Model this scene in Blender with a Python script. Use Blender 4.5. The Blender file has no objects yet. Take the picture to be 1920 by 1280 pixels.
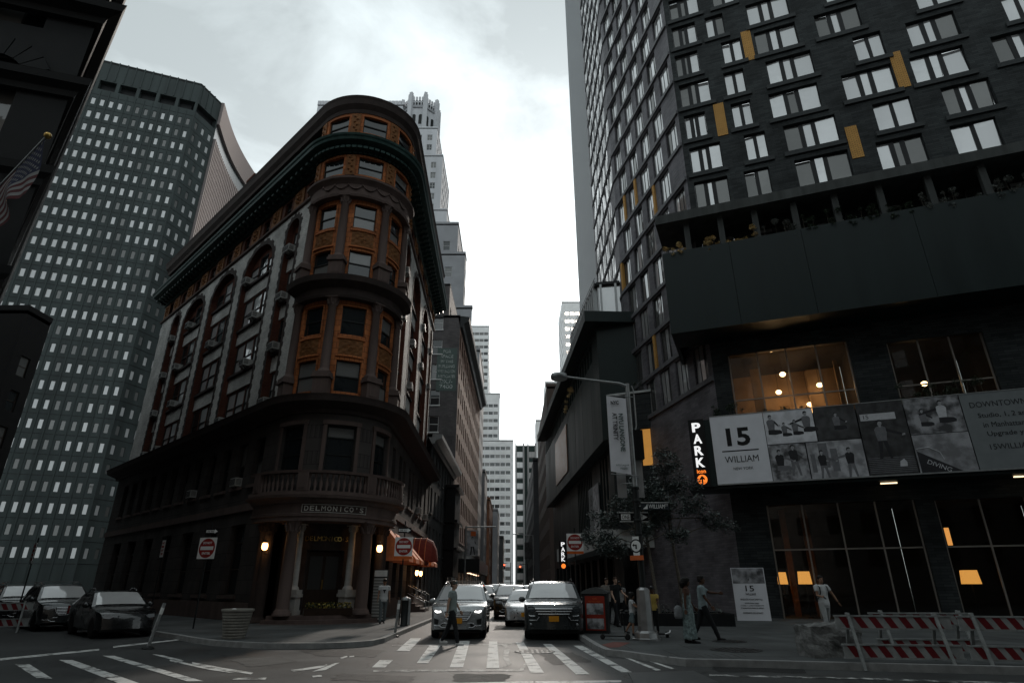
import bpy, bmesh, math, random
from mathutils import Vector, Matrix, noise
random.seed(11)
R = math.radians
scene = bpy.context.scene
COL = scene.collection
# ------------------------------------------------------------------ camera
cam_d = bpy.data.cameras.new('camera'); cam = bpy.data.objects.new('camera', cam_d); COL.objects.link(cam)
cam_d.sensor_width = 36.0; cam_d.lens = 36.0*1113/1920; cam_d.clip_start = 0.1; cam_d.clip_end = 3000
PITCH = math.atan(458/1113); CAMH = 1.6
cam.location = (0, 0, CAMH); cam.rotation_euler = (math.pi/2+PITCH, 0, 0)
scene.camera = cam
# ------------------------------------------------------------------ sky, sun, exposure
SUN_EL, SUN_AZ = R(24), R(6)          # ahead down the street, a little to the right
world = bpy.data.worlds.new('World'); scene.world = world; world.use_nodes = True
wn = world.node_tree; wn.nodes.clear()
def N(t, ty, **k):
    n = t.nodes.new(ty)
    for a, b in k.items(): setattr(n, a, b)
    return n
w_out = N(wn, 'ShaderNodeOutputWorld'); w_bg = N(wn, 'ShaderNodeBackground'); w_bg.inputs['Strength'].default_value = 0.10
w_sky = N(wn, 'ShaderNodeTexSky', sky_type='NISHITA', sun_disc=False, sun_elevation=SUN_EL, sun_rotation=SUN_AZ,
          air_density=1.0, dust_density=2.0, ozone_density=1.0, altitude=20)
w_bw = N(wn, 'ShaderNodeRGBToBW'); w_mix = N(wn, 'ShaderNodeMix', data_type='RGBA'); w_mix.inputs[0].default_value = 0.93
w_tint = N(wn, 'ShaderNodeMix', data_type='RGBA', blend_type='MULTIPLY'); w_tint.inputs[0].default_value = 1.0
w_tint.inputs[7].default_value = (0.46, 0.48, 0.487, 1)
wn.links.new(w_sky.outputs[0], w_bw.inputs[0]); wn.links.new(w_sky.outputs[0], w_mix.inputs[6]); wn.links.new(w_bw.outputs[0], w_mix.inputs[7])
wn.links.new(w_mix.outputs[2], w_tint.inputs[6])
# thin high cloud: brightens the veil in soft patches, all over the dome
w_tc = N(wn, 'ShaderNodeTexCoord'); w_map = N(wn, 'ShaderNodeMapping'); w_map.inputs['Scale'].default_value = (1.0, 1.0, 2.2); w_map.inputs['Location'].default_value = (1.3, 0.6, 0.2)
w_n1 = N(wn, 'ShaderNodeTexNoise'); w_n1.inputs['Scale'].default_value = 2.6; w_n1.inputs['Detail'].default_value = 9; w_n1.inputs['Roughness'].default_value = 0.55; w_n1.inputs['Distortion'].default_value = 0.4
w_rmp = N(wn, 'ShaderNodeValToRGB'); w_rmp.color_ramp.elements[0].position = 0.46; w_rmp.color_ramp.elements[1].position = 0.70
w_rmp.color_ramp.elements[0].color = (0, 0, 0, 1)
w_cl = N(wn, 'ShaderNodeMath', operation='MULTIPLY_ADD'); w_cl.inputs[1].default_value = 0.62; w_cl.inputs[2].default_value = 0.88
w_mul = N(wn, 'ShaderNodeMix', data_type='RGBA', blend_type='MULTIPLY'); w_mul.inputs[0].default_value = 1.0
w_veil = N(wn, 'ShaderNodeMix', data_type='RGBA', blend_type='ADD'); w_veil.inputs[0].default_value = 1.0; w_veil.inputs[7].default_value = (3.12, 3.56, 3.66, 1)
wn.links.new(w_tc.outputs['Generated'], w_map.inputs[0]); wn.links.new(w_map.outputs[0], w_n1.inputs['Vector']); wn.links.new(w_n1.outputs[0], w_rmp.inputs[0])
wn.links.new(w_rmp.outputs[0], w_cl.inputs[0])
wn.links.new(w_tint.outputs[2], w_veil.inputs[6]); wn.links.new(w_veil.outputs[2], w_mul.inputs[6]); wn.links.new(w_cl.outputs[0], w_mul.inputs[7])
wn.links.new(w_mul.outputs[2], w_bg.inputs[0]); wn.links.new(w_bg.outputs[0], w_out.inputs[0])
sun_d = bpy.data.lights.new('sun', 'SUN'); sun_d.energy = 2.0; sun_d.angle = R(5); sun_d.color = (1.0, 0.90, 0.80)
sun = bpy.data.objects.new('sun', sun_d); COL.objects.link(sun); sun.location = (0, 60, 120)
sd = Vector((math.sin(SUN_AZ)*math.cos(SUN_EL), math.cos(SUN_AZ)*math.cos(SUN_EL), math.sin(SUN_EL)))
sun.rotation_euler = sd.to_track_quat('Z', 'Y').to_euler()
scene.view_settings.view_transform = 'Standard'; scene.view_settings.look = 'None'
scene.view_settings.gamma = 1.0; scene.view_settings.exposure = 0.55; scene.view_settings.use_curve_mapping = False
scene.render.engine = 'CYCLES'
scene.cycles.max_bounces = 7; scene.cycles.diffuse_bounces = 3; scene.cycles.transparent_max_bounces = 12
# ------------------------------------------------------------------ materials
MATS = {}
def newmat(name):
    m = bpy.data.materials.new(name); m.use_nodes = True; t = m.node_tree
    return m, t, t.nodes['Principled BSDF']
def mat(name, c, rough=0.7, var=0.18, scale=3.0, bump=0.0, bscale=40.0, metal=0.0, spec=0.22, emit=None, es=0.0, rnd=0.0, streak=False, coat=0.0):
    if name in MATS: return MATS[name]
    m, t, b = newmat(name)
    b.inputs['Roughness'].default_value = rough; b.inputs['Metallic'].default_value = metal; b.inputs['Specular IOR Level'].default_value = spec
    b.inputs['Coat Weight'].default_value = coat; b.inputs['Coat Roughness'].default_value = 0.06
    tc = N(t, 'ShaderNodeTexCoord')
    col = None
    if var > 0:
        n = N(t, 'ShaderNodeTexNoise'); n.inputs['Scale'].default_value = scale; n.inputs['Detail'].default_value = 7; n.inputs['Roughness'].default_value = 0.6
        vec = tc.outputs['Object']
        if streak:
            mp = N(t, 'ShaderNodeMapping'); mp.inputs['Scale'].default_value = (1, 1, 0.12); t.links.new(vec, mp.inputs[0]); vec = mp.outputs[0]
        t.links.new(vec, n.inputs['Vector'])
        r = N(t, 'ShaderNodeMapRange'); r.inputs[1].default_value = 0.3; r.inputs[2].default_value = 0.7; r.inputs[3].default_value = 1-var; r.inputs[4].default_value = 1+var
        t.links.new(n.outputs[0], r.inputs[0]); fac = r.outputs[0]
        if rnd > 0:
            oi = N(t, 'ShaderNodeObjectInfo'); r2 = N(t, 'ShaderNodeMapRange'); r2.inputs[3].default_value = 1-rnd; r2.inputs[4].default_value = 1+rnd
            t.links.new(oi.outputs['Random'], r2.inputs[0]); mm = N(t, 'ShaderNodeMath', operation='MULTIPLY'); t.links.new(fac, mm.inputs[0]); t.links.new(r2.outputs[0], mm.inputs[1]); fac = mm.outputs[0]
        mx = N(t, 'ShaderNodeVectorMath', operation='SCALE'); mx.inputs[0].default_value = c; t.links.new(fac, mx.inputs['Scale'])
        t.links.new(mx.outputs[0], b.inputs['Base Color'])
        rr = N(t, 'ShaderNodeMapRange'); rr.inputs[1].default_value = 0.25; rr.inputs[2].default_value = 0.75; rr.inputs[3].default_value = max(0.02, rough-0.08); rr.inputs[4].default_value = min(1, rough+0.08)
        t.links.new(n.outputs[0], rr.inputs[0]); t.links.new(rr.outputs[0], b.inputs['Roughness'])
    else:
        b.inputs['Base Color'].default_value = (*c, 1)
    if bump > 0:
        n2 = N(t, 'ShaderNodeTexNoise'); n2.inputs['Scale'].default_value = bscale; n2.inputs['Detail'].default_value = 5; t.links.new(tc.outputs['Object'], n2.inputs['Vector'])
        bp = N(t, 'ShaderNodeBump'); bp.inputs['Strength'].default_value = bump; bp.inputs['Distance'].default_value = 0.03; t.links.new(n2.outputs[0], bp.inputs['Height']); t.links.new(bp.outputs[0], b.inputs['Normal'])
    if emit:
        b.inputs['Emission Color'].default_value = (*emit, 1); b.inputs['Emission Strength'].default_value = es
    MATS[name] = m; return m
def brickmat(name, c1, c2, mortar, bw=0.22, rh=0.075, rough=0.85, bump=0.5, blotch=0.25, ms=0.008):
    if name in MATS: return MATS[name]
    m, t, b = newmat(name); b.inputs['Roughness'].default_value = rough; b.inputs['Specular IOR Level'].default_value = 0.15
    uv = N(t, 'ShaderNodeUVMap'); br = N(t, 'ShaderNodeTexBrick')
    br.inputs['Color1'].default_value = (*c1, 1); br.inputs['Color2'].default_value = (*c2, 1); br.inputs['Mortar'].default_value = (*mortar, 1)
    br.inputs['Scale'].default_value = 1.0; br.inputs['Mortar Size'].default_value = ms; br.inputs['Brick Width'].default_value = bw; br.inputs['Row Height'].default_value = rh; br.inputs['Bias'].default_value = -0.2
    t.links.new(uv.outputs[0], br.inputs['Vector'])
    tc = N(t, 'ShaderNodeTexCoord'); n = N(t, 'ShaderNodeTexNoise'); n.inputs['Scale'].default_value = 0.7; n.inputs['Detail'].default_value = 8; t.links.new(tc.outputs['Object'], n.inputs['Vector'])
    r = N(t, 'ShaderNodeMapRange'); r.inputs[1].default_value = 0.3; r.inputs[2].default_value = 0.7; r.inputs[3].default_value = 1-blotch; r.inputs[4].default_value = 1+blotch; t.links.new(n.outputs[0], r.inputs[0])
    mx = N(t, 'ShaderNodeVectorMath', operation='SCALE'); t.links.new(br.outputs['Color'], mx.inputs[0]); t.links.new(r.outputs[0], mx.inputs['Scale']); t.links.new(mx.outputs[0], b.inputs['Base Color'])
    bp = N(t, 'ShaderNodeBump', invert=True); bp.inputs['Strength'].default_value = bump; bp.inputs['Distance'].default_value = 0.02; t.links.new(br.outputs['Fac'], bp.inputs['Height']); t.links.new(bp.outputs[0], b.inputs['Normal'])
    MATS[name] = m; return m
def glassmat(name, c=(0.012, 0.016, 0.018), rough=0.04, refl=0.0, blind=0.0, ripple=0.02):
    """window glass with a dark room behind it; some panes show a pale blind or curtain (per pane), old glass ripples a little"""
    if name in MATS: return MATS[name]
    m, t, b = newmat(name); b.inputs['Roughness'].default_value = rough; b.inputs['IOR'].default_value = 1.55
    b.inputs['Specular IOR Level'].default_value = 0.8; b.inputs['Metallic'].default_value = refl
    oi = N(t, 'ShaderNodeObjectInfo'); rp = N(t, 'ShaderNodeValToRGB'); rp.color_ramp.interpolation = 'CONSTANT'
    base = c if refl == 0 else tuple(max(x, 0.62) for x in c)
    e = rp.color_ramp.elements; e[0].color = (*base, 1); e[1].position = 1-blind if blind > 0 else 1.0; e[1].color = (0.16, 0.16, 0.155, 1) if blind > 0 else (*base, 1)
    t.links.new(oi.outputs['Random'], rp.inputs[0]); t.links.new(rp.outputs[0], b.inputs['Base Color'])
    if ripple > 0:
        tc = N(t, 'ShaderNodeTexCoord'); n = N(t, 'ShaderNodeTexNoise'); n.inputs['Scale'].default_value = 1.6; n.inputs['Detail'].default_value = 2; t.links.new(tc.outputs['Object'], n.inputs['Vector'])
        bp = N(t, 'ShaderNodeBump'); bp.inputs['Strength'].default_value = ripple*4; bp.inputs['Distance'].default_value = 0.06; t.links.new(n.outputs[0], bp.inputs['Height']); t.links.new(bp.outputs[0], b.inputs['Normal'])
    MATS[name] = m; return m
def clearglass(name, tint=(0.75, 0.78, 0.76)):
    if name in MATS: return MATS[name]
    m, t, b = newmat(name); t.nodes.remove(b); o = t.nodes['Material Output']
    tr = N(t, 'ShaderNodeBsdfTransparent'); tr.inputs[0].default_value = (*tint, 1); gl = N(t, 'ShaderNodeBsdfGlossy'); gl.inputs['Roughness'].default_value = 0.02
    fr = N(t, 'ShaderNodeFresnel'); fr.inputs[0].default_value = 1.5; mx = N(t, 'ShaderNodeMixShader')
    t.links.new(fr.outputs[0], mx.inputs[0]); t.links.new(tr.outputs[0], mx.inputs[1]); t.links.new(gl.outputs[0], mx.inputs[2]); t.links.new(mx.outputs[0], o.inputs[0])
    MATS[name] = m; return m
def asphaltmat():
    m, t, b = newmat('asphalt'); b.inputs['Specular IOR Level'].default_value = 0.35; tc = N(t, 'ShaderNodeTexCoord')
    n1 = N(t, 'ShaderNodeTexNoise'); n1.inputs['Scale'].default_value = 0.55; n1.inputs['Detail'].default_value = 10; n1.inputs['Roughness'].default_value = 0.65
    n2 = N(t, 'ShaderNodeTexNoise'); n2.inputs['Scale'].default_value = 45; n2.inputs['Detail'].default_value = 4
    v = N(t, 'ShaderNodeTexVoronoi', feature='DISTANCE_TO_EDGE'); v.inputs['Scale'].default_value = 0.32; v.inputs['Randomness'].default_value = 1
    nd = N(t, 'ShaderNodeTexNoise'); nd.inputs['Scale'].default_value = 1.1; nd.inputs['Detail'].default_value = 5
    ad = N(t, 'ShaderNodeMix', data_type='RGBA', blend_type='ADD'); ad.inputs[0].default_value = 0.9
    t.links.new(tc.outputs['Object'], nd.inputs['Vector']); t.links.new(tc.outputs['Object'], ad.inputs[6]); t.links.new(nd.outputs['Color'], ad.inputs[7]); t.links.new(ad.outputs[2], v.inputs['Vector'])
    for n in (n1, n2): t.links.new(tc.outputs['Object'], n.inputs['Vector'])
    r1 = N(t, 'ShaderNodeMapRange'); r1.inputs[1].default_value = 0.3; r1.inputs[2].default_value = 0.7; r1.inputs[3].default_value = 0.020; r1.inputs[4].default_value = 0.066
    r2 = N(t, 'ShaderNodeMapRange'); r2.inputs[1].default_value = 0.3; r2.inputs[2].default_value = 0.7; r2.inputs[3].default_value = 0.55; r2.inputs[4].default_value = 1.5
    r3 = N(t, 'ShaderNodeMapRange'); r3.inputs[1].default_value = 0.0; r3.inputs[2].default_value = 0.010; r3.inputs[3].default_value = 0.22; r3.inputs[4].default_value = 1.0
    t.links.new(n1.outputs[0], r1.inputs[0]); t.links.new(n2.outputs[0], r2.inputs[0]); t.links.new(v.outputs['Distance'], r3.inputs[0])
    m1 = N(t, 'ShaderNodeMath', operation='MULTIPLY'); m2 = N(t, 'ShaderNodeMath', operation='MULTIPLY')
    t.links.new(r1.outputs[0], m1.inputs[0]); t.links.new(r2.outputs[0], m1.inputs[1]); t.links.new(m1.outputs[0], m2.inputs[0]); t.links.new(r3.outputs[0], m2.inputs[1])
    sc = N(t, 'ShaderNodeVectorMath', operation='SCALE'); sc.inputs[0].default_value = (0.96, 1.0, 1.0); t.links.new(m2.outputs[0], sc.inputs['Scale']); t.links.new(sc.outputs[0], b.inputs['Base Color'])
    rr = N(t, 'ShaderNodeMapRange'); rr.inputs[3].default_value = 0.42; rr.inputs[4].default_value = 0.72; t.links.new(n1.outputs[0], rr.inputs[0]); t.links.new(rr.outputs[0], b.inputs['Roughness'])
    bp = N(t, 'ShaderNodeBump'); bp.inputs['Strength'].default_value = 0.5; bp.inputs['Distance'].default_value = 0.01; t.links.new(n2.outputs[0], bp.inputs['Height']); t.links.new(bp.outputs[0], b.inputs['Normal'])
    MATS['asphalt'] = m; return m
def paintmat(name, c, wear=0.5, under=(0.045, 0.047, 0.047), sc=2.2):
    m, t, b = newmat(name); tc = N(t, 'ShaderNodeTexCoord'); b.inputs['Roughness'].default_value = 0.6
    n = N(t, 'ShaderNodeTexNoise'); n.inputs['Scale'].default_value = sc; n.inputs['Detail'].default_value = 12; n.inputs['Roughness'].default_value = 0.72; t.links.new(tc.outputs['Object'], n.inputs['Vector'])
    r = N(t, 'ShaderNodeMapRange'); r.inputs[1].default_value = wear-0.05; r.inputs[2].default_value = wear+0.05; t.links.new(n.outputs[0], r.inputs[0])
    mx = N(t, 'ShaderNodeMix', data_type='RGBA'); mx.inputs[6].default_value = (*under, 1); mx.inputs[7].default_value = (*c, 1); t.links.new(r.outputs[0], mx.inputs[0]); t.links.new(mx.outputs[2], b.inputs['Base Color'])
    MATS[name] = m; return m
def leafmat(name, c, rnd=0.4):
    if name in MATS: return MATS[name]
    m, t, b = newmat(name); b.inputs['Roughness'].default_value = 0.45; geo = N(t, 'ShaderNodeNewGeometry')
    r = N(t, 'ShaderNodeMapRange'); r.inputs[3].default_value = 1-rnd; r.inputs[4].default_value = 1+rnd; t.links.new(geo.outputs['Random Per Island'], r.inputs[0])
    sc = N(t, 'ShaderNodeVectorMath', operation='SCALE'); sc.inputs[0].default_value = c; t.links.new(r.outputs[0], sc.inputs['Scale']); t.links.new(sc.outputs[0], b.inputs['Base Color'])
    MATS[name] = m; return m
# ------------------------------------------------------------------ mesh helpers
class MB:
    def __init__(s): s.v = []; s.f = []; s.m = []; s.sm = []
    def add(s, vs, fs, mi=0, smooth=False):
        o = len(s.v); s.v += [tuple(p) for p in vs]
        for f in fs: s.f.append(tuple(i+o for i in f)); s.m.append(mi); s.sm.append(smooth)
    def quad(s, a, b, c, d, mi=0): s.add((a, b, c, d), ((0, 1, 2, 3),), mi)
    def box(s, x0, x1, y0, y1, z0, z1, mi=0, M=None):
        vs = [(x, y, z) for z in (z0, z1) for y in (y0, y1) for x in (x0, x1)]
        if M is not None: vs = [M @ Vector(p) for p in vs]
        s.add(vs, ((0, 2, 3, 1), (4, 5, 7, 6), (0, 1, 5, 4), (2, 6, 7, 3), (0, 4, 6, 2), (1, 3, 7, 5)), mi)
    def bar(s, a, b, w, h=None, mi=0, up=(0, 0, 1)):
        a = Vector(a); b = Vector(b); d = b-a; L = d.length
        if L < 1e-6: return
        h = w if h is None else h; z = d.normalized(); u = Vector(up)
        if abs(z.dot(u)) > 0.98: u = Vector((0, 1, 0))
        x = u.cross(z).normalized(); y = z.cross(x)
        vs = [a + z*(L*k) + x*(w/2*i) + y*(h/2*j) for k in (0, 1) for j in (-1, 1) for i in (-1, 1)]
        s.add(vs, ((0, 2, 3, 1), (4, 5, 7, 6), (0, 1, 5, 4), (2, 6, 7, 3), (0, 4, 6, 2), (1, 3, 7, 5)), mi)
    def tube(s, pts, rad, n=8, mi=0, cap=True, sq=1.0):
        pts = [Vector(p) for p in pts]; k = len(pts)
        if not isinstance(rad, (list, tuple)): rad = [rad]*k
        vs = []; px = None
        for i, p in enumerate(pts):
            t = (pts[min(i+1, k-1)]-pts[max(i-1, 0)]).normalized()
            if px is None: px = Vector((1, 0, 0)) if abs(t.x) < 0.9 else Vector((0, 1, 0))
            x = (px - t*px.dot(t)).normalized(); y = t.cross(x); px = x
            for j in range(n):
                a = 2*math.pi*j/n; vs.append(p + x*(math.cos(a)*rad[i]) + y*(math.sin(a)*rad[i]*sq))
        fs = [(i*n+j, i*n+(j+1) % n, (i+1)*n+(j+1) % n, (i+1)*n+j) for i in range(k-1) for j in range(n)]
        s.add(vs, fs, mi, True)
        if cap: s.add(vs[:n], (tuple(range(n))[::-1],), mi); s.add(vs[-n:], (tuple(range(n)),), mi)
    def lathe(s, prof, c=(0, 0, 0), n=16, mi=0, smooth=True):
        vs = [(c[0]+r*math.cos(2*math.pi*j/n), c[1]+r*math.sin(2*math.pi*j/n), c[2]+z) for r, z in prof for j in range(n)]
        fs = [(i*n+j, i*n+(j+1) % n, (i+1)*n+(j+1) % n, (i+1)*n+j) for i in range(len(prof)-1) for j in range(n)]
        s.add(vs, fs, mi, smooth)
        if prof[0][0] > 1e-4: s.add(vs[:n], (tuple(range(n))[::-1],), mi)
        if prof[-1][0] > 1e-4: s.add(vs[-n:], (tuple(range(n)),), mi)
    def sphere(s, c, r, n=10, mi=0, sc=(1, 1, 1)):
        m = n//2+1; vs = []
        for i in range(m+1):
            a = math.pi*i/m-math.pi/2
            for j in range(n):
                b = 2*math.pi*j/n; vs.append((c[0]+sc[0]*r*math.cos(a)*math.cos(b), c[1]+sc[1]*r*math.cos(a)*math.sin(b), c[2]+sc[2]*r*math.sin(a)))
        s.add(vs, [(i*n+j, i*n+(j+1) % n, (i+1)*n+(j+1) % n, (i+1)*n+j) for i in range(m) for j in range(n)], mi, True)
    def prism(s, poly, z0, z1, mi=0):
        n = len(poly); vs = [(x, y, z0) for x, y in poly]+[(x, y, z1) for x, y in poly]
        s.add(vs, [tuple(range(n))[::-1], tuple(range(n, 2*n))]+[(i, (i+1) % n, n+(i+1) % n, n+i) for i in range(n)], mi)
    def slab(s, poly, fn, mi=0):          # polygon in a 2D chart -> solid via fn(u, v, k), k = 0 back, 1 front
        n = len(poly); vs = [fn(u, v, 0) for u, v in poly]+[fn(u, v, 1) for u, v in poly]
        s.add(vs, [tuple(range(n))[::-1], tuple(range(n, 2*n))]+[(i, (i+1) % n, n+(i+1) % n, n+i) for i in range(n)], mi)
    def mesh(s, name, mats):
        me = bpy.data.meshes.new(name); me.from_pydata(s.v, [], s.f)
        for m in (mats if isinstance(mats, (list, tuple)) else [mats]): me.materials.append(m)
        me.polygons.foreach_set('material_index', s.m); me.polygons.foreach_set('use_smooth', s.sm)
        me.update()
        uvl = me.uv_layers.new(name='UVMap'); nl = len(me.loops); buf = [0.0]*(2*nl); V = s.v
        for p in me.polygons:
            nx, ny, nz = p.normal
            if abs(nz) > 0.72:
                for li in p.loop_indices:
                    q = V[me.loops[li].vertex_index]; buf[2*li] = q[0]; buf[2*li+1] = q[1]
            else:
                l = math.hypot(nx, ny) or 1; tx, ty = -ny/l, nx/l
                for li in p.loop_indices:
                    q = V[me.loops[li].vertex_index]; buf[2*li] = q[0]*tx+q[1]*ty; buf[2*li+1] = q[2]
        uvl.data.foreach_set('uv', buf)
        return me
    def build(s, name, mats, parent=None, loc=(0, 0, 0), rz=0.0):
        return obj(name, s.mesh(name, mats), parent, loc, rz)
def obj(name, me, parent=None, loc=(0, 0, 0), rz=0.0):
    o = bpy.data.objects.new(name, me); COL.objects.link(o); o.location = loc
    if rz: o.rotation_euler = (0, 0, rz)
    if parent is not None: o.parent = parent
    return o
def tag(o, label, cat, group=None):
    o['label'] = label; o['category'] = cat
    if group: o['group'] = group
    return o
def thing(name, label, cat, loc=(0, 0, 0), rz=0.0, group=None):
    o = bpy.data.objects.new(name, None); COL.objects.link(o); o.location = loc; o.rotation_euler = (0, 0, rz); o.empty_display_size = 0.3
    return tag(o, label, cat, group)
def struct(name, mb, mats):
    o = mb.build(name, mats); o['kind'] = 'structure'; return o
def copy_tree(o, parent=None):
    c = o.copy(); COL.objects.link(c); c.parent = parent
    for ch in list(o.children): copy_tree(ch, c)
    return c
TXT = {}
TMP = bpy.data.scenes.new('workshop')      # small side scene used only to turn curves and modifiers into meshes; removed at the end
def text(s, material, parent, loc, rot, w=None, h=None, name='lettering', ext=0.004, bold=0.0):
    """flat lettering as mesh; its box is fitted to w x h and centred on loc. rot = Matrix 3x3 or euler"""
    if 'M' in s or 'W' in s: bold = 0.0          # thickening folds the diagonals of these letters
    key = (s, ext, bold)
    if key not in TXT:
        cu = bpy.data.curves.new('lettering', 'FONT'); cu.body = s; cu.size = 1.0; cu.extrude = ext; cu.offset = bold; cu.resolution_u = 3
        to = bpy.data.objects.new('lettering_tmp', cu); TMP.collection.objects.link(to)
        TMP.view_layers[0].update(); dg = TMP.view_layers[0].depsgraph; me = bpy.data.meshes.new_from_object(to.evaluated_get(dg)); bpy.data.objects.remove(to); bpy.data.curves.remove(cu)
        xs = [v.co.x for v in me.vertices]; ys = [v.co.y for v in me.vertices]
        x0, x1, y0, y1 = min(xs), max(xs), min(ys), max(ys)
        for v in me.vertices: v.co.x = (v.co.x-(x0+x1)/2); v.co.y = (v.co.y-(y0+y1)/2)
        TXT[key] = (me, x1-x0, y1-y0)
    me, tw, th = TXT[key]; me2 = me.copy(); me2.materials.clear(); me2.materials.append(material)
    sx = (w/tw) if w else (h/th); sy = (h/th) if h else sx
    for v in me2.vertices: v.co.x *= sx; v.co.y *= sy
    o = bpy.data.objects.new(name, me2); COL.objects.link(o); o.location = loc
    o.rotation_euler = rot
    o.parent = parent
    return o
# ------------------------------------------------------------------ pixel of the photograph -> place (always on a stated surface)
CP, SP = math.cos(PITCH), math.sin(PITCH)
def ray(u, v): a = u-960; b = v-640; return a, 1113*CP+b*SP, 1113*SP-b*CP
def gnd(u, v, z=0.0):
    x, y, w = ray(u, v); t = (z-CAMH)/w; return x*t, y*t
def atY(u, v, Y):
    x, y, w = ray(u, v); t = Y/y; return x*t, Y, CAMH+w*t
# ------------------------------------------------------------------ facade helpers
class Fac:
    """flat facade seen from outside: s runs left to right, n outward, z up; o = root location"""
    def __init__(s, p0, p1, o=(0, 0, 0)):
        s.p0 = p0; s.L = math.hypot(p1[0]-p0[0], p1[1]-p0[1]); s.d = ((p1[0]-p0[0])/s.L, (p1[1]-p0[1])/s.L); s.nn = (s.d[1], -s.d[0]); s.o = o
    def pt(s, a, n, z): return (s.p0[0]+s.d[0]*a+s.nn[0]*n-s.o[0], s.p0[1]+s.d[1]*a+s.nn[1]*n-s.o[1], z-s.o[2])
    def rot(s, a=0): return math.atan2(s.d[1], s.d[0])
    seg = 0
class Cyl:
    """round facade: s is arc length at radius r measured from the axis direction, s=0 on the axis"""
    def __init__(s, c, r, axis, o=(0, 0, 0)): s.c = c; s.r = r; s.ax = axis; s.o = o
    def ang(s, a): return s.ax + a/s.r
    def pt(s, a, n, z):
        t = s.ang(a); return (s.c[0]+(s.r+n)*math.cos(t)-s.o[0], s.c[1]+(s.r+n)*math.sin(t)-s.o[1], z-s.o[2])
    def rot(s, a=0): return s.ang(a)+math.pi/2
    seg = 0.25
def cuts(f, a, b):
    if not f.seg: return [a, b]
    k = max(1, int(math.ceil((b-a)/f.seg))); return [a+(b-a)*i/k for i in range(k+1)]
def fbox(mb, f, s0, s1, n0, n1, z0, z1, mi=0):
    ss = cuts(f, s0, s1)
    for a, b in zip(ss[:-1], ss[1:]):
        P = [f.pt(s, n, z) for z in (z0, z1) for n in (n0, n1) for s in (a, b)]
        fs = [(0, 1, 3, 2), (4, 6, 7, 5), (0, 4, 5, 1), (2, 3, 7, 6)]
        if a == ss[0]: fs.append((0, 2, 6, 4))
        if b == ss[-1]: fs.append((1, 5, 7, 3))
        mb.add(P, fs, mi)
def wall_holes(mb, f, s0, s1, z0, z1, holes, depth=0.3, mi=0, rmi=None, n=0.0):
    rmi = mi if rmi is None else rmi
    S = {s0, s1}; Z = {z0, z1}
    for h in holes: S |= {h[0], h[1]}; Z |= {h[2], h[3]}
    S = sorted(x for x in S if s0-1e-6 <= x <= s1+1e-6); Z = sorted(x for x in Z if z0-1e-6 <= x <= z1+1e-6)
    if f.seg:
        q = [S[0]]
        for a, b in zip(S[:-1], S[1:]): q += cuts(f, a, b)[1:]
        S = q
    for a, b in zip(S[:-1], S[1:]):
        run = None; m = (a+b)/2
        hs = [h for h in holes if h[0] < m < h[1]]
        zz = z0
        for h in sorted(hs, key=lambda h: h[2])+[None]:
            top = h[2] if h else z1
            if top > zz+1e-5: mb.quad(f.pt(a, n, zz), f.pt(b, n, zz), f.pt(b, n, top), f.pt(a, n, top), mi)
            if h: zz = h[3]
    for h in holes:
        a, b, c, d = h[:4]
        mb.quad(f.pt(a, n, c), f.pt(a, n-depth, c), f.pt(a, n-depth, d), f.pt(a, n, d), rmi); mb.quad(f.pt(b, n-depth, c), f.pt(b, n, c), f.pt(b, n, d), f.pt(b, n-depth, d), rmi)
        for q0, q1 in zip(cuts(f, a, b)[:-1], cuts(f, a, b)[1:]):
            mb.quad(f.pt(q0, n, c), f.pt(q1, n, c), f.pt(q1, n-depth, c), f.pt(q0, n-depth, c), rmi); mb.quad(f.pt(q0, n-depth, d), f.pt(q1, n-depth, d), f.pt(q1, n, d), f.pt(q0, n, d), rmi)
WIN = {}
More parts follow.
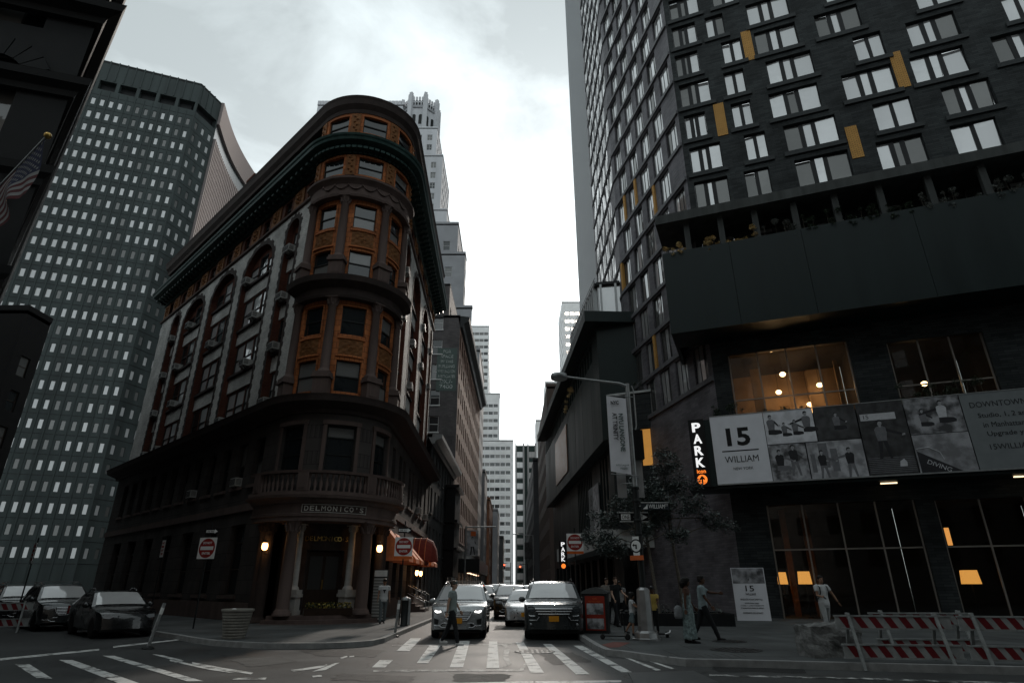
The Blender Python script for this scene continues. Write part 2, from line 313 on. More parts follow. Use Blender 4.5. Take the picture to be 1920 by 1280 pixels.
def win_mesh(w, h, style, fm, pm, dep=0.16):
    key = (round(w, 3), round(h, 3), style, fm.name, pm.name, dep)
    if key in WIN: return WIN[key]
    b = MB(); t = 0.055; y0, y1 = dep, dep+0.07; W = w/2
    panes = []
    b.box(-W, -W+t, y0, y1, 0, h); b.box(W-t, W, y0, y1, 0, h); b.box(-W+t, W-t, y0, y1, 0, t); b.box(-W+t, W-t, y0, y1, h-t, h)
    if style == 'hung':
        m = h*0.5; b.box(-W+t, W-t, y0-0.01, y1, m-0.03, m+0.03); panes = [(-W+t, W-t, t, m-0.03, y0+0.045), (-W+t, W-t, m+0.03, h-t, y0+0.025)]
    elif style == 'trans':
        m = h*0.74; b.box(-W+t, W-t, y0-0.01, y1, m-0.03, m+0.03); m2 = h*0.36; b.box(-W+t, W-t, y0, y1, m2-0.02, m2+0.02)
        panes = [(-W+t, W-t, t, m2-0.02, y0+0.05), (-W+t, W-t, m2+0.02, m-0.03, y0+0.05), (-W+t, W-t, m+0.03, h-t, y0+0.03)]
    elif style == 'duo':
        b.box(-0.11, 0.11, y0, y1, t, h-t); panes = [(-W+t, -0.11, t, h-t, y0+0.04), (0.11, W-t, t, h-t, y0+0.04)]
    elif style == 'trio':
        x1, x2 = -W+w*0.34, -W+w*0.58
        for x in (x1, x2): b.box(x-0.13, x+0.13, y0, y1, t, h-t)
        panes = [(-W+t, x1-0.13, t, h-t, y0+0.04), (x1+0.13, x2-0.13, t, h-t, y0+0.04), (x2+0.13, W-t, t, h-t, y0+0.04)]
    elif style == 'thin':
        x1, x2 = -W+w*0.36, -W+w*0.70
        for x in (x1, x2): b.box(x-0.03, x+0.03, y0, y1, t, h-t)
        panes = [(-W+t, x1-0.03, t, h-t, y0+0.02), (x1+0.03, x2-0.03, t, h-t, y0+0.02), (x2+0.03, W-t, t, h-t, y0+0.02)]
    elif style == 'single':
        panes = [(-W+t, W-t, t, h-t, y0+0.04)]
    elif style == 'quad':
        b.box(-0.03, 0.03, y0, y1, t, h-t); b.box(-W+t, W-t, y0-0.005, y1-0.01, h*0.7-0.03, h*0.7+0.03)
        panes = [(-W+t, -0.03, t, h*0.7-0.03, y0+0.04), (0.03, W-t, t, h*0.7-0.03, y0+0.04), (-W+t, -0.03, h*0.7+0.03, h-t, y0+0.04), (0.03, W-t, h*0.7+0.03, h-t, y0+0.04)]
    pms = []
    for (a, c, d, e, y) in panes:
        q = MB(); mx, mz = (a+c)/2, (d+e)/2
        q.box(a-mx, c-mx, 0, 0.008, d-mz, e-mz); pms.append((q.mesh('pane', pm), (mx, y, mz)))
    WIN[key] = (b.mesh('window', fm), pms); return WIN[key]
def window(f, s, z, w, h, style, fm, pm, parent, dep=0.16, n=0.0, panes=True, tilt=0.006, loc=None, rz=None):
    me, pms = win_mesh(w, h, style, fm, pm, dep)
    o = obj('window', me, parent, loc if loc is not None else f.pt(s, n, z), f.rot(s) if rz is None else rz)
    if panes:
        for pme, c in pms:
            p = obj('pane', pme, o, c); p.rotation_euler = (random.gauss(0, tilt), 0, random.gauss(0, tilt))
    return o
def sweep(mb, path, prof, mi=0, o=(0, 0, 0), smooth=False, ends=True):
    """path: (x, y, nx, ny); prof: (n, z) polyline (outer skin)"""
    k = len(prof); vs = [(x+nx*n-o[0], y+ny*n-o[1], z-o[2]) for x, y, nx, ny in path for n, z in prof]
    fs = [(i*k+j, (i+1)*k+j, (i+1)*k+j+1, i*k+j+1) for i in range(len(path)-1) for j in range(k-1)]
    mb.add(vs, fs, mi, smooth)
    if ends: mb.add(vs[:k], (tuple(range(k)),), mi); mb.add(vs[-k:], (tuple(range(k))[::-1],), mi)
AC = {}
def ac_unit(parent_unused, x, y, z, rz, label, group='window air conditioners'):
    """box air conditioner hanging out of a window"""
    if 'b' not in AC:
        b = MB(); b.box(-0.33, 0.33, -0.42, 0.16, 0, 0.42)
        g = MB()
        for i in range(7): g.box(-0.28+i*0.085, -0.235+i*0.085, -0.432, -0.421, 0.05, 0.37)
        s_ = MB()
        for sx in (-1, 1):
            for i in range(5): s_.box(sx*0.331-0.004, sx*0.331+0.004, -0.38, -0.12, 0.08+i*0.06, 0.11+i*0.06)
        br = MB(); br.bar((-0.2, -0.36, -0.005), (-0.2, 0.1, -0.34), 0.03); br.bar((0.2, -0.36, -0.005), (0.2, 0.1, -0.34), 0.03)
        cm = mat('ac_case', (0.42, 0.42, 0.40), 0.5, 0.2, 2, streak=True); dm = mat('ac_grille', (0.06, 0.06, 0.06), 0.6, 0.1)
        AC['b'] = [b.mesh('case', cm), g.mesh('front_grille', dm), s_.mesh('side_louvre', dm), br.mesh('bracket', mat('iron', (0.03, 0.03, 0.03), 0.5))]
    t = thing('air_conditioner', label, 'air conditioner', (x, y, z), rz, group)
    for me in AC['b']: obj(me.name.split('.')[0], me, t)
    return t
# ================================================================== the setting: ground, roads, pavements
asph = asphaltmat()
walkm = brickmat('pavement', (0.085, 0.090, 0.090), (0.070, 0.074, 0.075), (0.03, 0.03, 0.03), 1.5, 1.5, 0.8, 0.25, 0.3, 0.012)
kerbm = mat('kerb_granite', (0.27, 0.27, 0.265), 0.7, 0.25, 4, 0.3, 60)
b = MB(); b.quad((-400, -150, 0), (400, -150, 0), (400, 700, 0), (-400, 700, 0)); struct('ground', b, asph)
b = MB()
b.quad((-4.2, 20, 0.004), (2.9, 20, 0.004), (2.9, 240, 0.004), (-4.2, 240, 0.004)); struct('road', b, asph)
KERB = 0.14
def kerbline(pts, name, side, w=0.16):
    """granite kerb along a polyline: a real step"""
    b = MB(); n = len(pts); L = []; Rr = []
    for i, p in enumerate(pts):
        a = Vector(pts[max(i-1, 0)]); c = Vector(pts[min(i+1, n-1)]); d = (c-a).normalized(); nn = Vector((d.y, -d.x))*side
        L.append((p[0], p[1])); Rr.append((p[0]-nn.x*w, p[1]-nn.y*w))
    for i in range(n-1):
        h0 = KERB+0.003
        a, c, e, f = L[i], L[i+1], Rr[i], Rr[i+1]
        b.add([(*a, -0.02), (*c, -0.02), (*c, h0), (*a, h0), (*e, h0), (*f, h0)], ((0, 1, 2, 3), (3, 2, 5, 4)))
    return struct(name, b, kerbm)
def arc(c, r, a0, a1, n=10): return [(c[0]+r*math.cos(R(a0+(a1-a0)*i/n)), c[1]+r*math.sin(R(a0+(a1-a0)*i/n))) for i in range(n+1)]
dLx, dLy = -math.sin(R(46)), math.cos(R(46))
kl = [(-4.2, 240), (-4.0, 60), (-3.85, 33.7)]+[gnd(u, v, KERB) for u, v in ((738, 1188), (722, 1195), (700, 1200), (660, 1203), (610, 1205), (560, 1205), (500, 1205), (450, 1203), (400, 1200), (362, 1195), (335, 1190))]
kx, ky = kl[-1]; kl += [(kx+dLx*30, ky+dLy*30), (kx+dLx*120, ky+dLy*120)]
kerbline(kl, 'kerb_left', -1)
b = MB(); n0 = len(kl); b.add([(x, y, KERB) for x, y in kl]+[(-60, 240, KERB)], (tuple(range(n0+1))[::-1],)); struct('pavement_left', b, walkm)
kr = [(3.05, 240), (2.85, 70), (2.62, 30)]+[gnd(u, v, KERB) for u, v in ((1084, 1188), (1102, 1200), (1119, 1210), (1135, 1217), (1158, 1219), (1182, 1222), (1210, 1226), (1240, 1230), (1285, 1235), (1395, 1237), (1515, 1240))]+[(14, 12.2), (60, -4)]
kerbline(kr, 'kerb_right', 1)
b = MB(); n0 = len(kr); b.add([(x, y, KERB) for x, y in kr]+[(90, 240, KERB)], (tuple(range(n0+1)),)); struct('pavement_right', b, walkm)
# road paint, manholes, patches --------------------------------------------------
pw = paintmat('road_paint', (0.62, 0.62, 0.60), 0.44); pw2 = paintmat('road_paint_worn', (0.50, 0.50, 0.48), 0.53, sc=3.5)
roadpaint = thing('crosswalk', 'worn white ladder crossing painted over the asphalt in front of the waiting cars', 'crosswalk', (0, 19, 0))
def px_poly(parent, name, pix, m, z=0.008):
    b = MB(); P = [gnd(u, v) for u, v in pix]; lx, ly = parent.location[0], parent.location[1]
    b.add([(x-lx, y-ly, z) for x, y in P], (tuple(range(len(P))),)); return b.build(name, m, parent)
for q in ([(743, 1220), (768, 1220), (790, 1196), (770, 1196)], [(697, 1251), (722, 1251), (737, 1237), (712, 1237)], [(781, 1243), (803, 1243), (826, 1210), (805, 1210)],
          [(843, 1251), (868, 1251), (881, 1201), (862, 1201)], [(912, 1252), (936, 1252), (932, 1202), (917, 1202)], [(995, 1261), (1020, 1261), (982, 1204), (967, 1204)],
          [(1080, 1264), (1106, 1264), (1034, 1207), (1018, 1207)], [(1165, 1260), (1185, 1260), (1092, 1210), (1075, 1210)]):
    px_poly(roadpaint, 'stripe', q, pw)
px_poly(roadpaint, 'worn_mark', [(945, 1250), (960, 1245), (953, 1230), (956, 1215), (950, 1206), (934, 1207), (946, 1212), (943, 1232), (951, 1247), (938, 1252)], pw2)
px_poly(roadpaint, 'edge_line', [(700, 1256), (975, 1254), (985, 1241), (989, 1243), (980, 1258), (700, 1259)], pw2, 0.006)
px_poly(roadpaint, 'edge_line', [(735, 1209), (960, 1206), (960, 1208), (735, 1211)], pw2, 0.006)
sl_ = thing('stop_line', 'white painted line across the near edge of the street', 'road marking', (0, 12, 0))
px_poly(sl_, 'stripe', [(812, 1281), (1000, 1277), (1000, 1283), (812, 1287)], pw); px_poly(sl_, 'stripe', [(1004, 1277), (1165, 1275), (1165, 1279), (1004, 1282)], pw)
lw = thing('side_crosswalk', 'dim white ladder crossing beside the dark parked cars', 'crosswalk', (-11, 17, 0))
for q in ([(110, 1237), (136, 1237), (265, 1282), (225, 1282)], [(192, 1229), (214, 1229), (382, 1277), (350, 1277)], [(28, 1245), (55, 1245), (98, 1272), (70, 1272)]): px_poly(lw, 'stripe', q, pw)
px_poly(lw, 'edge_line', [(0, 1234), (186, 1216), (186, 1219), (0, 1238)], pw); px_poly(lw, 'edge_line', [(212, 1211), (335, 1198), (335, 1200), (212, 1214)], pw)
dl = thing('turn_line', 'curved double white line around the corner pavement', 'road marking', (-7, 17, 0))
for q in ([(285, 1226), (305, 1228), (345, 1238), (340, 1240), (305, 1232)], [(360, 1241), (420, 1252), (475, 1261), (470, 1264), (415, 1256), (360, 1244)], [(318, 1236), (395, 1252), (440, 1260), (430, 1261), (390, 1255), (318, 1239)],
          [(545, 1256), (600, 1248), (612, 1245), (615, 1247), (600, 1252), (550, 1259)], [(585, 1259), (628, 1243), (637, 1242), (610, 1256)], [(436, 1274), (440, 1271), (500, 1270), (497, 1274)], [(585, 1267), (602, 1265), (604, 1268), (587, 1270)],
          [(637, 1233), (650, 1229), (652, 1231), (640, 1235)], [(655, 1230), (664, 1229), (664, 1231), (655, 1232)]): px_poly(dl, 'stripe', q, pw)
rl = thing('lane_line', 'thin double white line along the near kerb past the barricades', 'road marking', (8, 13, 0))
px_poly(rl, 'stripe', [(1330, 1264), (1600, 1270), (1920, 1280), (1920, 1284), (1600, 1273), (1330, 1267)], pw2); px_poly(rl, 'stripe', [(1155, 1226), (1160, 1226), (1240, 1256), (1230, 1257)], pw); px_poly(rl, 'stripe', [(1178, 1226), (1184, 1226), (1265, 1253), (1258, 1254)], pw)
tarp = mat('tar_patch', (0.020, 0.021, 0.021), 0.6, 0.4, 5, 0.5, 50); greyp = mat('worn_patch', (0.070, 0.070, 0.067), 0.75, 0.35, 4, 0.5, 50)
for i, (pix, m_) in enumerate(((((560, 1218), (640, 1213), (720, 1219), (700, 1232), (600, 1230)), tarp), (((430, 1236), (520, 1230), (560, 1240), (470, 1250)), greyp), (((860, 1262), (960, 1263), (950, 1279), (850, 1277)), greyp), (((1010, 1225), (1075, 1222), (1110, 1240), (1040, 1246)), tarp), (((930, 1172), (985, 1172), (990, 1180), (925, 1181)), greyp), (((480, 1206), (560, 1207), (640, 1206), (560, 1211), (490, 1210)), tarp), (((1330, 1246), (1500, 1250), (1510, 1262), (1340, 1258)), tarp), (((640, 1262), (780, 1268), (770, 1279), (620, 1274)), tarp))):
    P = [gnd(u, v) for u, v in pix]; cx_ = sum(x for x, y in P)/len(P); cy_ = sum(y for x, y in P)/len(P); rnd = random.Random(i); E_ = []
    for (x0, y0), (x1, y1) in zip(P, P[1:]+P[:1]):
        for k in range(7): f_ = k/7; E_.append((x0+(x1-x0)*f_+rnd.gauss(0, .035), y0+(y1-y0)*f_+rnd.gauss(0, .06)))
    b = MB(); b.add([(x, y, 0.005) for x, y in E_], (tuple(range(len(E_))),)); struct('road_patch', b, m_)
ironm = mat('cast_iron', (0.045, 0.045, 0.045), 0.55, 0.3, 9, 0.4, 30, metal=0.4)
def manhole(u, v, r, label, z, m):
    x, y = gnd(u, v, z); t = thing('manhole_cover', label, 'manhole cover', (x, y, z), 0)
    b = MB(); b.lathe([(r*1.12, 0.004), (r*1.12, 0.009), (r*1.02, 0.011)], n=28); b.build('rim', m, t)
    b = MB(); b.lathe([(r, 0.004), (r, 0.010), (0.0, 0.012)], n=28)
    for i in range(-3, 4):
        for j in range(-3, 4):
            if math.hypot(i, j) < 3.3: b.box(i*r*0.27-0.035, i*r*0.27+0.035, j*r*0.27-0.035, j*r*0.27+0.035, 0.0115, 0.017)
    b.build('lid', m, t)
manhole(1003, 1221, 0.48, 'round pale manhole cover set in the crossing', 0.004, mat('worn_iron', (0.17, 0.17, 0.165), 0.5, 0.3, 9, 0.3, 30))
manhole(1368, 1202, 0.42, 'dark round manhole cover on the pavement by the walking man', KERB, ironm); manhole(1380, 1218, 0.55, 'larger dark manhole cover on the pavement nearer the kerb', KERB, ironm)
b = MB(); x0, y0 = gnd(1320, 1228, KERB)
for i in range(9):
    for j in range(6): b.lathe([(0.035, 0), (0.025, 0.012), (0.0, 0.013)], (x0-0.9+i*0.2, y0-0.35+j*0.12, KERB+0.001), 6)
tag(b.build('tactile_paving', mat('tactile', (0.10, 0.10, 0.10), 0.7)), 'strip of raised dots at the dropped kerb', 'tactile paving')
px = [gnd(u, v) for u, v in ((1178, 1262), (1300, 1258), (1350, 1281), (1190, 1285))]
b = MB(); b.add([(x, y, 0.004) for x, y in px]+[(x, y, 0.018) for x, y in px], ((4, 5, 6, 7), (0, 1, 5, 4), (1, 2, 6, 5), (2, 3, 7, 6), (3, 0, 4, 7)))
tag(b.build('steel_plate', mat('road_steel', (0.10, 0.105, 0.105), 0.5, 0.25, 5, metal=0.5)), 'flat steel road plate lying near the right kerb', 'road plate')
red = [gnd(u, v, KERB) for u, v in ((1128, 1208), (1150, 1203), (1182, 1204), (1160, 1213), (1140, 1213))]
b = MB(); b.add([(x, y, KERB+0.005) for x, y in red], (tuple(range(5)),)); struct('kerb_ramp', b, mat('ramp_red', (0.16, 0.06, 0.05), 0.8, 0.25, 6))

# ================================================================== round-cornered red and buff building
CB = (-9.25, 30.45); AXD = -66.4
nLv = (-math.cos(R(46)), -math.sin(R(46))); dLv = (-math.sin(R(46)), math.cos(R(46)))
dRv = (-math.sin(R(1.2)), math.cos(R(1.2))); nRv = (dRv[1], -dRv[0])
R0 = 2.5; LL, LR = 27.5, 18.8
dm_o = (CB[0], CB[1], 0)
DM = thing('corner_building', 'old red terracotta and buff brick building with rounded column corner and green cornices', 'building', dm_o)
def dpath(ext=0.0, l=LL, r=LR):
    tl = (CB[0]+nLv[0]*R0, CB[1]+nLv[1]*R0); tr = (CB[0]+nRv[0]*R0, CB[1]+nRv[1]*R0)
    P = [(tl[0]+dLv[0]*(l+ext), tl[1]+dLv[1]*(l+ext), *nLv), (tl[0]+dLv[0]*l*0.5, tl[1]+dLv[1]*l*0.5, *nLv)]
    for i in range(25):
        a = R(-134+135.2*i/24); P.append((CB[0]+R0*math.cos(a), CB[1]+R0*math.sin(a), math.cos(a), math.sin(a)))
    P += [(tr[0]+dRv[0]*r*0.5, tr[1]+dRv[1]*r*0.5, *nRv), (tr[0]+dRv[0]*(r+ext), tr[1]+dRv[1]*(r+ext), *nRv)]
    return P
tl = (CB[0]+nLv[0]*R0, CB[1]+nLv[1]*R0); tr = (CB[0]+nRv[0]*R0, CB[1]+nRv[1]*R0)
fl_p0 = (tl[0]+dLv[0]*LL, tl[1]+dLv[1]*LL); fr_p1 = (tr[0]+dRv[0]*LR, tr[1]+dRv[1]*LR)
FL = Fac(fl_p0, tl, dm_o); FR = Fac(tr, fr_p1, dm_o)
brick = brickmat('buff_brick', (0.66, 0.65, 0.62), (0.50, 0.49, 0.47), (0.30, 0.29, 0.28))
redbr = brickmat('red_brick', (0.13, 0.042, 0.026), (0.09, 0.030, 0.02), (0.07, 0.045, 0.035))
terra = brickmat('terracotta', (0.45, 0.155, 0.055), (0.31, 0.102, 0.040), (0.10, 0.045, 0.025), 0.46, 0.31, 0.7, 0.5, 0.35, 0.012)
terrad = mat('terracotta_relief', (0.20, 0.085, 0.03), 0.7, 0.35, 8, 0.3, 40)
brown = mat('brownstone', (0.115, 0.083, 0.074), 0.8, 0.25, 2.0, 0.35, 25, streak=True)
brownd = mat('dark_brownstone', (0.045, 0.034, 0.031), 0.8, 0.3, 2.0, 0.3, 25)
stone2 = brickmat('ashlar', (0.068, 0.060, 0.057), (0.052, 0.046, 0.044), (0.025, 0.022, 0.021), 0.75, 0.62, 0.8, 0.4, 0.25, 0.012)
copper = mat('green_copper', (0.028, 0.060, 0.055), 0.45, 0.35, 3, metal=0.3, streak=True)
wframe = mat('dark_frame', (0.018, 0.020, 0.020), 0.5, 0.1); wframe2 = mat('brown_frame', (0.05, 0.035, 0.028), 0.5, 0.1)
oldglass = glassmat('old_glass', blind=0.22, ripple=0.03); skyglass = glassmat('sky_glass', blind=0.0, refl=0.28, ripple=0.025)
iron = mat('iron', (0.03, 0.03, 0.03), 0.5)
SILL = [10.6, 13.85, 17.0, 20.2]
def arch_pts(c, w, zs, rise, n=14): return [(c+w/2*math.cos(math.pi*i/n), zs+rise*math.sin(math.pi*i/n)) for i in range(n+1)]
def arched_front(f, L, bays, name):
    """buff brick skin with tall round-headed recesses; each recess holds a red infill wall with windows"""
    b = MB(); holes = []
    for c, w, k in bays: holes.append((c-w/2, c+w/2, 10.0, 22.45))
    wall_holes(b, f, 0, L, 10.0, 23.0, holes, 0.42, 0, 1)
    for c, w, k in bays:
        rise = min(w/2, 1.75); zs = 22.45-rise; A = arch_pts(c, w, zs, rise)
        for sgn in (0, 1):
            pts = A[:8] if sgn == 0 else A[7:]
            cx = c+w/2 if sgn == 0 else c-w/2
            for (a0, a1) in zip(pts[:-1], pts[1:]):
                b.add([f.pt(a0[0], 0, a0[1]), f.pt(a1[0], 0, a1[1]), f.pt(cx, 0, 22.45)], ((0, 1, 2),), 0)
                b.quad(f.pt(a0[0], 0, a0[1]), f.pt(a1[0], 0, a1[1]), f.pt(a1[0], -0.42, a1[1]), f.pt(a0[0], -0.42, a0[1]), 1)
    b.build(name, [brick, redbr], DM)
    for c, w, k in bays:
        rise = min(w/2, 1.75); zs = 22.45-rise
        # dark toothed brick surround, proud of the buff skin
        t = MB(); z = 10.05; i = 0
        while z < zs-0.1:
            ww = 0.34 if i % 2 else 0.24
            fbox(t, f, c-w/2-ww, c-w/2-0.002, -0.1, 0.018, z, z+0.28); fbox(t, f, c+w/2+0.002, c+w/2+ww, -0.1, 0.018, z, z+0.28); z += 0.285; i += 1
        nv = 15
        for j in range(nv):
            a0, a1 = math.pi*j/nv, math.pi*(j+0.97)/nv; e = 0.42 if j % 2 else 0.30
            if j == nv//2: e = 0.6
            P = [(c+(w/2+q)*math.cos(a), zs+(rise+q)*math.sin(a)) for a, q in ((a0, 0.004), (a0, e), (a1, e), (a1, 0.004))]
            t.slab(P, lambda u, v, kk: f.pt(u, -0.1+0.12*kk, v))
        t.build('arch_surround', brownd, DM)
        n = k; ww = (w-0.12*(n-1)-0.5)/n
        hs = []; wins = []
        for zi, z0 in enumerate(SILL):
            h = 2.0 if zi < 3 else (1.55 if n == 1 else 1.75)
            for j in range(n):
                sc = c-w/2+0.25+ww/2+j*(ww+0.12)
                hh = h if (zi < 3 or n == 1 or j == 1) else h-0.55
                hs.append((sc-ww/2, sc+ww/2, z0, z0+hh)); wins.append((sc, z0, ww, hh))
        t = MB(); wall_holes(t, f, c-w/2+0.003, c+w/2-0.003, 10.0, 22.42, hs, 0.12, 0, 1, n=-0.36); t.build('infill_wall', [redbr, brownd], DM)
        for z0 in SILL:
            t = MB(); fbox(t, f, c-w/2+0.01, c+w/2-0.01, -0.36, -0.16, z0-0.16, z0-0.01); t.build('sill', brownd, DM)
        for z0 in SILL[:-1]: t = MB(); fbox(t, f, c-w/2+0.005, c+w/2-0.005, -0.36, -0.30, z0+2.12, z0+3.02); t.build('spandrel', brick, DM)
        for sc, z0, ww_, hh in wins: window(f, sc, z0, ww_-0.006, hh-0.006, 'hung', wframe, skyglass if random.random() < 0.55 else oldglass, DM, dep=0.03, n=-0.36, tilt=0.012)
Lb = [(LL-3.3, 1.5, 1), (LL-7.9, 4.2, 3), (LL-13.6, 4.2, 3), (LL-19.3, 4.2, 3), (LL-23.5, 1.7, 1)]
Rb = [(3.6, 1.5, 1), (8.3, 3.9, 3), (13.9, 3.9, 3), (17.6, 1.3, 1)]
arched_front(FL, LL, Lb, 'brick_wall'); arched_front(FR, LR, Rb, 'brick_wall')
# lower two storeys of stone --------------------------------------------------
def lower_wall(f, L, n_, wins2, wins1, name):
    b = MB(); hs = [(s-w/2, s+w/2, z0, z1) for s, w, z0, z1 in wins2+wins1]
    wall_holes(b, f, 0, L, 0.0, 9.35, hs, 0.4, 0, 0, n=n_); b.build(name, stone2, DM)
    for s, w, z0, z1 in wins2: window(f, s, z0, w-0.006, z1-z0-0.006, 'hung', wframe, oldglass, DM, dep=0.25, n=n_)
    for s, w, z0, z1 in wins1: window(f, s, z0, w-0.006, z1-z0-0.006, 'trans', wframe2, glassmat('shop_glass', ripple=0.0), DM, dep=0.28, n=n_)
    for s, w, z0, z1 in wins2+wins1: t = MB(); fbox(t, f, s-w/2-0.12, s+w/2+0.12, n_-0.05, n_+0.10, z0-0.16, z0-0.012); t.build('sill', brown, DM)
    t = MB(); fbox(t, f, 0, L, n_, n_+0.12, 0.0, 0.9); t.build('plinth', brown, DM); t = MB(); fbox(t, f, 0, L, n_, n_+0.09, 5.0, 5.35); t.build('string_course', brown, DM)
w2 = [(LL-2.2-i*2.05, 1.15, 6.3, 8.6) for i in range(12)]; w1 = [(LL-3.2-i*3.4, 1.7, 1.2, 4.4) for i in range(7)]
lower_wall(FL, LL, 0.35, w2, w1, 'stone_wall')
w2 = [(1.9, 1.0, 6.2, 8.6), (4.2, 1.0, 6.0, 8.6), (5.7, 1.0, 6.0, 8.6), (8.2, 1.0, 6.2, 8.6), (9.7, 1.0, 6.2, 8.6), (12.4, 1.0, 6.2, 8.6), (14.2, 1.0, 6.2, 8.6), (16.6, 1.0, 6.2, 8.6)]
w1 = [(2.0, 1.3, 1.0, 4.3), (4.6, 1.3, 1.0, 4.3), (7.0, 1.3, 1.0, 4.3), (10.2, 1.8, 0.3, 3.6), (13.6, 1.3, 1.0, 4.3), (16.4, 1.3, 1.0, 4.3)]
lower_wall(FR, LR, 0.35, w2, w1, 'stone_wall')
# round second floor and entrance ------------------------------------------------
C2 = Cyl(CB, R0+0.35, R(AXD), dm_o); hA = 2.85*R(67.6)
b = MB(); hs = []; r2 = 2.85
for a in (-50, 0, 50): hs.append((R(a)*r2-0.68, R(a)*r2+0.68, 6.55, 8.7))
wall_holes(b, C2, -hA, hA, 4.3, 9.35, hs, 0.38); b.build('round_wall', stone2, DM)
for a in (-50, 0, 50): window(C2, R(a)*r2, 6.58, 1.3, 2.1, 'trans', wframe, oldglass, DM, dep=0.22, n=-0.02)
for a in (-50, 0, 50):
    s = R(a)*r2; t = MB(); fbox(t, C2, s-0.86, s-0.69, 0, 0.07, 6.5, 8.719); fbox(t, C2, s+0.69, s+0.86, 0, 0.07, 6.5, 8.719); fbox(t, C2, s-0.9, s+0.9, 0, 0.11, 8.72, 8.92); t.build('window_surround', brown, DM)
# entrance: recessed dark wall, door, columns, lettered entablature, balustrade
Cr = Cyl(CB, 2.05, R(AXD), dm_o)
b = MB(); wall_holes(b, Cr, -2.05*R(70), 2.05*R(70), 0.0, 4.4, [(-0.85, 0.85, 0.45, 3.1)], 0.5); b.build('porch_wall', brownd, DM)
woodm = mat('dark_wood', (0.030, 0.018, 0.012), 0.4, 0.3, 6)
for sx in (-1, 1):
    t = MB(); d0 = MB(); d0.box(-0.41, 0.41, 0, 0.06, 0, 2.6)
    dr = d0.build('door', woodm, DM, Cr.pt(sx*0.42, -0.35, 0.46), Cr.rot(0))
    q = MB(); q.box(-0.28, 0.28, -0.01, 0.0, 1.0, 2.4); q.build('pane', glassmat('door_glass', (0.01, 0.01, 0.01), rough=0.35, ripple=0.0), dr)
    q = MB(); q.box(sx*-0.34-0.02, sx*-0.34+0.02, -0.06, -0.002, 1.0, 1.4); q.build('handle', mat('brass', (0.5, 0.33, 0.1), 0.3, metal=1.0), dr)
b = MB()
for i, (rr, zz) in enumerate(((3.95, 0.15), (3.62, 0.30), (3.3, 0.45))):
    Q = [(CB[0]+rr*math.cos(R(AXD+a))-dm_o[0], CB[1]+rr*math.sin(R(AXD+a))-dm_o[1]) for a in range(-42, 43, 6)]
    b.prism(Q+[(0.0, 0.0)], zz-0.15 if i else 0.0, zz)
b.build('entrance_step', brown, DM)
def column(parent, x, y, z0, z1, r, m, name='column', ped=None, cap=True, rz=0):
    b = MB(); h = z1-z0; ch = r*2.0
    prof = [(r*1.45, 0), (r*1.45, r*0.35), (r*1.3, r*0.4), (r*1.3, r*0.7), (r*1.08, r*0.8), (r, r*1.1), (r*1.0, h*0.35), (r*0.86, h-ch), (r*0.95, h-ch+0.03), (r*0.95, h-ch+0.07), (r*0.85, h-ch+0.08), (r*0.98, h-ch*0.6), (r*1.25, h-ch*0.2), (r*1.35, h-ch*0.12)]
    b.lathe(prof, (0, 0, 0), 18)
    b.box(-r*1.35, r*1.35, -r*1.35, r*1.35, h-ch*0.12, h)
    if cap:
        for j in range(8):
            a = 2*math.pi*j/8; b.tube([(r*0.95*math.cos(a), r*0.95*math.sin(a), h-ch*0.9), (r*1.15*math.cos(a), r*1.15*math.sin(a), h-ch*0.55), (r*1.4*math.cos(a), r*1.4*math.sin(a), h-ch*0.35)], [r*0.2, r*0.2, r*0.1], 5)
    o = b.build(name, m, parent, (x-dm_o[0], y-dm_o[1], z0), rz)
    if ped:
        p = MB(); p.box(-r*1.6, r*1.6, -r*1.6, r*1.6, -ped, -0.14); p.box(-r*2.0, r*2.0, -r*2.0, r*2.0, -0.30, -0.16); p.box(-r*1.8, r*1.8, -r*1.8, r*1.8, -0.16, 0.0); p.box(-r*1.85, r*1.85, -r*1.85, r*1.85, -ped, -ped+0.18)
        p.box(-r*1.0, r*1.0, -r*1.68, -r*1.61, -ped+0.3, -0.42)
        p.build('pedestal', m, o)
    return o
def cpos(a, r): return CB[0]+r*math.cos(R(AXD+a)), CB[1]+r*math.sin(R(AXD+a))
for a in (-30, 30): x, y = cpos(a, 3.25); column(DM, x, y, 0.45, 4.3, 0.27, brown, 'porch_column', rz=R(AXD+a+90))
marb = mat('pale_marble', (0.42, 0.41, 0.39), 0.5, 0.2, 3)
for a in (-30, 26): x, y = cpos(a, 2.45); column(DM, x, y, 1.45, 4.2, 0.16, marb, 'marble_column', ped=1.0, rz=R(AXD+a+90))
for a in (-58, 58, -66, 66): x, y = cpos(a, 2.95); column(DM, x, y, 0.15, 4.3, 0.24, brownd, 'porch_column', rz=R(AXD+a+90))
arcp = [(CB[0]+R0*math.cos(R(AXD+a)), CB[1]+R0*math.sin(R(AXD+a)), math.cos(R(AXD+a)), math.sin(R(AXD+a))) for a in range(-76, 77, 4)]
b = MB(); sweep(b, arcp, [(-0.5, 4.25), (0.95, 4.25), (0.95, 4.42), (1.0, 4.44), (1.0, 4.55), (0.96, 4.57), (0.96, 4.98), (1.05, 5.0), (1.12, 5.12), (1.35, 5.2), (1.38, 5.3), (0.2, 5.36)], o=dm_o); b.build('entablature', brown, DM)
Ce = Cyl(CB, R0+0.965, R(AXD), dm_o); signm = mat('sign_stone', (0.055, 0.04, 0.036), 0.8); letm = mat('pale_letter', (0.55, 0.53, 0.49), 0.7)
sgn = MB(); fbox(sgn, Ce, -1.42, 1.42, -0.004, 0.012, 4.62, 4.93); sg = sgn.build('name_panel', signm, DM)
fr_ = MB()
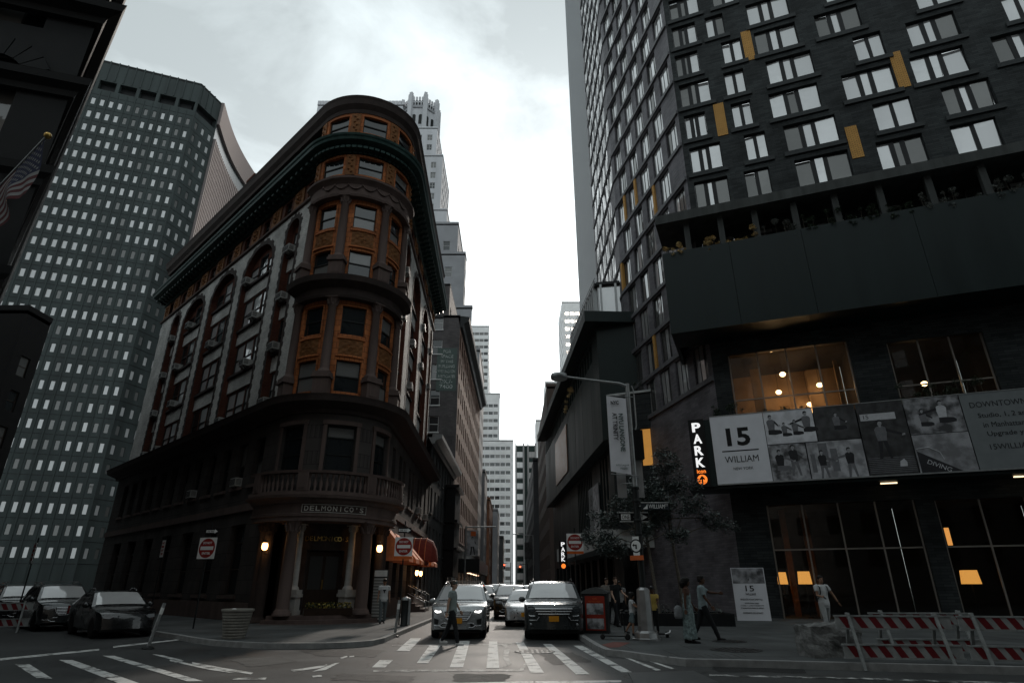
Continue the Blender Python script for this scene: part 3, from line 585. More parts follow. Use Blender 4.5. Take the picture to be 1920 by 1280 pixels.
for z in (4.60, 4.93): fbox(fr_, Ce, -1.44, 1.44, 0.0, 0.028, z, z+0.018)
for s in (-1.44, 1.42): fbox(fr_, Ce, s, s+0.02, 0.0, 0.028, 4.618, 4.93)
fr_.build('panel_frame', letm, sg)
for i, ch in enumerate("DELMONICO'S"):
    s = -1.24+i*0.245
    text(ch, letm, sg, Ce.pt(s, 0.016, 4.775 if ch != "'" else 4.84), (math.pi/2, 0, Ce.rot(s)), w=None if ch in "'I" else 0.185, h=0.21 if ch != "'" else 0.09, name='letter', bold=0.012)
Cd = Cyl(CB, 2.06, R(AXD), dm_o)
for i, ch in enumerate("DELMONICO'S"): text(ch, mat('brass', (0.5, 0.33, 0.1), 0.3, metal=1.0), DM, Cd.pt(-0.9+i*0.18, 0.02, 3.6), (math.pi/2, 0, Cd.rot(-0.9+i*0.18)), h=0.2 if ch != "'" else 0.08, name='letter')
# balustrade
b = MB(); sweep(b, arcp, [(0.95, 5.33), (1.25, 5.33), (1.25, 5.5), (0.95, 5.5)], o=dm_o); sweep(b, arcp, [(0.95, 6.28), (1.27, 6.28), (1.30, 6.40), (0.93, 6.42), (0.95, 6.28)], o=dm_o); b.build('balcony_rail', brown, DM)
bal = MB(); bal.lathe([(0.055, 0), (0.055, 0.06), (0.04, 0.08), (0.085, 0.27), (0.075, 0.36), (0.04, 0.5), (0.045, 0.62), (0.065, 0.68), (0.065, 0.78)], n=10); balm = bal.mesh('baluster', brown)
for a in range(-72, 73, 4):
    if any(abs(a-q) < 3 for q in (-64, -24, 24, 64)): continue
    t = R(AXD+a); obj('baluster', balm, DM, (CB[0]+3.6*math.cos(t)-dm_o[0], CB[1]+3.6*math.sin(t)-dm_o[1], 5.5))
for a in (-64, -24, 24, 64):
    t = R(AXD+a); q = MB(); q.box(-0.24, 0.24, -0.17, 0.17, 5.5, 6.30); q.box(-0.15, 0.15, -0.19, -0.172, 5.62, 6.18); q.build('balcony_post', brown, DM, (CB[0]+3.6*math.cos(t)-dm_o[0], CB[1]+3.6*math.sin(t)-dm_o[1], 0), t+math.pi/2)
# cornices ---------------------------------------------------------------------
full = dpath(0.3)
b = MB(); sweep(b, full, [(0.3, 9.25), (0.5, 9.25), (0.55, 9.42), (0.9, 9.55), (1.2, 9.66), (1.25, 9.85), (1.3, 9.98), (-0.3, 10.06)], o=dm_o); b.build('lower_cornice', brownd, DM)
b = MB(); sweep(b, full, [(0, 22.95), (0.14, 22.98), (0.16, 23.1), (-0.1, 23.12)], o=dm_o); b.build('string_course', brown, DM)
b = MB(); sweep(b, full, [(-0.05, 24.5), (0.15, 24.55), (0.2, 24.75), (0.7, 24.98), (1.12, 25.12), (1.17, 25.26), (1.24, 25.34), (1.28, 25.45), (-0.4, 25.56)], o=dm_o); b.build('main_cornice', copper, DM)
b = MB(); k = 0
pp = []
for i in range(len(full)-1):
    a, c = full[i], full[i+1]; d = math.hypot(c[0]-a[0], c[1]-a[1]); q = max(1, int(d/0.62))
    for j in range(q): tt = (j+0.5)/q; pp.append((a[0]+(c[0]-a[0])*tt, a[1]+(c[1]-a[1])*tt, a[2]+(c[2]-a[2])*tt, a[3]+(c[3]-a[3])*tt))
md = MB(); md.box(-0.13, 0.13, -0.85, -0.18, -0.16, 0.0); md.box(-0.11, 0.11, -0.5, -0.16, -0.3, -0.16); mdm = md.mesh('modillion', copper)
for x, y, nx, ny in pp: obj('modillion', mdm, DM, (x-dm_o[0], y-dm_o[1], 24.92), math.atan2(ny, nx)+math.pi/2)
b = MB(); sweep(b, full, [(-0.05, 27.6), (0.42, 27.65), (0.46, 27.9), (0.68, 28.15), (0.74, 28.45), (0.82, 28.65), (-0.6, 28.9)], o=dm_o); b.build('top_cornice', brownd, DM)
# seventh floor and attic behind the cornices (flat sides)
def band_wall(f, L, z0, z1, wins, m, name, n_=-0.02, style='single'):
    b = MB(); wall_holes(b, f, 0, L, z0, z1, [(s-w/2, s+w/2, a, c) for s, w, a, c in wins], 0.25, n=n_); b.build(name, m, DM)
    for s, w, a, c in wins: window(f, s, a, w-0.006, c-a-0.006, style, wframe, oldglass, DM, dep=0.15, n=n_)
redter = mat('dark_terracotta', (0.10, 0.037, 0.022), 0.75, 0.3, 3, 0.3, 30)
for f, L in ((FL, LL), (FR, LR)):
    n = int(L/2.85)
    ws = [((i+0.5)*L/n, 0.9, 23.35, 24.35) for i in range(n)]
    band_wall(f, L, 23.0, 24.6, ws, redter, 'frieze_wall', style='hung')
    band_wall(f, L, 25.55, 27.7, [((i+0.5)*L/n, 1.1, 26.2, 27.4) for i in range(n)], redter, 'attic_wall', n_=-0.1, style='hung')
    for i in range(n+1):
        t = MB(); s = min(max(i*L/n, 0.66), L-0.66); fbox(t, f, s-0.62, s+0.62, 0.0, 0.05, 23.25, 24.45)
        for q in range(9): aa = 2*math.pi*q/9; t.sphere(f.pt(s+0.3*math.cos(aa), 0.05, 23.85+0.35*math.sin(aa)), 0.1, 6)
        t.sphere(f.pt(s, 0.05, 23.85), 0.15, 8); t.build('frieze_panel', terrad, DM)
# the round bay: two tiers of columns between orange terracotta piers, then the 7th floor and attic drums
BW = 2.62
CBy = Cyl(CB, BW, R(AXD), dm_o); span = BW*R(76)
WA = (-49, 0, 49); hw = 0.62
def tier(zb, lo, pan, up, zt):
    b = MB(); hs = []
    for a in WA:
        s = R(a)*BW; hs += [(s-hw, s+hw, *lo), (s-hw, s+hw, *up)]
    wall_holes(b, CBy, -span, span, zb, zt, hs, 0.3); b.build('bay_wall', terra, DM)
    for a in WA:
        s = R(a)*BW
        for z0, z1 in (lo, up): window(CBy, s, z0+0.01, 2*hw-0.03, z1-z0-0.02, 'hung', wframe, glassmat('bay_glass', blind=0.35, ripple=0.03), DM, dep=0.14, n=-0.04, tilt=0.01)
        p = MB(); n = 16; w = hw*0.96
        def hgt(u, v):
            r_ = math.hypot(u, v); th = math.atan2(v, u)
            return 0.03*(math.cos(8*r_*3.0+3*math.sin(4*th)))*(1 if max(abs(u), abs(v)) < 0.92 else 0)+0.05*math.exp(-r_*r_*30)+0.02*math.sin(9*u)*math.sin(9*v)
        zc = (pan[0]+pan[1])/2; hz = (pan[1]-pan[0])/2-0.03; vs = []
        for j in range(n+1):
            for i in range(n+1):
                u, v = -1+2*i/n, -1+2*j/n; vs.append(CBy.pt(s+u*w, 0.03+hgt(u, v), zc+v*hz))
        p.add(vs, [(j*(n+1)+i, j*(n+1)+i+1, (j+1)*(n+1)+i+1, (j+1)*(n+1)+i) for j in range(n) for i in range(n)], 0, True); p.build('relief_panel', terrad, DM)
        for z in (pan[0]-0.07, pan[1]): q = MB(); fbox(q, CBy, s-hw-0.08, s+hw+0.08, 0, 0.09, z, z+0.08); q.build('panel_moulding', terra, DM)
        for z0, z1 in (lo, up):
            for sa, sb_ in ((s-hw-0.09, s-hw), (s+hw, s+hw+0.09)): q = MB(); fbox(q, CBy, sa, sb_, 0, 0.045, z0, z1); q.build('jamb', terra, DM)
    for a in (-73.5, -24.5, 24.5, 73.5):
        x, y = cpos(a, BW+0.12); column(DM, x, y, zb+1.3, zt, 0.235, brown, 'bay_column', ped=1.3, rz=R(AXD+a+90))
tier(10.0, (10.45, 12.1), (12.35, 13.25), (13.5, 15.1), 15.45)
tier(16.5, (16.95, 18.45), (18.7, 19.65), (19.9, 21.4), 21.75)
bayp = [(CB[0]+R0*math.cos(R(AXD+a)), CB[1]+R0*math.sin(R(AXD+a)), math.cos(R(AXD+a)), math.sin(R(AXD+a))) for a in range(-80, 81, 4)]
b = MB(); sweep(b, bayp, [(0.0, 15.4), (0.5, 15.4), (0.55, 15.55), (0.5, 15.6), (0.5, 15.95), (0.6, 16.0), (0.95, 16.2), (1.0, 16.42), (1.02, 16.5), (0.0, 16.58)], o=dm_o); b.build('bay_cornice', brownd, DM)
b = MB(); sweep(b, bayp, [(0.0, 21.7), (0.48, 21.7), (0.52, 21.85), (0.46, 21.9), (0.46, 22.5), (0.55, 22.6), (0.72, 22.75), (0.74, 22.88), (0.0, 23.0)], o=dm_o)
Cg = Cyl(CB, R0+0.47, R(AXD), dm_o)
for i in range(7):                       # garland swags on the band
    s0 = -2.7+i*0.78; b.tube([Cg.pt(s0+0.78*q/8, 0.03, 22.42-0.26*math.sin(math.pi*q/8)) for q in range(9)], [0.02+0.035*math.sin(math.pi*q/8) for q in range(9)], 6); b.sphere(Cg.pt(s0, 0.03, 22.42), 0.07, 6)
b.build('garland_band', brown, DM)
C7 = Cyl(CB, R0+0.38, R(AXD), dm_o)
for z0, z1, a, c, nm, m in ((22.95, 24.6, 23.25, 24.45, 'drum_wall', terra), (25.55, 27.7, 26.25, 27.45, 'drum_wall', terra)):
    hs = [(R(q)*C7.r-0.72, R(q)*C7.r+0.72, a, c) for q in (-46, 0, 46)]
    b = MB(); wall_holes(b, C7, -C7.r*R(76), C7.r*R(76), z0, z1, hs, 0.3); b.build(nm, m, DM)
    for q in (-46, 0, 46): window(C7, R(q)*C7.r, a+0.01, 1.41, c-a-0.02, 'hung', wframe, glassmat('bay_glass'), DM, dep=0.13, n=-0.05)
    for q in (-70, -23, 23, 70):
        t = MB(); s = R(q)*C7.r; fbox(t, C7, s-0.26, s+0.26, 0, 0.07, a-0.1, c+0.1)
        for k in range(6): t.sphere(C7.pt(s+0.07*(-1)**k, 0.07, a+0.1+k*(c-a-0.2)/5), 0.085, 6)
        t.build('drum_pilaster', terrad, DM)
t = MB()
for i in range(64):
    a = -78+156*i/63; t.box(-0.035, 0.035, -0.07, 0.0, 24.4, 24.5, 0, Matrix.Translation((CB[0]+(R0+0.14)*math.cos(R(AXD+a))-dm_o[0], CB[1]+(R0+0.14)*math.sin(R(AXD+a))-dm_o[1], 0)) @ Matrix.Rotation(R(AXD+a)+math.pi/2, 4, 'Z'))
t.build('dentil_course', terra, DM)
# roof, back walls, chimneys, little pediment on the roof
poly = [(x-nx*0.3-dm_o[0], y-ny*0.3-dm_o[1]) for x, y, nx, ny in dpath(0.0)]
b = MB(); b.prism(poly, 28.3, 28.5); b.build('roof', mat('roof_tar', (0.04, 0.04, 0.04), 0.9), DM)
A_, B_ = dpath(0)[0], dpath(0)[-1]
b = MB(); b.quad((A_[0]-dm_o[0], A_[1]-dm_o[1], 0), (B_[0]-dm_o[0], B_[1]-dm_o[1], 0), (B_[0]-dm_o[0], B_[1]-dm_o[1], 28.4), (A_[0]-dm_o[0], A_[1]-dm_o[1], 28.4)); b.build('back_wall', redbr, DM)
for sp_, w, h in ((14.5, 1.3, 3.4), (16.6, 1.0, 2.4), (23.0, 0.9, 2.0)):
    q = MB(); q.box(-w/2, w/2, -w/2, w/2, 28.3, 28.4+h); q.box(-w/2-0.1, w/2+0.1, -w/2-0.1, w/2+0.1, 28.4+h, 28.6+h); p_ = FL.pt(LL-sp_, -1.3, 0); q.build('chimney', redbr, DM, (p_[0], p_[1], 0), FL.rot())
p_ = FL.pt(LL-0.6, -0.4, 0); q = MB(); q.add([(-1.6, 0, 28.5), (1.6, 0, 28.5), (0, 0, 29.9), (-1.6, 1.6, 28.5), (1.6, 1.6, 28.5), (0, 1.6, 29.9)], ((0, 1, 2), (3, 5, 4), (0, 2, 5, 3), (1, 4, 5, 2))); q.build('gable', copper, DM, (p_[0], p_[1], 0), FL.rot())
# ---------------- things hung on it: air conditioners, awnings, lanterns
cnt = 0
for f, bays, L in ((FL, Lb, LL), (FR, Rb, LR)):
    for bi, (c, w, k) in enumerate(bays):
        for zi, z0 in enumerate(SILL):
            if random.random() > (0.75 if f is FL else 0.6): continue
            s = c-w/2+0.5+(random.choice([0, 1.0, 2.2]) if k == 3 else 0.05); p = f.pt(s, -0.25, z0)
            st = ('lowest', 'second', 'third', 'arched top')[zi]; side = 'side street' if f is FL else 'main street'
            ac_unit(None, p[0]+dm_o[0], p[1]+dm_o[1], z0+0.02, f.rot(), 'air conditioner, %s brick floor, %s front, bay %s from the round corner' % (st, side, ('one', 'two', 'three', 'four', 'five')[bi]))
for s, z, lab in ((LL-4.2, 6.35, 'large air conditioner in a dark stone window beside the lettered balcony'), (LL-10.4, 6.35, 'air conditioner in a dim stone window further along the side street')):
    p = FL.pt(s, 0.2, z); ac_unit(None, p[0]+dm_o[0], p[1]+dm_o[1], z, FL.rot(), lab)
for s, z, lab in ((4.2, 6.05, 'air conditioner in the stone window above the first orange awning'), (12.4, 6.25, 'air conditioner in the stone window above the domed awning'), (16.6, 6.25, 'air conditioner in the last stone window before the low dark building')):
    p = FR.pt(s, 0.2, z); ac_unit(None, p[0]+dm_o[0], p[1]+dm_o[1], z, FR.rot(), lab)
awn = mat('orange_canvas', (0.80, 0.25, 0.10), 0.8, 0.15, 5, 0.15, 60); awd = mat('maroon_canvas', (0.20, 0.035, 0.025), 0.8, 0.15, 5)
AWL = ['orange sloping awning nearest the round corner', 'orange awning behind the street sign, second from the round corner', 'narrow orange awning just before the domed one', 'orange awning just beyond the domed one', 'last orange awning, next to the low dark building']
for i, (s, w, zt, zb, pr) in enumerate(((2.0, 1.5, 4.35, 2.75, 1.25), (4.6, 1.5, 4.3, 2.75, 1.25), (7.0, 1.5, 4.25, 2.75, 1.25), (13.6, 1.9, 4.2, 2.9, 1.15), (16.6, 1.9, 4.1, 2.9, 1.1))):
    p = FR.pt(s, 0.35, 0); t = thing('awning', AWL[i], 'awning', (p[0]+dm_o[0], p[1]+dm_o[1], zb), FR.rot(), 'orange awnings')
    b = MB(); h = zt-zb; n = 8
    for j in range(n):
        a, c = -w/2+w*j/n, -w/2+w*(j+1)/n; mi = 0
        b.quad((a, -pr, 0.22), (c, -pr, 0.22), (c, 0, h), (a, 0, h), mi)
    b.add([(-w/2, -pr, 0.22), (-w/2, 0, h), (-w/2, 0, 0.22)], ((0, 1, 2),)); b.add([(w/2, -pr, 0.22), (w/2, 0, 0.22), (w/2, 0, h)], ((0, 1, 2),)); b.build('canopy', awn, t)
    v = MB(); v.box(-w/2, w/2, -pr-0.01, -pr, 0, 0.22); v.box(-w/2-0.01, -w/2, -pr, 0, 0.02, 0.22); v.box(w/2, w/2+0.01, -pr, 0, 0.02, 0.22); v.build('valance', awn, t)
    q = MB(); q.bar((-w/2+0.05, 0, 0.3), (-w/2+0.05, -pr+0.03, 0.21), 0.025); q.bar((w/2-0.05, 0, 0.3), (w/2-0.05, -pr+0.03, 0.21), 0.025); q.build('frame', iron, t)
p = FR.pt(10.2, 0.35, 0); t = thing('domed_awning', 'dark red barrel-domed entrance awning with pale ribs', 'awning', (p[0]+dm_o[0], p[1]+dm_o[1], 2.75), FR.rot())
b = MB(); rr = 1.25; nn_ = 12
for j in range(nn_):
    a0, a1 = math.pi*j/nn_, math.pi*(j+1)/nn_
    for (y0, y1, q0, q1) in ((0, -1.1, 1.0, 1.0), (-1.1, -1.5, 1.0, 0.86), (-1.5, -1.75, 0.86, 0.5), (-1.75, -1.85, 0.5, 0.0)):
        b.add([(rr*q0*math.cos(a0), y0, 0.3+rr*1.15*q0*math.sin(a0)), (rr*q0*math.cos(a1), y0, 0.3+rr*1.15*q0*math.sin(a1)), (rr*q1*math.cos(a1), y1, 0.3+rr*1.15*q1*math.sin(a1)), (rr*q1*math.cos(a0), y1, 0.3+rr*1.15*q1*math.sin(a0))], ((0, 1, 2, 3),))
b.build('canopy', awd, t)
q = MB()
for y in (-0.35, -0.72, -1.1): q.tube([(rr*1.005*math.cos(math.pi*j/nn_), y, 0.3+rr*1.156*math.sin(math.pi*j/nn_)) for j in range(nn_+1)], 0.022, 5)
q.build('rib', awn, t); v = MB(); v.box(-rr, rr, -1.12, -1.1, 0.08, 0.3); v.box(-rr-0.01, -rr, -1.1, 0, 0.08, 0.3); v.box(rr, rr+0.01, -1.1, 0, 0.08, 0.3); v.build('valance', awd, t)
def lantern(x, y, z, rz, label, es=6.0, r=0.13):
    t = thing('wall_lantern', label, 'lantern', (x, y, z), rz, None)
    g = MB(); g.lathe([(r*0.4, 0), (r*0.85, 0.05), (r, 0.15), (r*0.95, 0.24), (r*0.75, 0.30)], n=12); g.build('globe', mat('lamp_glow', (0.9, 0.6, 0.3), 0.4, 0, emit=(1.0, 0.50, 0.17), es=es), t)
    b = MB(); b.lathe([(r*0.8, 0.30), (r*0.9, 0.32), (r*0.3, 0.42), (0.0, 0.44)], n=12); b.tube([(0, 0, -0.02), (0, 0.02, -0.12), (0, 0.15, -0.18), (0, 0.3, -0.1)], 0.018, 6); b.build('bracket', iron, t)
    l = bpy.data.lights.new('lantern_light', 'POINT'); l.energy = 1.3; l.color = (1.0, 0.55, 0.22); l.shadow_soft_size = 0.1; lo = bpy.data.objects.new('lantern_light', l); COL.objects.link(lo); lo.parent = t; lo.location = (0, -0.25, 0.15)
    return t
for a, nm in ((-52, 'glowing wall lantern on the side-street flank of the rounded entrance'), (44, 'glowing wall lantern between the entrance column and first awning')):
    x, y = cpos(a, 3.35); lantern(x, y, 3.05, R(AXD+a)+math.pi/2, nm)
for s, nm in ((9.3, 'small lit lantern under the domed awning, near side'), (11.3, 'small lit lantern under the domed awning, far side')):
    p = FR.pt(s, 1.0, 0); lantern(p[0]+dm_o[0], p[1]+dm_o[1], 2.2, FR.rot(), nm, 7.0, 0.10)
# rail and steps under the dome, menu board, flower box at the door
p = FR.pt(10.2, 0.5, 0); t = thing('entrance_stairs', 'short stone steps with pale iron handrails under the domed awning', 'stairs', (p[0]+dm_o[0], p[1]+dm_o[1], KERB), FR.rot())
b = MB(); [b.box(-0.9, 0.9, -1.1+0.3*i, 0.05, 0.16*i, 0.16*(i+1)) for i in range(3)]; b.build('step', brown, t)
for sx in (-0.92, 0.92):
    b = MB(); b.tube([(sx, -1.15, 0), (sx, -1.15, 0.95), (sx, 0, 1.5)], 0.025, 6); b.tube([(sx, -1.15, 0.5), (sx, 0, 1.05)], 0.02, 6); b.build('handrail', mat('steel', (0.4, 0.4, 0.4), 0.35, metal=0.9), t)
x, y = gnd(703, 1166, KERB); t = thing('menu_board', 'tall pale ribbed menu stand behind the man in the white shirt', 'board', (x, y+0.5, KERB), R(-8))
b = MB(); b.box(-0.32, 0.32, 0, 0.12, 0, 2.15); b.build('panel', mat('board_dark', (0.05, 0.05, 0.05), 0.6), t)
bm_ = mat('board_slat', (0.33, 0.34, 0.33), 0.6); me_ = None
for i in range(14):
    if me_ is None: q = MB(); q.box(-0.30, 0.30, -0.02, 0, 0, 0.085); me_ = q.mesh('slat', bm_)
    obj('slat', me_, t, (0, 0, 0.08+i*0.125))
q = MB(); q.box(-0.30, 0.30, -0.025, 0, 1.86, 2.12); q.build('header', mat('board_head', (0.55, 0.55, 0.53), 0.6), t)
# painted spandrels: a planter box at the entrance
x, y = cpos(4, 3.05); t = thing('flower_trough', 'low box of pale yellow flowers in front of the dark entrance doors', 'planter', (x, y, 0.45), R(AXD+90))
b = MB(); b.box(-1.0, 1.0, -0.18, 0.18, 0, 0.28); b.build('trough', woodm, t)
lf = MB()
for i in range(420):
    u = random.uniform(-0.95, 0.95); v = random.uniform(-0.17, 0.17); z = 0.28+random.uniform(0, 0.22); s_ = 0.035; q = Vector((u, v, z)); a = Vector((random.uniform(-1, 1), random.uniform(-1, 1), random.uniform(-1, 1))).normalized(); c = a.cross(Vector((0.3, 0.8, 0.5))).normalized()
    lf.add([q+a*s_, q+c*s_, q-a*s_, q-c*s_], ((0, 1, 2, 3),), 1 if random.random() < 0.4 else 0)
lf.build('flowers', [leafmat('shrub_leaf', (0.035, 0.055, 0.03)), leafmat('yellow_bloom', (0.45, 0.35, 0.08))], t)
# ================================================================== other buildings
def simple_win(w, h, fm, pm, dep=0.12, mull=1, rail=True):
    key = ('s', round(w, 3), round(h, 3), fm.name, pm.name, dep, mull, rail)
    if key in WIN: return WIN[key]
    b = MB(); t = 0.07; W = w/2; y0, y1 = dep, dep+0.06
    b.box(-W, -W+t, y0, y1, 0, h); b.box(W-t, W, y0, y1, 0, h); b.box(-W+t, W-t, y0, y1, 0, t); b.box(-W+t, W-t, y0, y1, h-t, h)
    if rail: b.box(-W+t, W-t, y0, y1, h*0.5-0.035, h*0.5+0.035)
    for i in range(1, mull): x = -W+w*i/mull; b.box(x-0.05, x+0.05, y0-0.004, y1, t, h-t)
    p = MB(); p.box(-W+t, W-t, y0+0.03, y0+0.04, t, h-t)
    WIN[key] = (b.mesh('window', fm), p.mesh('pane', pm)); return WIN[key]
def grid_face(root, f, L, z0, z1, cols, rows, s_first, ds, zf, dz, w, h, wm, fm, pm, wall='wall', depth=0.22, mull=1, rail=True, skip=None, sill=None, panes=True, limit=None, budget=None):
    """wall with real openings; every opening holds its own window (frame + pane). budget = how many windows become objects"""
    hs = []; sp = []
    for r in range(rows):
        for c in range(cols):
            s = s_first+c*ds; z = zf+r*dz
            if s-w/2 < 0.05 or s+w/2 > L-0.05 or z+h > z1-0.05: continue
            if skip and skip(c, r, s, z): continue
            hs.append((s-w/2, s+w/2, z, z+h)); sp.append((s, z))
    b = MB(); wall_holes(b, f, 0, L, z0, z1, hs, depth); b.build(wall, wm, root)
    me, pme = simple_win(w-0.004, h-0.004, fm, pm, depth-0.08, mull, rail)
    order = sorted(range(len(sp)), key=lambda i: math.hypot(*[a+b_ for a, b_ in zip(f.pt(*[sp[i][0], 0, sp[i][1]])[:2], f.o[:2])]))
    rest = []
    for k, i in enumerate(order):
        s, z = sp[i]
        if budget is not None and k >= budget: rest.append((s, z)); continue
        o = obj('window', me, root, f.pt(s, 0, z), f.rot())
        if panes: p = obj('pane', pme, o); p.rotation_euler = (random.gauss(0, .004), 0, random.gauss(0, .004))
    if rest:
        fb = MB(); pb = MB(); W = w/2-0.002
        for s, z in rest:
            fbox(fb, f, s-W, s+W, -depth+0.02, -depth+0.08, z, z+0.07); fbox(fb, f, s-W, s+W, -depth+0.02, -depth+0.08, z+h-0.07, z+h-0.004)
            n_ = -depth+0.04; pb.quad(f.pt(s-W, n_, z), f.pt(s+W, n_, z), f.pt(s+W, n_, z+h), f.pt(s-W, n_, z+h))
        o = fb.build('far_window_frames', fm, root); o['kind'] = 'stuff'; o = pb.build('far_panes', pm, root); o['kind'] = 'stuff'
    if sill is not None:
        q = MB(); q.box(-w/2-0.1, w/2+0.1, -0.1, 0.05, -0.14, -0.01); sm_ = q.mesh('sill', sill)
        for k in order[:(budget or 9999)]: s, z = sp[k]; obj('sill', sm_, root, f.pt(s, 0, z), f.rot())
    return sp
def roof_of(root, poly, z, m, o): b = MB(); b.prism([(x-o[0], y-o[1]) for x, y in poly], z-0.3, z); b.build('roof', m, root)
tar = mat('roof_tar', (0.04, 0.04, 0.04), 0.9)
# ---------------------------------------------------------------- tall dark brick apartment tower on the right with its podium
K = (11.7, 32.6); Lp = (9.2, 44.2); Ap = (9.05, 56.0); dC = (0.932, -0.363); Cend = (K[0]+dC[0]*34, K[1]+dC[1]*34)
to = (K[0], K[1], 0)
TW = thing('apartment_tower', 'tall dark brick apartment tower with staggered windows and mustard brick strips', 'building', to)
FC = Fac(K, Cend, to); FB = Fac(Lp, K, to); FA = Fac(Ap, Lp, to)
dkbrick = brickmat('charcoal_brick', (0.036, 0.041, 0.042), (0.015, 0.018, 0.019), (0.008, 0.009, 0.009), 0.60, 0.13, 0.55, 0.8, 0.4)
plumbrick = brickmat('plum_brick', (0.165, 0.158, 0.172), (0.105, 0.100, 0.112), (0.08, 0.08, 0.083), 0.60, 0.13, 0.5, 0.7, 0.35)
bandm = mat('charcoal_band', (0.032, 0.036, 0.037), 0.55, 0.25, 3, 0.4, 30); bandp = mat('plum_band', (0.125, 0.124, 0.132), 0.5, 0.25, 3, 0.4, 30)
goldb = brickmat('mustard_brick', (0.66, 0.36, 0.10), (0.56, 0.30, 0.085), (0.22, 0.12, 0.05), 0.24, 0.085, 0.7, 0.4, 0.1, 0.014)
blkframe = mat('black_frame', (0.012, 0.013, 0.014), 0.4, 0.05)
twglass = glassmat('tower_glass', (0.02, 0.025, 0.027), refl=0.6, blind=0.4, ripple=0.02); twglass2 = glassmat('tower_glass_side', (0.02, 0.025, 0.027), refl=0.6, blind=0.3, ripple=0.02)
FH = 2.83; ZF = 23.9
def cwins(k):
    a = [[(0.35, 2.05, 't'), (2.75, 4.0, 'd'), (5.6, 8.3, 't'), (10.6, 13.0, 't'), (14.6, 16.6, 'd'), (18.6, 21.4, 't'), (24, 26.6, 't')],
         [(0.3, 1.9, 't'), (3.55, 4.85, 'd'), (5.75, 8.4, 't'), (9.6, 12.2, 't'), (15.4, 17.4, 'd'), (19, 21.8, 't'), (25, 27.6, 't')],
         [(0.3, 2.35, 't'), (3.35, 4.65, 'd'), (6.1, 8.9, 't'), (11.4, 13.0, 'd'), (14.4, 17.0, 't'), (19.4, 21, 'd'), (24, 26.6, 't')],
         [(0.35, 1.75, 't'), (3.45, 4.7, 'd'), (5.85, 8.8, 't'), (10.2, 13.0, 't'), (14.0, 16.8, 't'), (18.2, 21, 't'), (25.2, 27.6, 't')],
         [(0.4, 2.4, 't'), (3.9, 5.2, 'd'), (6.3, 9.3, 't'), (11.4, 13.4, 'd'), (15, 17.4, 't'), (19.4, 21.6, 't'), (24, 26.4, 't')],
         [(0.4, 2.5, 't'), (3.5, 5.0, 'd'), (6.5, 9.5, 't'), (11.0, 13.4, 't'), (14.8, 17, 'd'), (19, 21.4, 't'), (24.4, 26.6, 't')]]
    return a[(5-k) % 6]
hs = []; ws = []
for k in range(9):
    z = ZF+FH*k
    for s0, s1, st in cwins(k):
        hs.append((s0, s1, z+0.34, z+2.45)); ws.append(((s0+s1)/2, z+0.34, s1-s0, 2.11, st))
hs += [(s0, s0+1.9, 20.05, 22.4) for s0 in (0.4, 3.6, 6.6, 9.6, 12.6, 15.6)]
b = MB(); hs += [(0.9, 7.1, 9.9, 14.0), (8.9, 13.2, 9.9, 13.6), (1.7, 8.4, 0.0, 5.5), (9.2, 14.6, 0.0, 5.4)]
wall_holes(b, FC, 0, 34, 0, 100, hs, 0.32); b.build('street_wall', dkbrick, TW)
for s, z, w, h, st in ws: window(FC, s, z, w-0.01, h-0.01, 'trio' if st == 't' else 'duo', blkframe, twglass, TW, dep=0.2, tilt=0.035)
for s0 in (0.4, 3.6, 6.6, 9.6, 12.6, 15.6): window(FC, s0+0.95, 20.06, 1.88, 2.32, 'quad', blkframe, twglass, TW, dep=0.2, tilt=0.01)
q = MB(); fbox(q, Fac((0, 0), (1, 0)), 0, 34, -0.05, 0.14, 0, 0.32); 
for k in range(0, 27):
    if k == 0: continue
    # broken sill bands under each window run
    for s0, s1, st in (cwins(k) if k < 9 else []):
        q = MB(); q.box(-0.25-(s1-s0)/2, (s1-s0)/2+0.25, -0.13, 0.05, 0, 0.32); q.build('sill_band', bandm, TW, FC.pt((s0+s1)/2, 0, ZF+FH*k), FC.rot())
    if k >= 9:
        q = MB(); q.box(0, 34, -0.08, 0.05, 0, 0.3); q.build('sill_band', bandm, TW, FC.pt(0, 0, ZF+FH*k), FC.rot())
for s, z, w, h in ((5.25, ZF+FH*4+0.1, 0.62, 2.75), (2.68, ZF+FH*2+0.0, 0.66, 2.75), (9.95, ZF+FH*1-1.2, 0.64, 2.4), (13.35, ZF+FH*2+0.3, 0.62, 2.9)):
    q = MB(); q.box(-w/2, w/2, -0.04, 0.2, 0, h); q.build('mustard_strip', goldb, TW, FC.pt(s, 0, z), FC.rot())
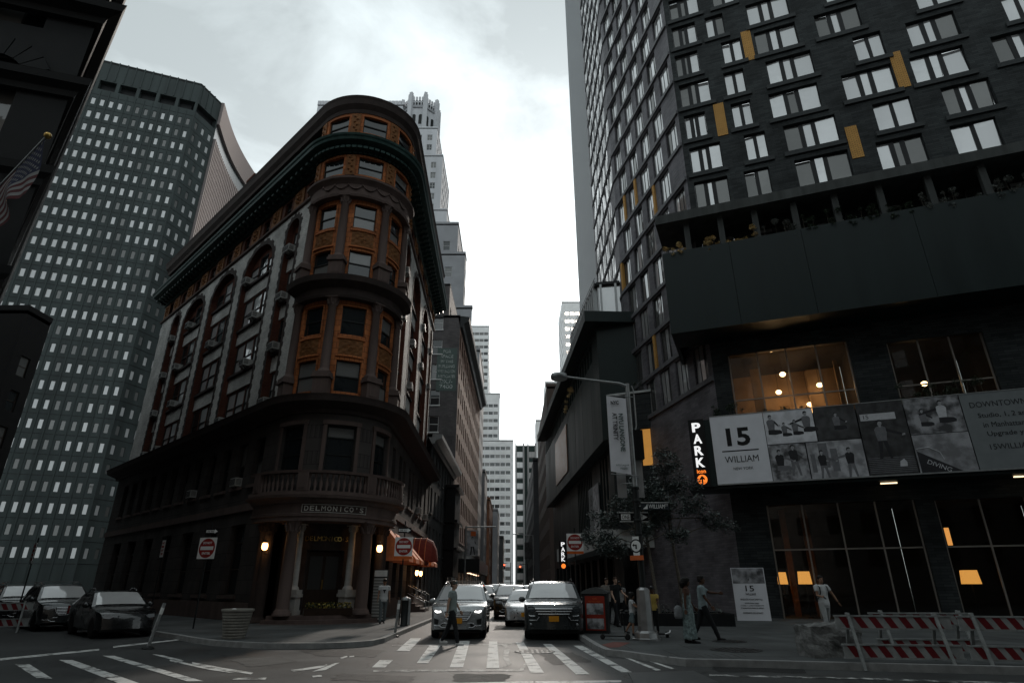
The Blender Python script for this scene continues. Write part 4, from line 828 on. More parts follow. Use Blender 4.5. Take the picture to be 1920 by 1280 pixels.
# flank facets along the street
def flank(f, L, z0, zt, col_first, pitch, w, wm, bm, gm, gold, dp=0.12, bp=0.14):
    hs = []; ws = []; k0 = int((z0-ZF)/FH)-1; ztop_w = zt
    for k in range(k0, 60):
        z = ZF+FH*k
        if z < z0 or z+2.6 > ztop_w: continue
        n = 0; s = col_first+(pitch*0.28 if k % 2 else 0)
        while s+w/2 < L-0.1:
            hs.append((s-w/2, s+w/2, z+0.3, z+2.72)); ws.append((s, z+0.3)); s += pitch
    b = MB(); wall_holes(b, f, 0, L, 0, 100, hs, dp+0.13); b.build('flank_wall', wm, TW)
    q = MB(); q.box(0.02, L-0.02, -bp, 0.04, 0, 0.28); me = q.mesh('sill_band', bm)
    for k in range(k0, 27):
        z = ZF+FH*k
        if z0 <= z: obj('sill_band', me, TW, f.pt(0, 0, z), f.rot())
    for s, z in ws: window(f, s, z, w-0.01, 2.41, 'thin', blkframe, gm, TW, dep=dp, tilt=0.012)
    for s, k in gold:
        q = MB(); q.box(-0.17, 0.17, -0.12, 0.1, 0.30, 2.8); q.build('mustard_strip', goldb, TW, f.pt(s, 0, ZF+FH*k), f.rot())
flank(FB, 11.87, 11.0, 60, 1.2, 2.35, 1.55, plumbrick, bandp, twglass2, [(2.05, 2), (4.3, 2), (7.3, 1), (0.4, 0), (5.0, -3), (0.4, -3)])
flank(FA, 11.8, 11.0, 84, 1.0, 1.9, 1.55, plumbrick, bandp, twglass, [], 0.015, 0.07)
poly = [Ap, Lp, K, Cend, (Cend[0]+12, Cend[1]+22), (20, 58)]
b = MB(); b.prism([(x-to[0], y-to[1]) for x, y in poly], 99.5, 100); b.build('roof', tar, TW)
b = MB(); F_ = Fac(Cend, (Cend[0]+12, Cend[1]+22), to); b.quad(F_.pt(0, 0, 0), F_.pt(F_.L, 0, 0), F_.pt(F_.L, 0, 100), F_.pt(0, 0, 100)); F_ = Fac((20, 58), Ap, to); b.quad(F_.pt(0, 0, 0), F_.pt(F_.L, 0, 0), F_.pt(F_.L, 0, 100), F_.pt(0, 0, 100)); b.build('rear_wall', dkbrick, TW)
# terrace box with slab and little columns
grn = mat('dark_green_panel', (0.013, 0.021, 0.021), 0.45, 0.2, 0.8, 0.1, 12, streak=True); conc = mat('stained_concrete', (0.058, 0.062, 0.060), 0.75, 0.4, 1.6, 0.3, 20, streak=True)
for i, (a, c) in enumerate(((-1.9, 1.86), (1.88, 5.66), (5.68, 11.0), (11.02, 17.0), (17.02, 24), (24.02, 33))):
    b = MB(); fbox(b, FC, a, c, 2.3, 2.5, 14.8, 20.0); b.build('terrace_panel', grn, TW)
b = MB(); fbox(b, FC, -1.9, 33, 0.0, 2.298, 14.85, 15.2); fbox(b, FC, -1.9, 33, 0.05, 2.298, 19.2, 19.4); b.build('terrace_floor', grn, TW)
b = MB(); fbox(b, FC, -1.9, -1.7, -3.0, 2.298, 14.8, 20.0); b.build('terrace_panel', grn, TW)
b = MB(); fbox(b, FC, -2.1, 33, -0.6, 2.75, 21.95, 22.55); b.build('terrace_slab', conc, TW)
q = MB(); q.box(-0.16, 0.16, -0.16, 0.16, 19.4, 21.95); me = q.mesh('terrace_column', conc)
for s in (-0.35, 1.6, 3.5, 5.6, 7.7, 9.9, 12.2, 14.6, 17.2, 20, 23, 26): obj('terrace_column', me, TW, FC.pt(s, 2.1, 0), FC.rot())
# banner ledge / canopy, pier, lobbies
b = MB(); fbox(b, FC, -1.9, 33, 0.0, 1.9, 6.2, 6.45); fbox(b, FC, -0.6, 33, 0.02, 1.88, 9.5, 9.7); fbox(b, FC, -0.6, -0.4, 0.0, 1.9, 6.45, 9.5); b.build('canopy_ledge', grn, TW)
b = MB(); fbox(b, FC, 13.3, 33, 0, 0.2, 0, 6.2); b.build('pier', dkbrick, TW)
lobg = clearglass('lobby_glass'); framel = mat('pale_mullion', (0.30, 0.27, 0.24), 0.4, 0.1, metal=0.5)
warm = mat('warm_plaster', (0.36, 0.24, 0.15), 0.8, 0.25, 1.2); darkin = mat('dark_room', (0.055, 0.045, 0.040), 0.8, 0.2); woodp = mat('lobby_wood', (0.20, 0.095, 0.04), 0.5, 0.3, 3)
def lobby(s0, s1, z0, z1, depth, cols, rail, back):
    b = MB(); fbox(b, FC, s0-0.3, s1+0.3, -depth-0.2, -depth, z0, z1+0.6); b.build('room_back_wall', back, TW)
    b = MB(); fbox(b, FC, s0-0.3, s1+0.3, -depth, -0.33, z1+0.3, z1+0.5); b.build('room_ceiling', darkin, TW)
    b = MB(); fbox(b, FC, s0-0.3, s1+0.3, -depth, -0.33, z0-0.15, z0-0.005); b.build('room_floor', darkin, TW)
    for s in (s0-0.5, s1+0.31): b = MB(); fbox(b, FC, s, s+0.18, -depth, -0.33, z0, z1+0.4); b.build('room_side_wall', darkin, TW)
    xs = [s0+(s1-s0)*i/cols for i in range(cols+1)]; zs = [z0, rail, z1]
    for a, c in zip(xs[:-1], xs[1:]):
        for p, r in zip(zs[:-1], zs[1:]): b = MB(); fbox(b, FC, a+0.03, c-0.03, -0.24, -0.225, p+0.03, r-0.03); b.build('lobby_pane', lobg, TW)
    for a in xs: b = MB(); fbox(b, FC, a-0.035, a+0.035, -0.27, -0.17, z0, z1); b.build('mullion', framel, TW)
    for r in (rail, ): b = MB(); fbox(b, FC, xs[0]+0.036, xs[-1]-0.036, -0.262, -0.178, r-0.035, r+0.035); b.build('transom', framel, TW)
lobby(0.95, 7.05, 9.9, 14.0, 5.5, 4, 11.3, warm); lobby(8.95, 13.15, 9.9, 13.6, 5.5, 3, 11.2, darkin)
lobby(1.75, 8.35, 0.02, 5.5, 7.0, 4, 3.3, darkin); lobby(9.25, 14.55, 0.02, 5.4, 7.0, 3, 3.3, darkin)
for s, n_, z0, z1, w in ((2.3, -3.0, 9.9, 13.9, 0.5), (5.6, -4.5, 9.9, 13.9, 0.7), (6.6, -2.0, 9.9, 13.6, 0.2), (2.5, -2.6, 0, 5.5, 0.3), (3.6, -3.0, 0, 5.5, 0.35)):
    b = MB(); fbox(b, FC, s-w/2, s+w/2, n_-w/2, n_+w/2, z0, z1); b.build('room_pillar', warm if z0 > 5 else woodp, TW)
def glow(name, c, es): return mat(name, (0.8, 0.6, 0.4), 0.5, 0, emit=c, es=es)
def pt_light(parent, loc, e, c, r=0.15):
    l = bpy.data.lights.new('lamp_light', 'POINT'); l.energy = e; l.color = c; l.shadow_soft_size = r; o = bpy.data.objects.new('lamp_light', l); COL.objects.link(o); o.parent = parent; o.location = loc; return o
PL = ['globe pendant lamp high in the upper lobby window', 'globe pendant lamp in the middle pane of the upper lobby', 'globe pendant lamp in the right pane of the upper lobby', 'lowest globe pendant just above the billboard', 'globe pendant beside the lowest one in the upper lobby', 'globe pendant in the second, darker upper window']
for i, (s, n_, z) in enumerate(((3.75, -1.6, 13.0), (3.55, -4.2, 12.7), (5.75, -3.2, 12.6), (4.2, -5.0, 11.0), (5.2, -4.8, 11.9), (10.9, -3.0, 12.0))):
    p = FC.pt(s, n_, z); t = thing('pendant_lamp', PL[i], 'lamp', (p[0]+to[0], p[1]+to[1], z), FC.rot(), 'lobby pendant lamps')
    b = MB(); b.sphere((0, 0, 0), 0.17, 12, sc=(1, 1, 0.8)); b.build('globe', glow('warm_globe', (1.0, 0.62, 0.32), 7), t)
    b = MB(); b.tube([(0, 0, 0.13), (0, 0, 14.2-z if z > 9 else 1)], 0.012, 5); b.lathe([(0.05, 0.12), (0.09, 0.16), (0.03, 0.2)], n=10); b.build('rod', blkframe, t)
    pt_light(t, (0, 0, -0.35), 22 if i < 5 else 6, (1.0, 0.58, 0.28))
SH = ['glowing square table lamp behind the ground-floor lobby glass, beside the standing board', 'smaller glowing table lamp at the lobby glass edge', 'glowing square table lamp in the second ground-floor window']
for i, (s, n_, z, w) in enumerate(((3.0, -1.2, 1.75, 0.62), (2.0, -2.8, 1.75, 0.5), (10.1, -1.2, 1.75, 0.66))):
    p = FC.pt(s, n_, z); t = thing('table_lamp', SH[i], 'lamp', (p[0]+to[0], p[1]+to[1], KERB), FC.rot())
    b = MB(); h = 0.62; w2_ = w/2
    vs = [(-w2_*0.85, -w2_*0.85, 2.15), (w2_*0.85, -w2_*0.85, 2.15), (w2_*0.85, w2_*0.85, 2.15), (-w2_*0.85, w2_*0.85, 2.15), (-w2_, -w2_, 1.55), (w2_, -w2_, 1.55), (w2_, w2_, 1.55), (-w2_, w2_, 1.55)]
    b.add(vs, ((0, 4, 5, 1), (1, 5, 6, 2), (2, 6, 7, 3), (3, 7, 4, 0))); b.build('shade', glow('amber_shade', (1.0, 0.42, 0.09), 0.8), t)
    b = MB(); b.tube([(0, 0, 0.0), (0, 0, 1.6)], 0.025, 6); b.lathe([(0.16, 0), (0.16, 0.03), (0.04, 0.06)], n=12); b.build('stand', blkframe, t); pt_light(t, (0, 0, 1.85), 4, (1.0, 0.5, 0.18))
for i, (s, z, n_, h) in enumerate(((9.6, 3.4, -0.9, 0.8), (16.4, 2.9, 0.35, 0.7))):
    p = FC.pt(s, n_, z); t = thing('sconce', ('tall narrow amber wall light right of the lobby entrance', 'narrow amber wall light on the far dark pier')[i], 'lamp', (p[0]+to[0], p[1]+to[1], z), FC.rot())
    b = MB(); b.box(-0.09, 0.09, -0.05, 0.05, 0, h); b.build('diffuser', glow('amber_sconce', (1.0, 0.40, 0.10), 0.9), t); b = MB(); b.box(-0.1, 0.1, 0.051, 0.08, -0.05, h+0.05); b.build('back_plate', blkframe, t)
for i in range(9):
    s, z = (13.45+0.42*(i % 5), 2.55 if i < 5 else 1.5) if i < 5 else (13.6+0.42*(i-5), 1.5)
    p = FC.pt(s, 0.24, z); t = thing('slot_light', ('upper' if i < 5 else 'lower')+' row slot of amber light on the dark pier', 'lamp', (p[0]+to[0], p[1]+to[1], z), FC.rot(), 'amber slot lights on the pier, %s row' % ('upper' if i < 5 else 'lower'))
    b = MB(); b.box(-0.035, 0.035, -0.03, 0.03, 0, 0.45); b.build('diffuser', glow('amber_slot', (1.0, 0.42, 0.12), 0.8), t)
for i, s in enumerate((7.3, 12.6)):
    p = FC.pt(s, 1.0, 6.17); t = thing('canopy_downlight', ('slim warm light strip under the billboard canopy', 'second slim warm light strip under the canopy, farther from the parking sign')[i], 'lamp', (p[0]+to[0], p[1]+to[1], 6.17), FC.rot())
    b = MB(); b.box(-0.35, 0.35, -0.05, 0.05, -0.02, 0.02); b.build('diffuser', glow('strip_glow', (1.0, 0.75, 0.45), 1.6), t)
# podium along the street -------------------------------------------------------
po = (7.0, 43.5, 0)
PD = thing('podium_building', 'dark green panelled podium block along the street with overhanging roof slab', 'building', po)
pn = (6.75, 43.5); pf = (4.75, 84.0); FP = Fac(pf, pn, po); FPn = Fac(pn, (9.6, 43.0), po); PLn = FP.L
bronze = mat('bronze_panel', (0.19, 0.095, 0.05), 0.35, 0.25, 1.5, metal=0.6)
grn2 = mat('dark_green_wall', (0.019, 0.029, 0.028), 0.5, 0.25, 0.6, 0.1, 12, streak=True)
strip = [(a, a+1.0, 18.7, 20.4) for a in [0.6+1.35*i for i in range(28)]]
b = MB(); wall_holes(b, FP, 0, PLn, 11.6, 20.8, strip, 0.4); b.build('upper_wall', grn2, PD)
for a, c, z0, z1 in strip: window(FP, (a+c)/2, z0, 0.99, z1-z0-0.01, 'single', blkframe, twglass2, PD, dep=0.2)
b = MB(); fbox(b, FPn, 0, 2.9, -4, 0, 11.6, 20.8); b.build('end_wall', grn2, PD)
b = MB(); fbox(b, FP, -0.5, PLn+1.0, -7, 1.1, 20.8, 21.7); b.build('roof_slab', grn2, PD)
b = MB(); fbox(b, FP, 12, 22, 0.01, 0.09, 12.6, 17.6); b.build('copper_panel', bronze, PD)
# joints of the panels
for i in range(1, 9): b = MB(); fbox(b, FP, i*4.6-0.015, i*4.6+0.015, 0.003, 0.012, 11.6, 18.4); b.build('panel_joint', blkframe, PD)
# recessed floors below
FP2 = Fac((pf[0]+0.9, pf[1]), (pn[0]+0.9, pn[1]-0.2), po)
tall = [(a, a+0.9, 6.8, 11.2) for a in (34.2, 35.4, 36.6)]+[(a, a+0.7, 6.4, 11.2) for a in [22+0.95*i for i in range(9)]]
b = MB(); wall_holes(b, FP2, 0, PLn, 0.0, 11.6, tall+[(a, a+2.6, 0.2, 3.7) for a in [2+3.3*i for i in range(11)]], 0.35); b.build('lower_wall', grn, PD)
for a, c, z0, z1 in tall: window(FP2, (a+c)/2, z0, c-a-0.01, z1-z0-0.01, 'trans', framel, twglass2, PD, dep=0.15)
for a in [2+3.3*i for i in range(11)]: window(FP2, a+1.3, 0.2, 2.59, 3.49, 'duo', blkframe, glassmat('shop_glass'), PD, dep=0.2)
b = MB(); fbox(b, FP, 0, PLn, -0.9, 0.0, 11.55, 11.598); b.build('soffit', grn, PD)
canm = mat('grey_fascia', (0.50, 0.52, 0.51), 0.5, 0.2, 1.5, streak=True)
b = MB(); fbox(b, FP2, 16, PLn+0.4, 0.0, 1.6, 4.0, 5.25); b.build('canopy_fascia', canm, PD)
Fend = Fac((pn[0]+0.9+0.35, 42.7), (11.3, 41.8), po)
b = MB(); fbox(b, Fend, -1.6, 4.0, -0.2, 0.0, 4.0, 5.2); b.build('canopy_fascia', canm, PD)
# set-back low block facing us with two amber windows and a planted roof
FQ = Fac((7.2, 42.4), (10.3, 41.0), po)
b = MB(); wall_holes(b, FQ, 0, FQ.L, 5.2, 14.6, [(0.15, 1.25, 9.3, 12.0), (2.05, 3.15, 9.3, 12.0)], 0.25); b.build('set_back_wall', dkbrick, PD)
amber = mat('amber_blind', (0.52, 0.25, 0.055), 0.6, 0.2, 1.2, emit=(1.0, 0.46, 0.10), es=0.22)
for a in (0.15, 2.05):
    w_ = window(FQ, a+0.55, 9.31, 1.09, 2.68, 'single', blkframe, amber, PD, dep=0.1)
b = MB(); fbox(b, FQ, -0.1, FQ.L+0.1, -2, 0.12, 14.6, 14.75); b.build('parapet', canm, PD)
# glass pavilion on the roof slab
FG = Fac((6.35, 57), (7.35, 45.4), po); FGn = Fac((7.35, 45.4), (9.2, 45.1), po); amb2 = glassmat('bronze_glass', (0.25, 0.11, 0.04), refl=0.5)
b = MB(); fbox(b, FG, 0, FG.L, -1.5, -0.02, 21.7, 25.4); fbox(b, FGn, 0.0, FGn.L, -1.0, -0.02, 21.7, 25.4); b.build('pavilion_core', amb2, PD)
q = MB(); q.box(-0.09, 0.09, -0.35, 0.0, 21.7, 25.4); me = q.mesh('pavilion_fin', mat('pale_fin', (0.40, 0.41, 0.41), 0.4, 0.1, metal=0.3))
for i in range(15): obj('pavilion_fin', me, PD, FG.pt(0.3+i*0.78, 0, 0), FG.rot())
for s in (0.25, 1.5): obj('pavilion_fin', me, PD, FGn.pt(s, 0, 0), FGn.rot())
b = MB(); fbox(b, FG, 0, FG.L+0.1, -1.8, 0.3, 25.4, 25.65); fbox(b, FGn, -0.1, FGn.L, -1.0, 0.3, 25.41, 25.66); b.build('pavilion_roof', blkframe, PD)
b = MB()
for z in (25.9, 26.2): b.bar(FG.pt(0, 0.2, z), FG.pt(FG.L, 0.2, z), 0.03)
for i in range(8): b.bar(FG.pt(i*1.6, 0.2, 25.6), FG.pt(i*1.6, 0.2, 26.25), 0.03)
b.build('roof_railing', blkframe, PD)
# ---------------------------------------------------------------- painted-sign brick block and the low dark house before it
bo = (-6.5, 68, 0)
BS = thing('sign_building', 'brick loft building with faded painted wall sign and dark cornice', 'building', bo)
gbrick = brickmat('grey_brick', (0.115, 0.105, 0.105), (0.085, 0.078, 0.08), (0.05, 0.047, 0.047), 0.5, 0.16, 0.85, 0.4, 0.3); rbrick = brickmat('brown_brick', (0.21, 0.125, 0.095), (0.16, 0.095, 0.075), (0.10, 0.07, 0.06), 0.4, 0.14, 0.85, 0.4, 0.25)
whitef = mat('white_frame', (0.55, 0.55, 0.54), 0.5, 0.1); farglass = glassmat('far_glass', (0.03, 0.035, 0.037), blind=0.3, ripple=0)
FS = Fac((-22, 68), (-6.5, 68), bo); FT = Fac((-6.5, 68), (-5.9, 106), bo)
grid_face(BS, FS, 15.5, 0, 33.2, 5, 9, 2.2, 2.65, 5.2, 3.25, 1.15, 1.9, gbrick, whitef, farglass, sill=whitef, skip=lambda c, r, s, z: s > 13.4)
grid_face(BS, FT, FT.L, 5.8, 32.0, 15, 8, 1.4, 2.5, 6.6, 3.2, 1.35, 2.0, rbrick, wframe, farglass, mull=2)
grid_face(BS, Fac((-6.45, 68.05), (-5.85, 106), bo), 37.9, 0, 5.8, 9, 1, 2.2, 4.1, 0.4, 4, 3.0, 4.4, mat('pale_shopfront', (0.33, 0.33, 0.32), 0.6), whitef, farglass, mull=3)
b = MB(); P = [(-6.5+0.0158*i*38/8, 68+38*i/8, 1, 0) for i in range(9)]; sweep(b, P, [(0, 31.5), (0.3, 31.6), (0.5, 32.0), (1.1, 32.4), (1.2, 32.9), (-0.3, 33.1)], o=bo); b.build('cornice', wframe, BS)
b = MB(); sweep(b, P, [(0.05, 5.7), (0.4, 5.8), (0.5, 6.1), (0.05, 6.2)], o=bo); b.build('cornice', wframe, BS)
roof_of(BS, [(-22, 68), (-6.5, 68), (-5.9, 106), (-22, 106)], 33.1, tar, bo)
FU = Fac((-22, 70), (-8.2, 70), bo); grid_face(BS, FU, 13.8, 33, 38.6, 5, 1, 1.8, 2.5, 34.2, 3, 1.1, 1.7, gbrick, whitef, farglass, wall='penthouse_wall'); grid_face(BS, Fac((-8.2, 70), (-8.0, 88), bo), 18, 33, 38.6, 6, 1, 1.8, 2.6, 34.2, 3, 1.1, 1.7, gbrick, whitef, farglass, wall='penthouse_wall')
roof_of(BS, [(-22, 70), (-8.2, 70), (-8.0, 88), (-22, 88)], 38.7, tar, bo)
# faded painted sign on the bare brick
sgm = paintmat('faded_green_sign', (0.055, 0.085, 0.075), 0.36, (0.09, 0.085, 0.085), 1.2); lsm = paintmat('faded_letters', (0.40, 0.43, 0.41), 0.47, (0.07, 0.095, 0.088), 2.0)
b = MB(); b.box(-9.15-bo[0], -6.75-bo[0], -0.012, -0.002, 23.2, 28.7); ps = b.build('painted_sign', sgm, BS)
for i, (s_, w, h) in enumerate((('FOR', 0.95, 0.42), ('SPACE', 1.5, 0.42), ('IN THIS', 1.5, 0.38), ('BUILDING', 1.95, 0.40), ('WELLINGTON', 2.1, 0.40), ('ASSOCIATES', 2.1, 0.38), ('OX.7-', 1.5, 0.52), ('7400', 1.6, 0.52))):
    text(s_, lsm, ps, (-7.95-bo[0], -0.02, 28.25-i*0.645), (math.pi/2, 0, 0), w=w, h=h, bold=0.012)
ho = (-7.0, 50, 0)
HS = thing('low_house', 'low dark stone house with pale eaves and black bay beside the awnings', 'building', ho)
dstone = mat('sooty_stone', (0.085, 0.085, 0.085), 0.8, 0.3, 2, 0.3, 20, streak=True)
FH_ = Fac((-6.75, 49.6), (-6.55, 67.9), ho)
grid_face(HS, FH_, FH_.L, 0, 12.9, 8, 4, 1.2, 2.25, 1.0, 3.1, 1.05, 2.0, dstone, wframe, farglass, sill=dstone)
b = MB(); P = [(-6.75, 49.6, 1, 0), (-6.55, 67.9, 1, 0)]; sweep(b, P, [(0, 12.7), (0.25, 12.75), (0.3, 13.0), (0.85, 13.15), (0.85, 13.5), (-0.5, 13.6)], o=ho); b.build('eaves', mat('pale_coping', (0.34, 0.35, 0.35), 0.5, 0.2), HS)
roof_of(HS, [(-22, 49.6), (-6.75, 49.6), (-6.55, 67.9), (-22, 67.9)], 13.55, tar, ho)
b = MB(); FW = Fac((-6.58, 60), (-6.52, 66), ho); fbox(b, FW, 0, 5.2, 0.0, 1.0, 2.4, 10.6); fbox(b, FW, -0.2, 5.4, 0.0, 1.35, 10.6, 10.9); fbox(b, FW, -0.2, 5.4, 0.0, 1.3, 7.3, 7.55); fbox(b, FW, -0.2, 5.4, 0.0, 1.3, 4.8, 5.0); b.build('bay', blkframe, HS)
# ---------------------------------------------------------------- taller blocks behind
def block(name, label, x0, x1, y0, y1, z, wm, fm, pm, w, h, ds, dz, zf, mull=1, faces='fr', budget=150, tops=None, rail=True, side_ds=None, z0=0.0, cat='building', depth=0.22, root=None):
    o = (x0, y0, 0); t = root or thing(name, label, cat, o); o = tuple(t.location)
    for fc in faces:
        f = {'f': Fac((x0, y0), (x1, y0), o), 'r': Fac((x1, y0), (x1, y1), o), 'l': Fac((x0, y1), (x0, y0), o)}[fc]
        dd = ds if fc == 'f' else (side_ds or ds)
        n = max(1, int((f.L-0.6)/dd)); off = (f.L-(n-1)*dd)/2
        grid_face(t, f, f.L, z0, z, n, int((z-zf)/dz), off, dd, zf, dz, w, h, wm, fm, pm, mull=mull, budget=budget, rail=rail, depth=depth)
    roof_of(t, [(x0, y0), (x1, y0), (x1, y1), (x0, y1)], z+0.02, tar, o)
    b = MB(); b.box(x0-o[0]-0.1, x1-o[0]+0.1, -0.1+y0-o[1], 0.3+y0-o[1], z+0.03, z+0.55); b.box(x1-o[0]-0.3, x1-o[0]+0.1, y0-o[1]+0.31, y1-o[1], z+0.03, z+0.55); b.build('parapet', wm, t)
    return t
gst = mat('grey_stone', (0.34, 0.34, 0.355), 0.85, 0.12, 0.4); lst = mat('pale_stone', (0.58, 0.58, 0.60), 0.85, 0.14, 0.3, streak=True)
g = block('stepped_block', 'grey stepped office block rising behind the painted sign wall', -26, -11.7, 110, 128, 74.5, gst, whitef, farglass, 1.5, 2.2, 3.2, 4.0, 8, faces='fr', budget=40)
block('', '', -26, -9.7, 107, 110, 65.2, gst, whitef, farglass, 1.5, 2.2, 3.2, 4.0, 8, faces='fr', budget=40, root=g)
block('', '', -26, -7.9, 106.2, 107, 52.5, gst, whitef, farglass, 1.5, 2.2, 3.2, 4.0, 8, faces='f', budget=40, root=g)
block('', '', -7.9, -6.2, 106.3, 125, 43.5, gst, whitef, farglass, 1.2, 2.2, 2.6, 4.0, 8, faces='fr', budget=40, root=g, z0=0)
# old skyscraper with crenellated crown
eo = (-36, 150, 0)
EX = thing('old_skyscraper', 'pale stone skyscraper with crenellated octagonal crown behind the red building', 'building', eo)
for x0, x1, y0, y1, z, bud in ((-60, -19.5, 150, 172, 106, 60), (-58, -21.8, 151, 171, 127, 40), (-56, -24.2, 152, 170, 139, 20)):
    block('', '', x0, x1, y0, y1, z, lst, whitef, farglass, 1.6, 2.2, 3.4, 3.9, 60, mull=2, faces='fr', budget=bud, root=EX, z0=40)
b = MB(); pr = [(-0.2+6.4*math.cos(R(22.5+45*i)), 8+6.4*math.sin(R(22.5+45*i))) for i in range(8)]; cx_, cy_ = -31.6-eo[0], 160-eo[1]
pr = [(cx_+6.0*math.cos(R(22.5+45*i)), cy_+6.0*math.sin(R(22.5+45*i))) for i in range(8)]; b.prism(pr, 139.5, 153); b.build('crown_drum', lst, EX)
b = MB(); pr2 = [(cx_+6.5*math.cos(R(22.5+45*i)), cy_+6.5*math.sin(R(22.5+45*i))) for i in range(8)]; b.prism(pr2, 149.8, 150.7)
b.build('crown_band', gst, EX)
for i in range(8):
    a = R(22.5+45*i); q = MB(); q.box(-0.7, 0.7, -0.7, 0.7, 139.5, 155); q.box(-0.5, 0.5, -0.5, 0.5, 155, 156.1); q.build('turret', lst, EX, (cx_+6.3*math.cos(a), cy_+6.3*math.sin(a), 0), a)
    a2 = R(45*i); mx, my = cx_+5.56*math.cos(a2), cy_+5.56*math.sin(a2)
    for sx in (-1.1, 1.1):
        q = MB(); q.box(sx-0.6, sx+0.6, -0.06, 0.1, 143, 146.5); q.tube([(sx, -0.05, 146.5), (sx, 0.05, 146.5)], 0.6, 12); q.build('arched_opening', wframe, EX, (mx, my, 0), a2+math.pi/2)
    for sx in (-1.5, -0.5, 0.5, 1.5):
        q = MB(); q.box(sx-0.32, sx+0.32, -0.3, 0.1, 152.9, 154.4); q.build('merlon', lst, EX, (mx, my, 0), a2+math.pi/2)
        q = MB(); q.box(sx-0.3, sx+0.3, -0.06, 0.05, 151, 152.2); q.build('small_opening', wframe, EX, (mx, my, 0), a2+math.pi/2)
block('', '', -66, -37, 156, 172, 152.5, lst, whitef, farglass, 1.4, 2.0, 3.4, 3.9, 110, faces='fr', budget=20, root=EX, z0=100)
for i in range(26): q = MB(); q.box(-0.5, 0.5, -0.3, 0.3, 152.5, 154.2); q.build('merlon', lst, EX, (-65.5+i*1.14-eo[0], 156-eo[1], 0))
# ---------------------------------------------------------------- far end of the street
wht = mat('white_curtain_wall', (0.82, 0.83, 0.83), 0.5, 0.1, 0.3)
wo = block('white_office', 'white stepped modern office slab closing the far end of the street', -26, -12.4, 300, 330, 134, wht, wht, farglass, 2.3, 1.7, 2.5, 3.9, 4, faces='fr', budget=60, rail=False)
block('', '', -18, -6.2, 293, 300, 93, wht, wht, farglass, 2.3, 1.7, 2.5, 3.9, 4, faces='f', budget=60, rail=False, root=wo)
block('', '', -17, 0.6, 286, 293, 67, wht, wht, farglass, 2.3, 1.7, 2.5, 3.9, 4, faces='f', budget=90, rail=False, root=wo)
gt = (1.1, 210, 0)
GT = thing('glass_tower', 'grey piered glass office tower where the street ends', 'building', gt)
FG1 = Fac((1.1, 210), (8.6, 210), gt); cw = glassmat('green_curtain_glass', (0.02, 0.035, 0.032), refl=0.18, ripple=0)
spd = mat('spandrel_glass', (0.03, 0.05, 0.045), 0.2, 0.1); prm = mat('grey_pier', (0.33, 0.34, 0.345), 0.5, 0.1)
b = MB(); fbox(b, FG1, 0, 7.5, -16, -0.3, 0, 48); b.build('core', spd, GT)
for i in range(4): q = MB(); q.box(-0.28, 0.28, -0.3, 0.3, 0, 48.6); q.build('pier', prm, GT, FG1.pt((0.3, 3.0, 4.6, 7.3)[i], 0, 0))
q = MB(); q.box(-0.58, 0.58, 0.1, 0.2, 0, 1.9); me = q.mesh('pane', cw); q = MB(); q.box(-0.6, 0.6, 0.05, 0.22, 0, 0.12); me2 = q.mesh('transom', prm)
for r in range(12):
    for s in (1.0, 2.2, 5.3, 6.5): obj('pane', me, GT, FG1.pt(s, 0, 3.6+r*3.65)); obj('transom', me2, GT, FG1.pt(s, 0, 3.35+r*3.65))
q = MB(); fbox(q, FG1, 0.6, 7.0, 0.0, 0.12, 1.4, 3.3); q.build('shop_front', spd, GT)
block('grid_tower', 'far white gridded tower peeking over the podium roof', 25.5, 36, 275, 300, 136.5, wht, wht, farglass, 2.2, 1.9, 2.7, 4.2, 20, faces='fl', budget=60, rail=False, mull=2)
block('grid_tower', 'lower white gridded tower beside the brown wall top', 16.1, 24, 276, 290, 93.5, wht, wht, farglass, 2.2, 1.9, 2.7, 4.2, 20, faces='fl', budget=40, rail=False, mull=2)
block('grid_tower', 'lowest sliver of white gridded tower above the street end', 10.8, 15.8, 265, 275, 71.5, wht, wht, farglass, 1.9, 1.8, 2.4, 4.0, 20, faces='fl', budget=30, rail=False)
brm = mat('brown_stone', (0.10, 0.075, 0.065), 0.8, 0.2, 0.6, streak=True)
block('brown_block', 'narrow dark brown building standing beyond the green podium', 5.6, 16, 92, 128, 31.5, brm, wframe, farglass, 1.4, 2.0, 2.6, 3.6, 4, faces='fl', budget=60)
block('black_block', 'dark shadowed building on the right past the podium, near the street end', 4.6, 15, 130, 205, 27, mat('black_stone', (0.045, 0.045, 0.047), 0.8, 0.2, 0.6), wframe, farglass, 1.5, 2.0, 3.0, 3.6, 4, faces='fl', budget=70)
# ribbed slab tower behind the apartment tower
ro = (23, 130, 0); RT = thing('ribbed_tower', 'very tall grey slab tower with close vertical ribs behind the apartment tower', 'building', ro)
FR1 = Fac((23.0, 130), (52, 130), ro); FR0 = Fac((22.6, 175), (23.0, 130), ro); ribm = mat('grey_rib', (0.30, 0.31, 0.32), 0.5, 0.1); ribg = glassmat('rib_glass', (0.03, 0.035, 0.037), refl=0.2, ripple=0)
b = MB(); b.prism([(0, 0), (29, 0), (29, 45), (-0.4, 45)], 0, 235); b.build('curtain_wall', ribg, RT)
q = MB(); q.box(-0.32, 0.32, -0.5, 0, 0, 235.5); me = q.mesh('rib', ribm)
for i in range(22): obj('rib', me, RT, FR1.pt(0.35+i*1.35, 0, 0), FR1.rot())
for i in range(33): obj('rib', me, RT, FR0.pt(0.35+i*1.38, 0, 0), FR0.rot())
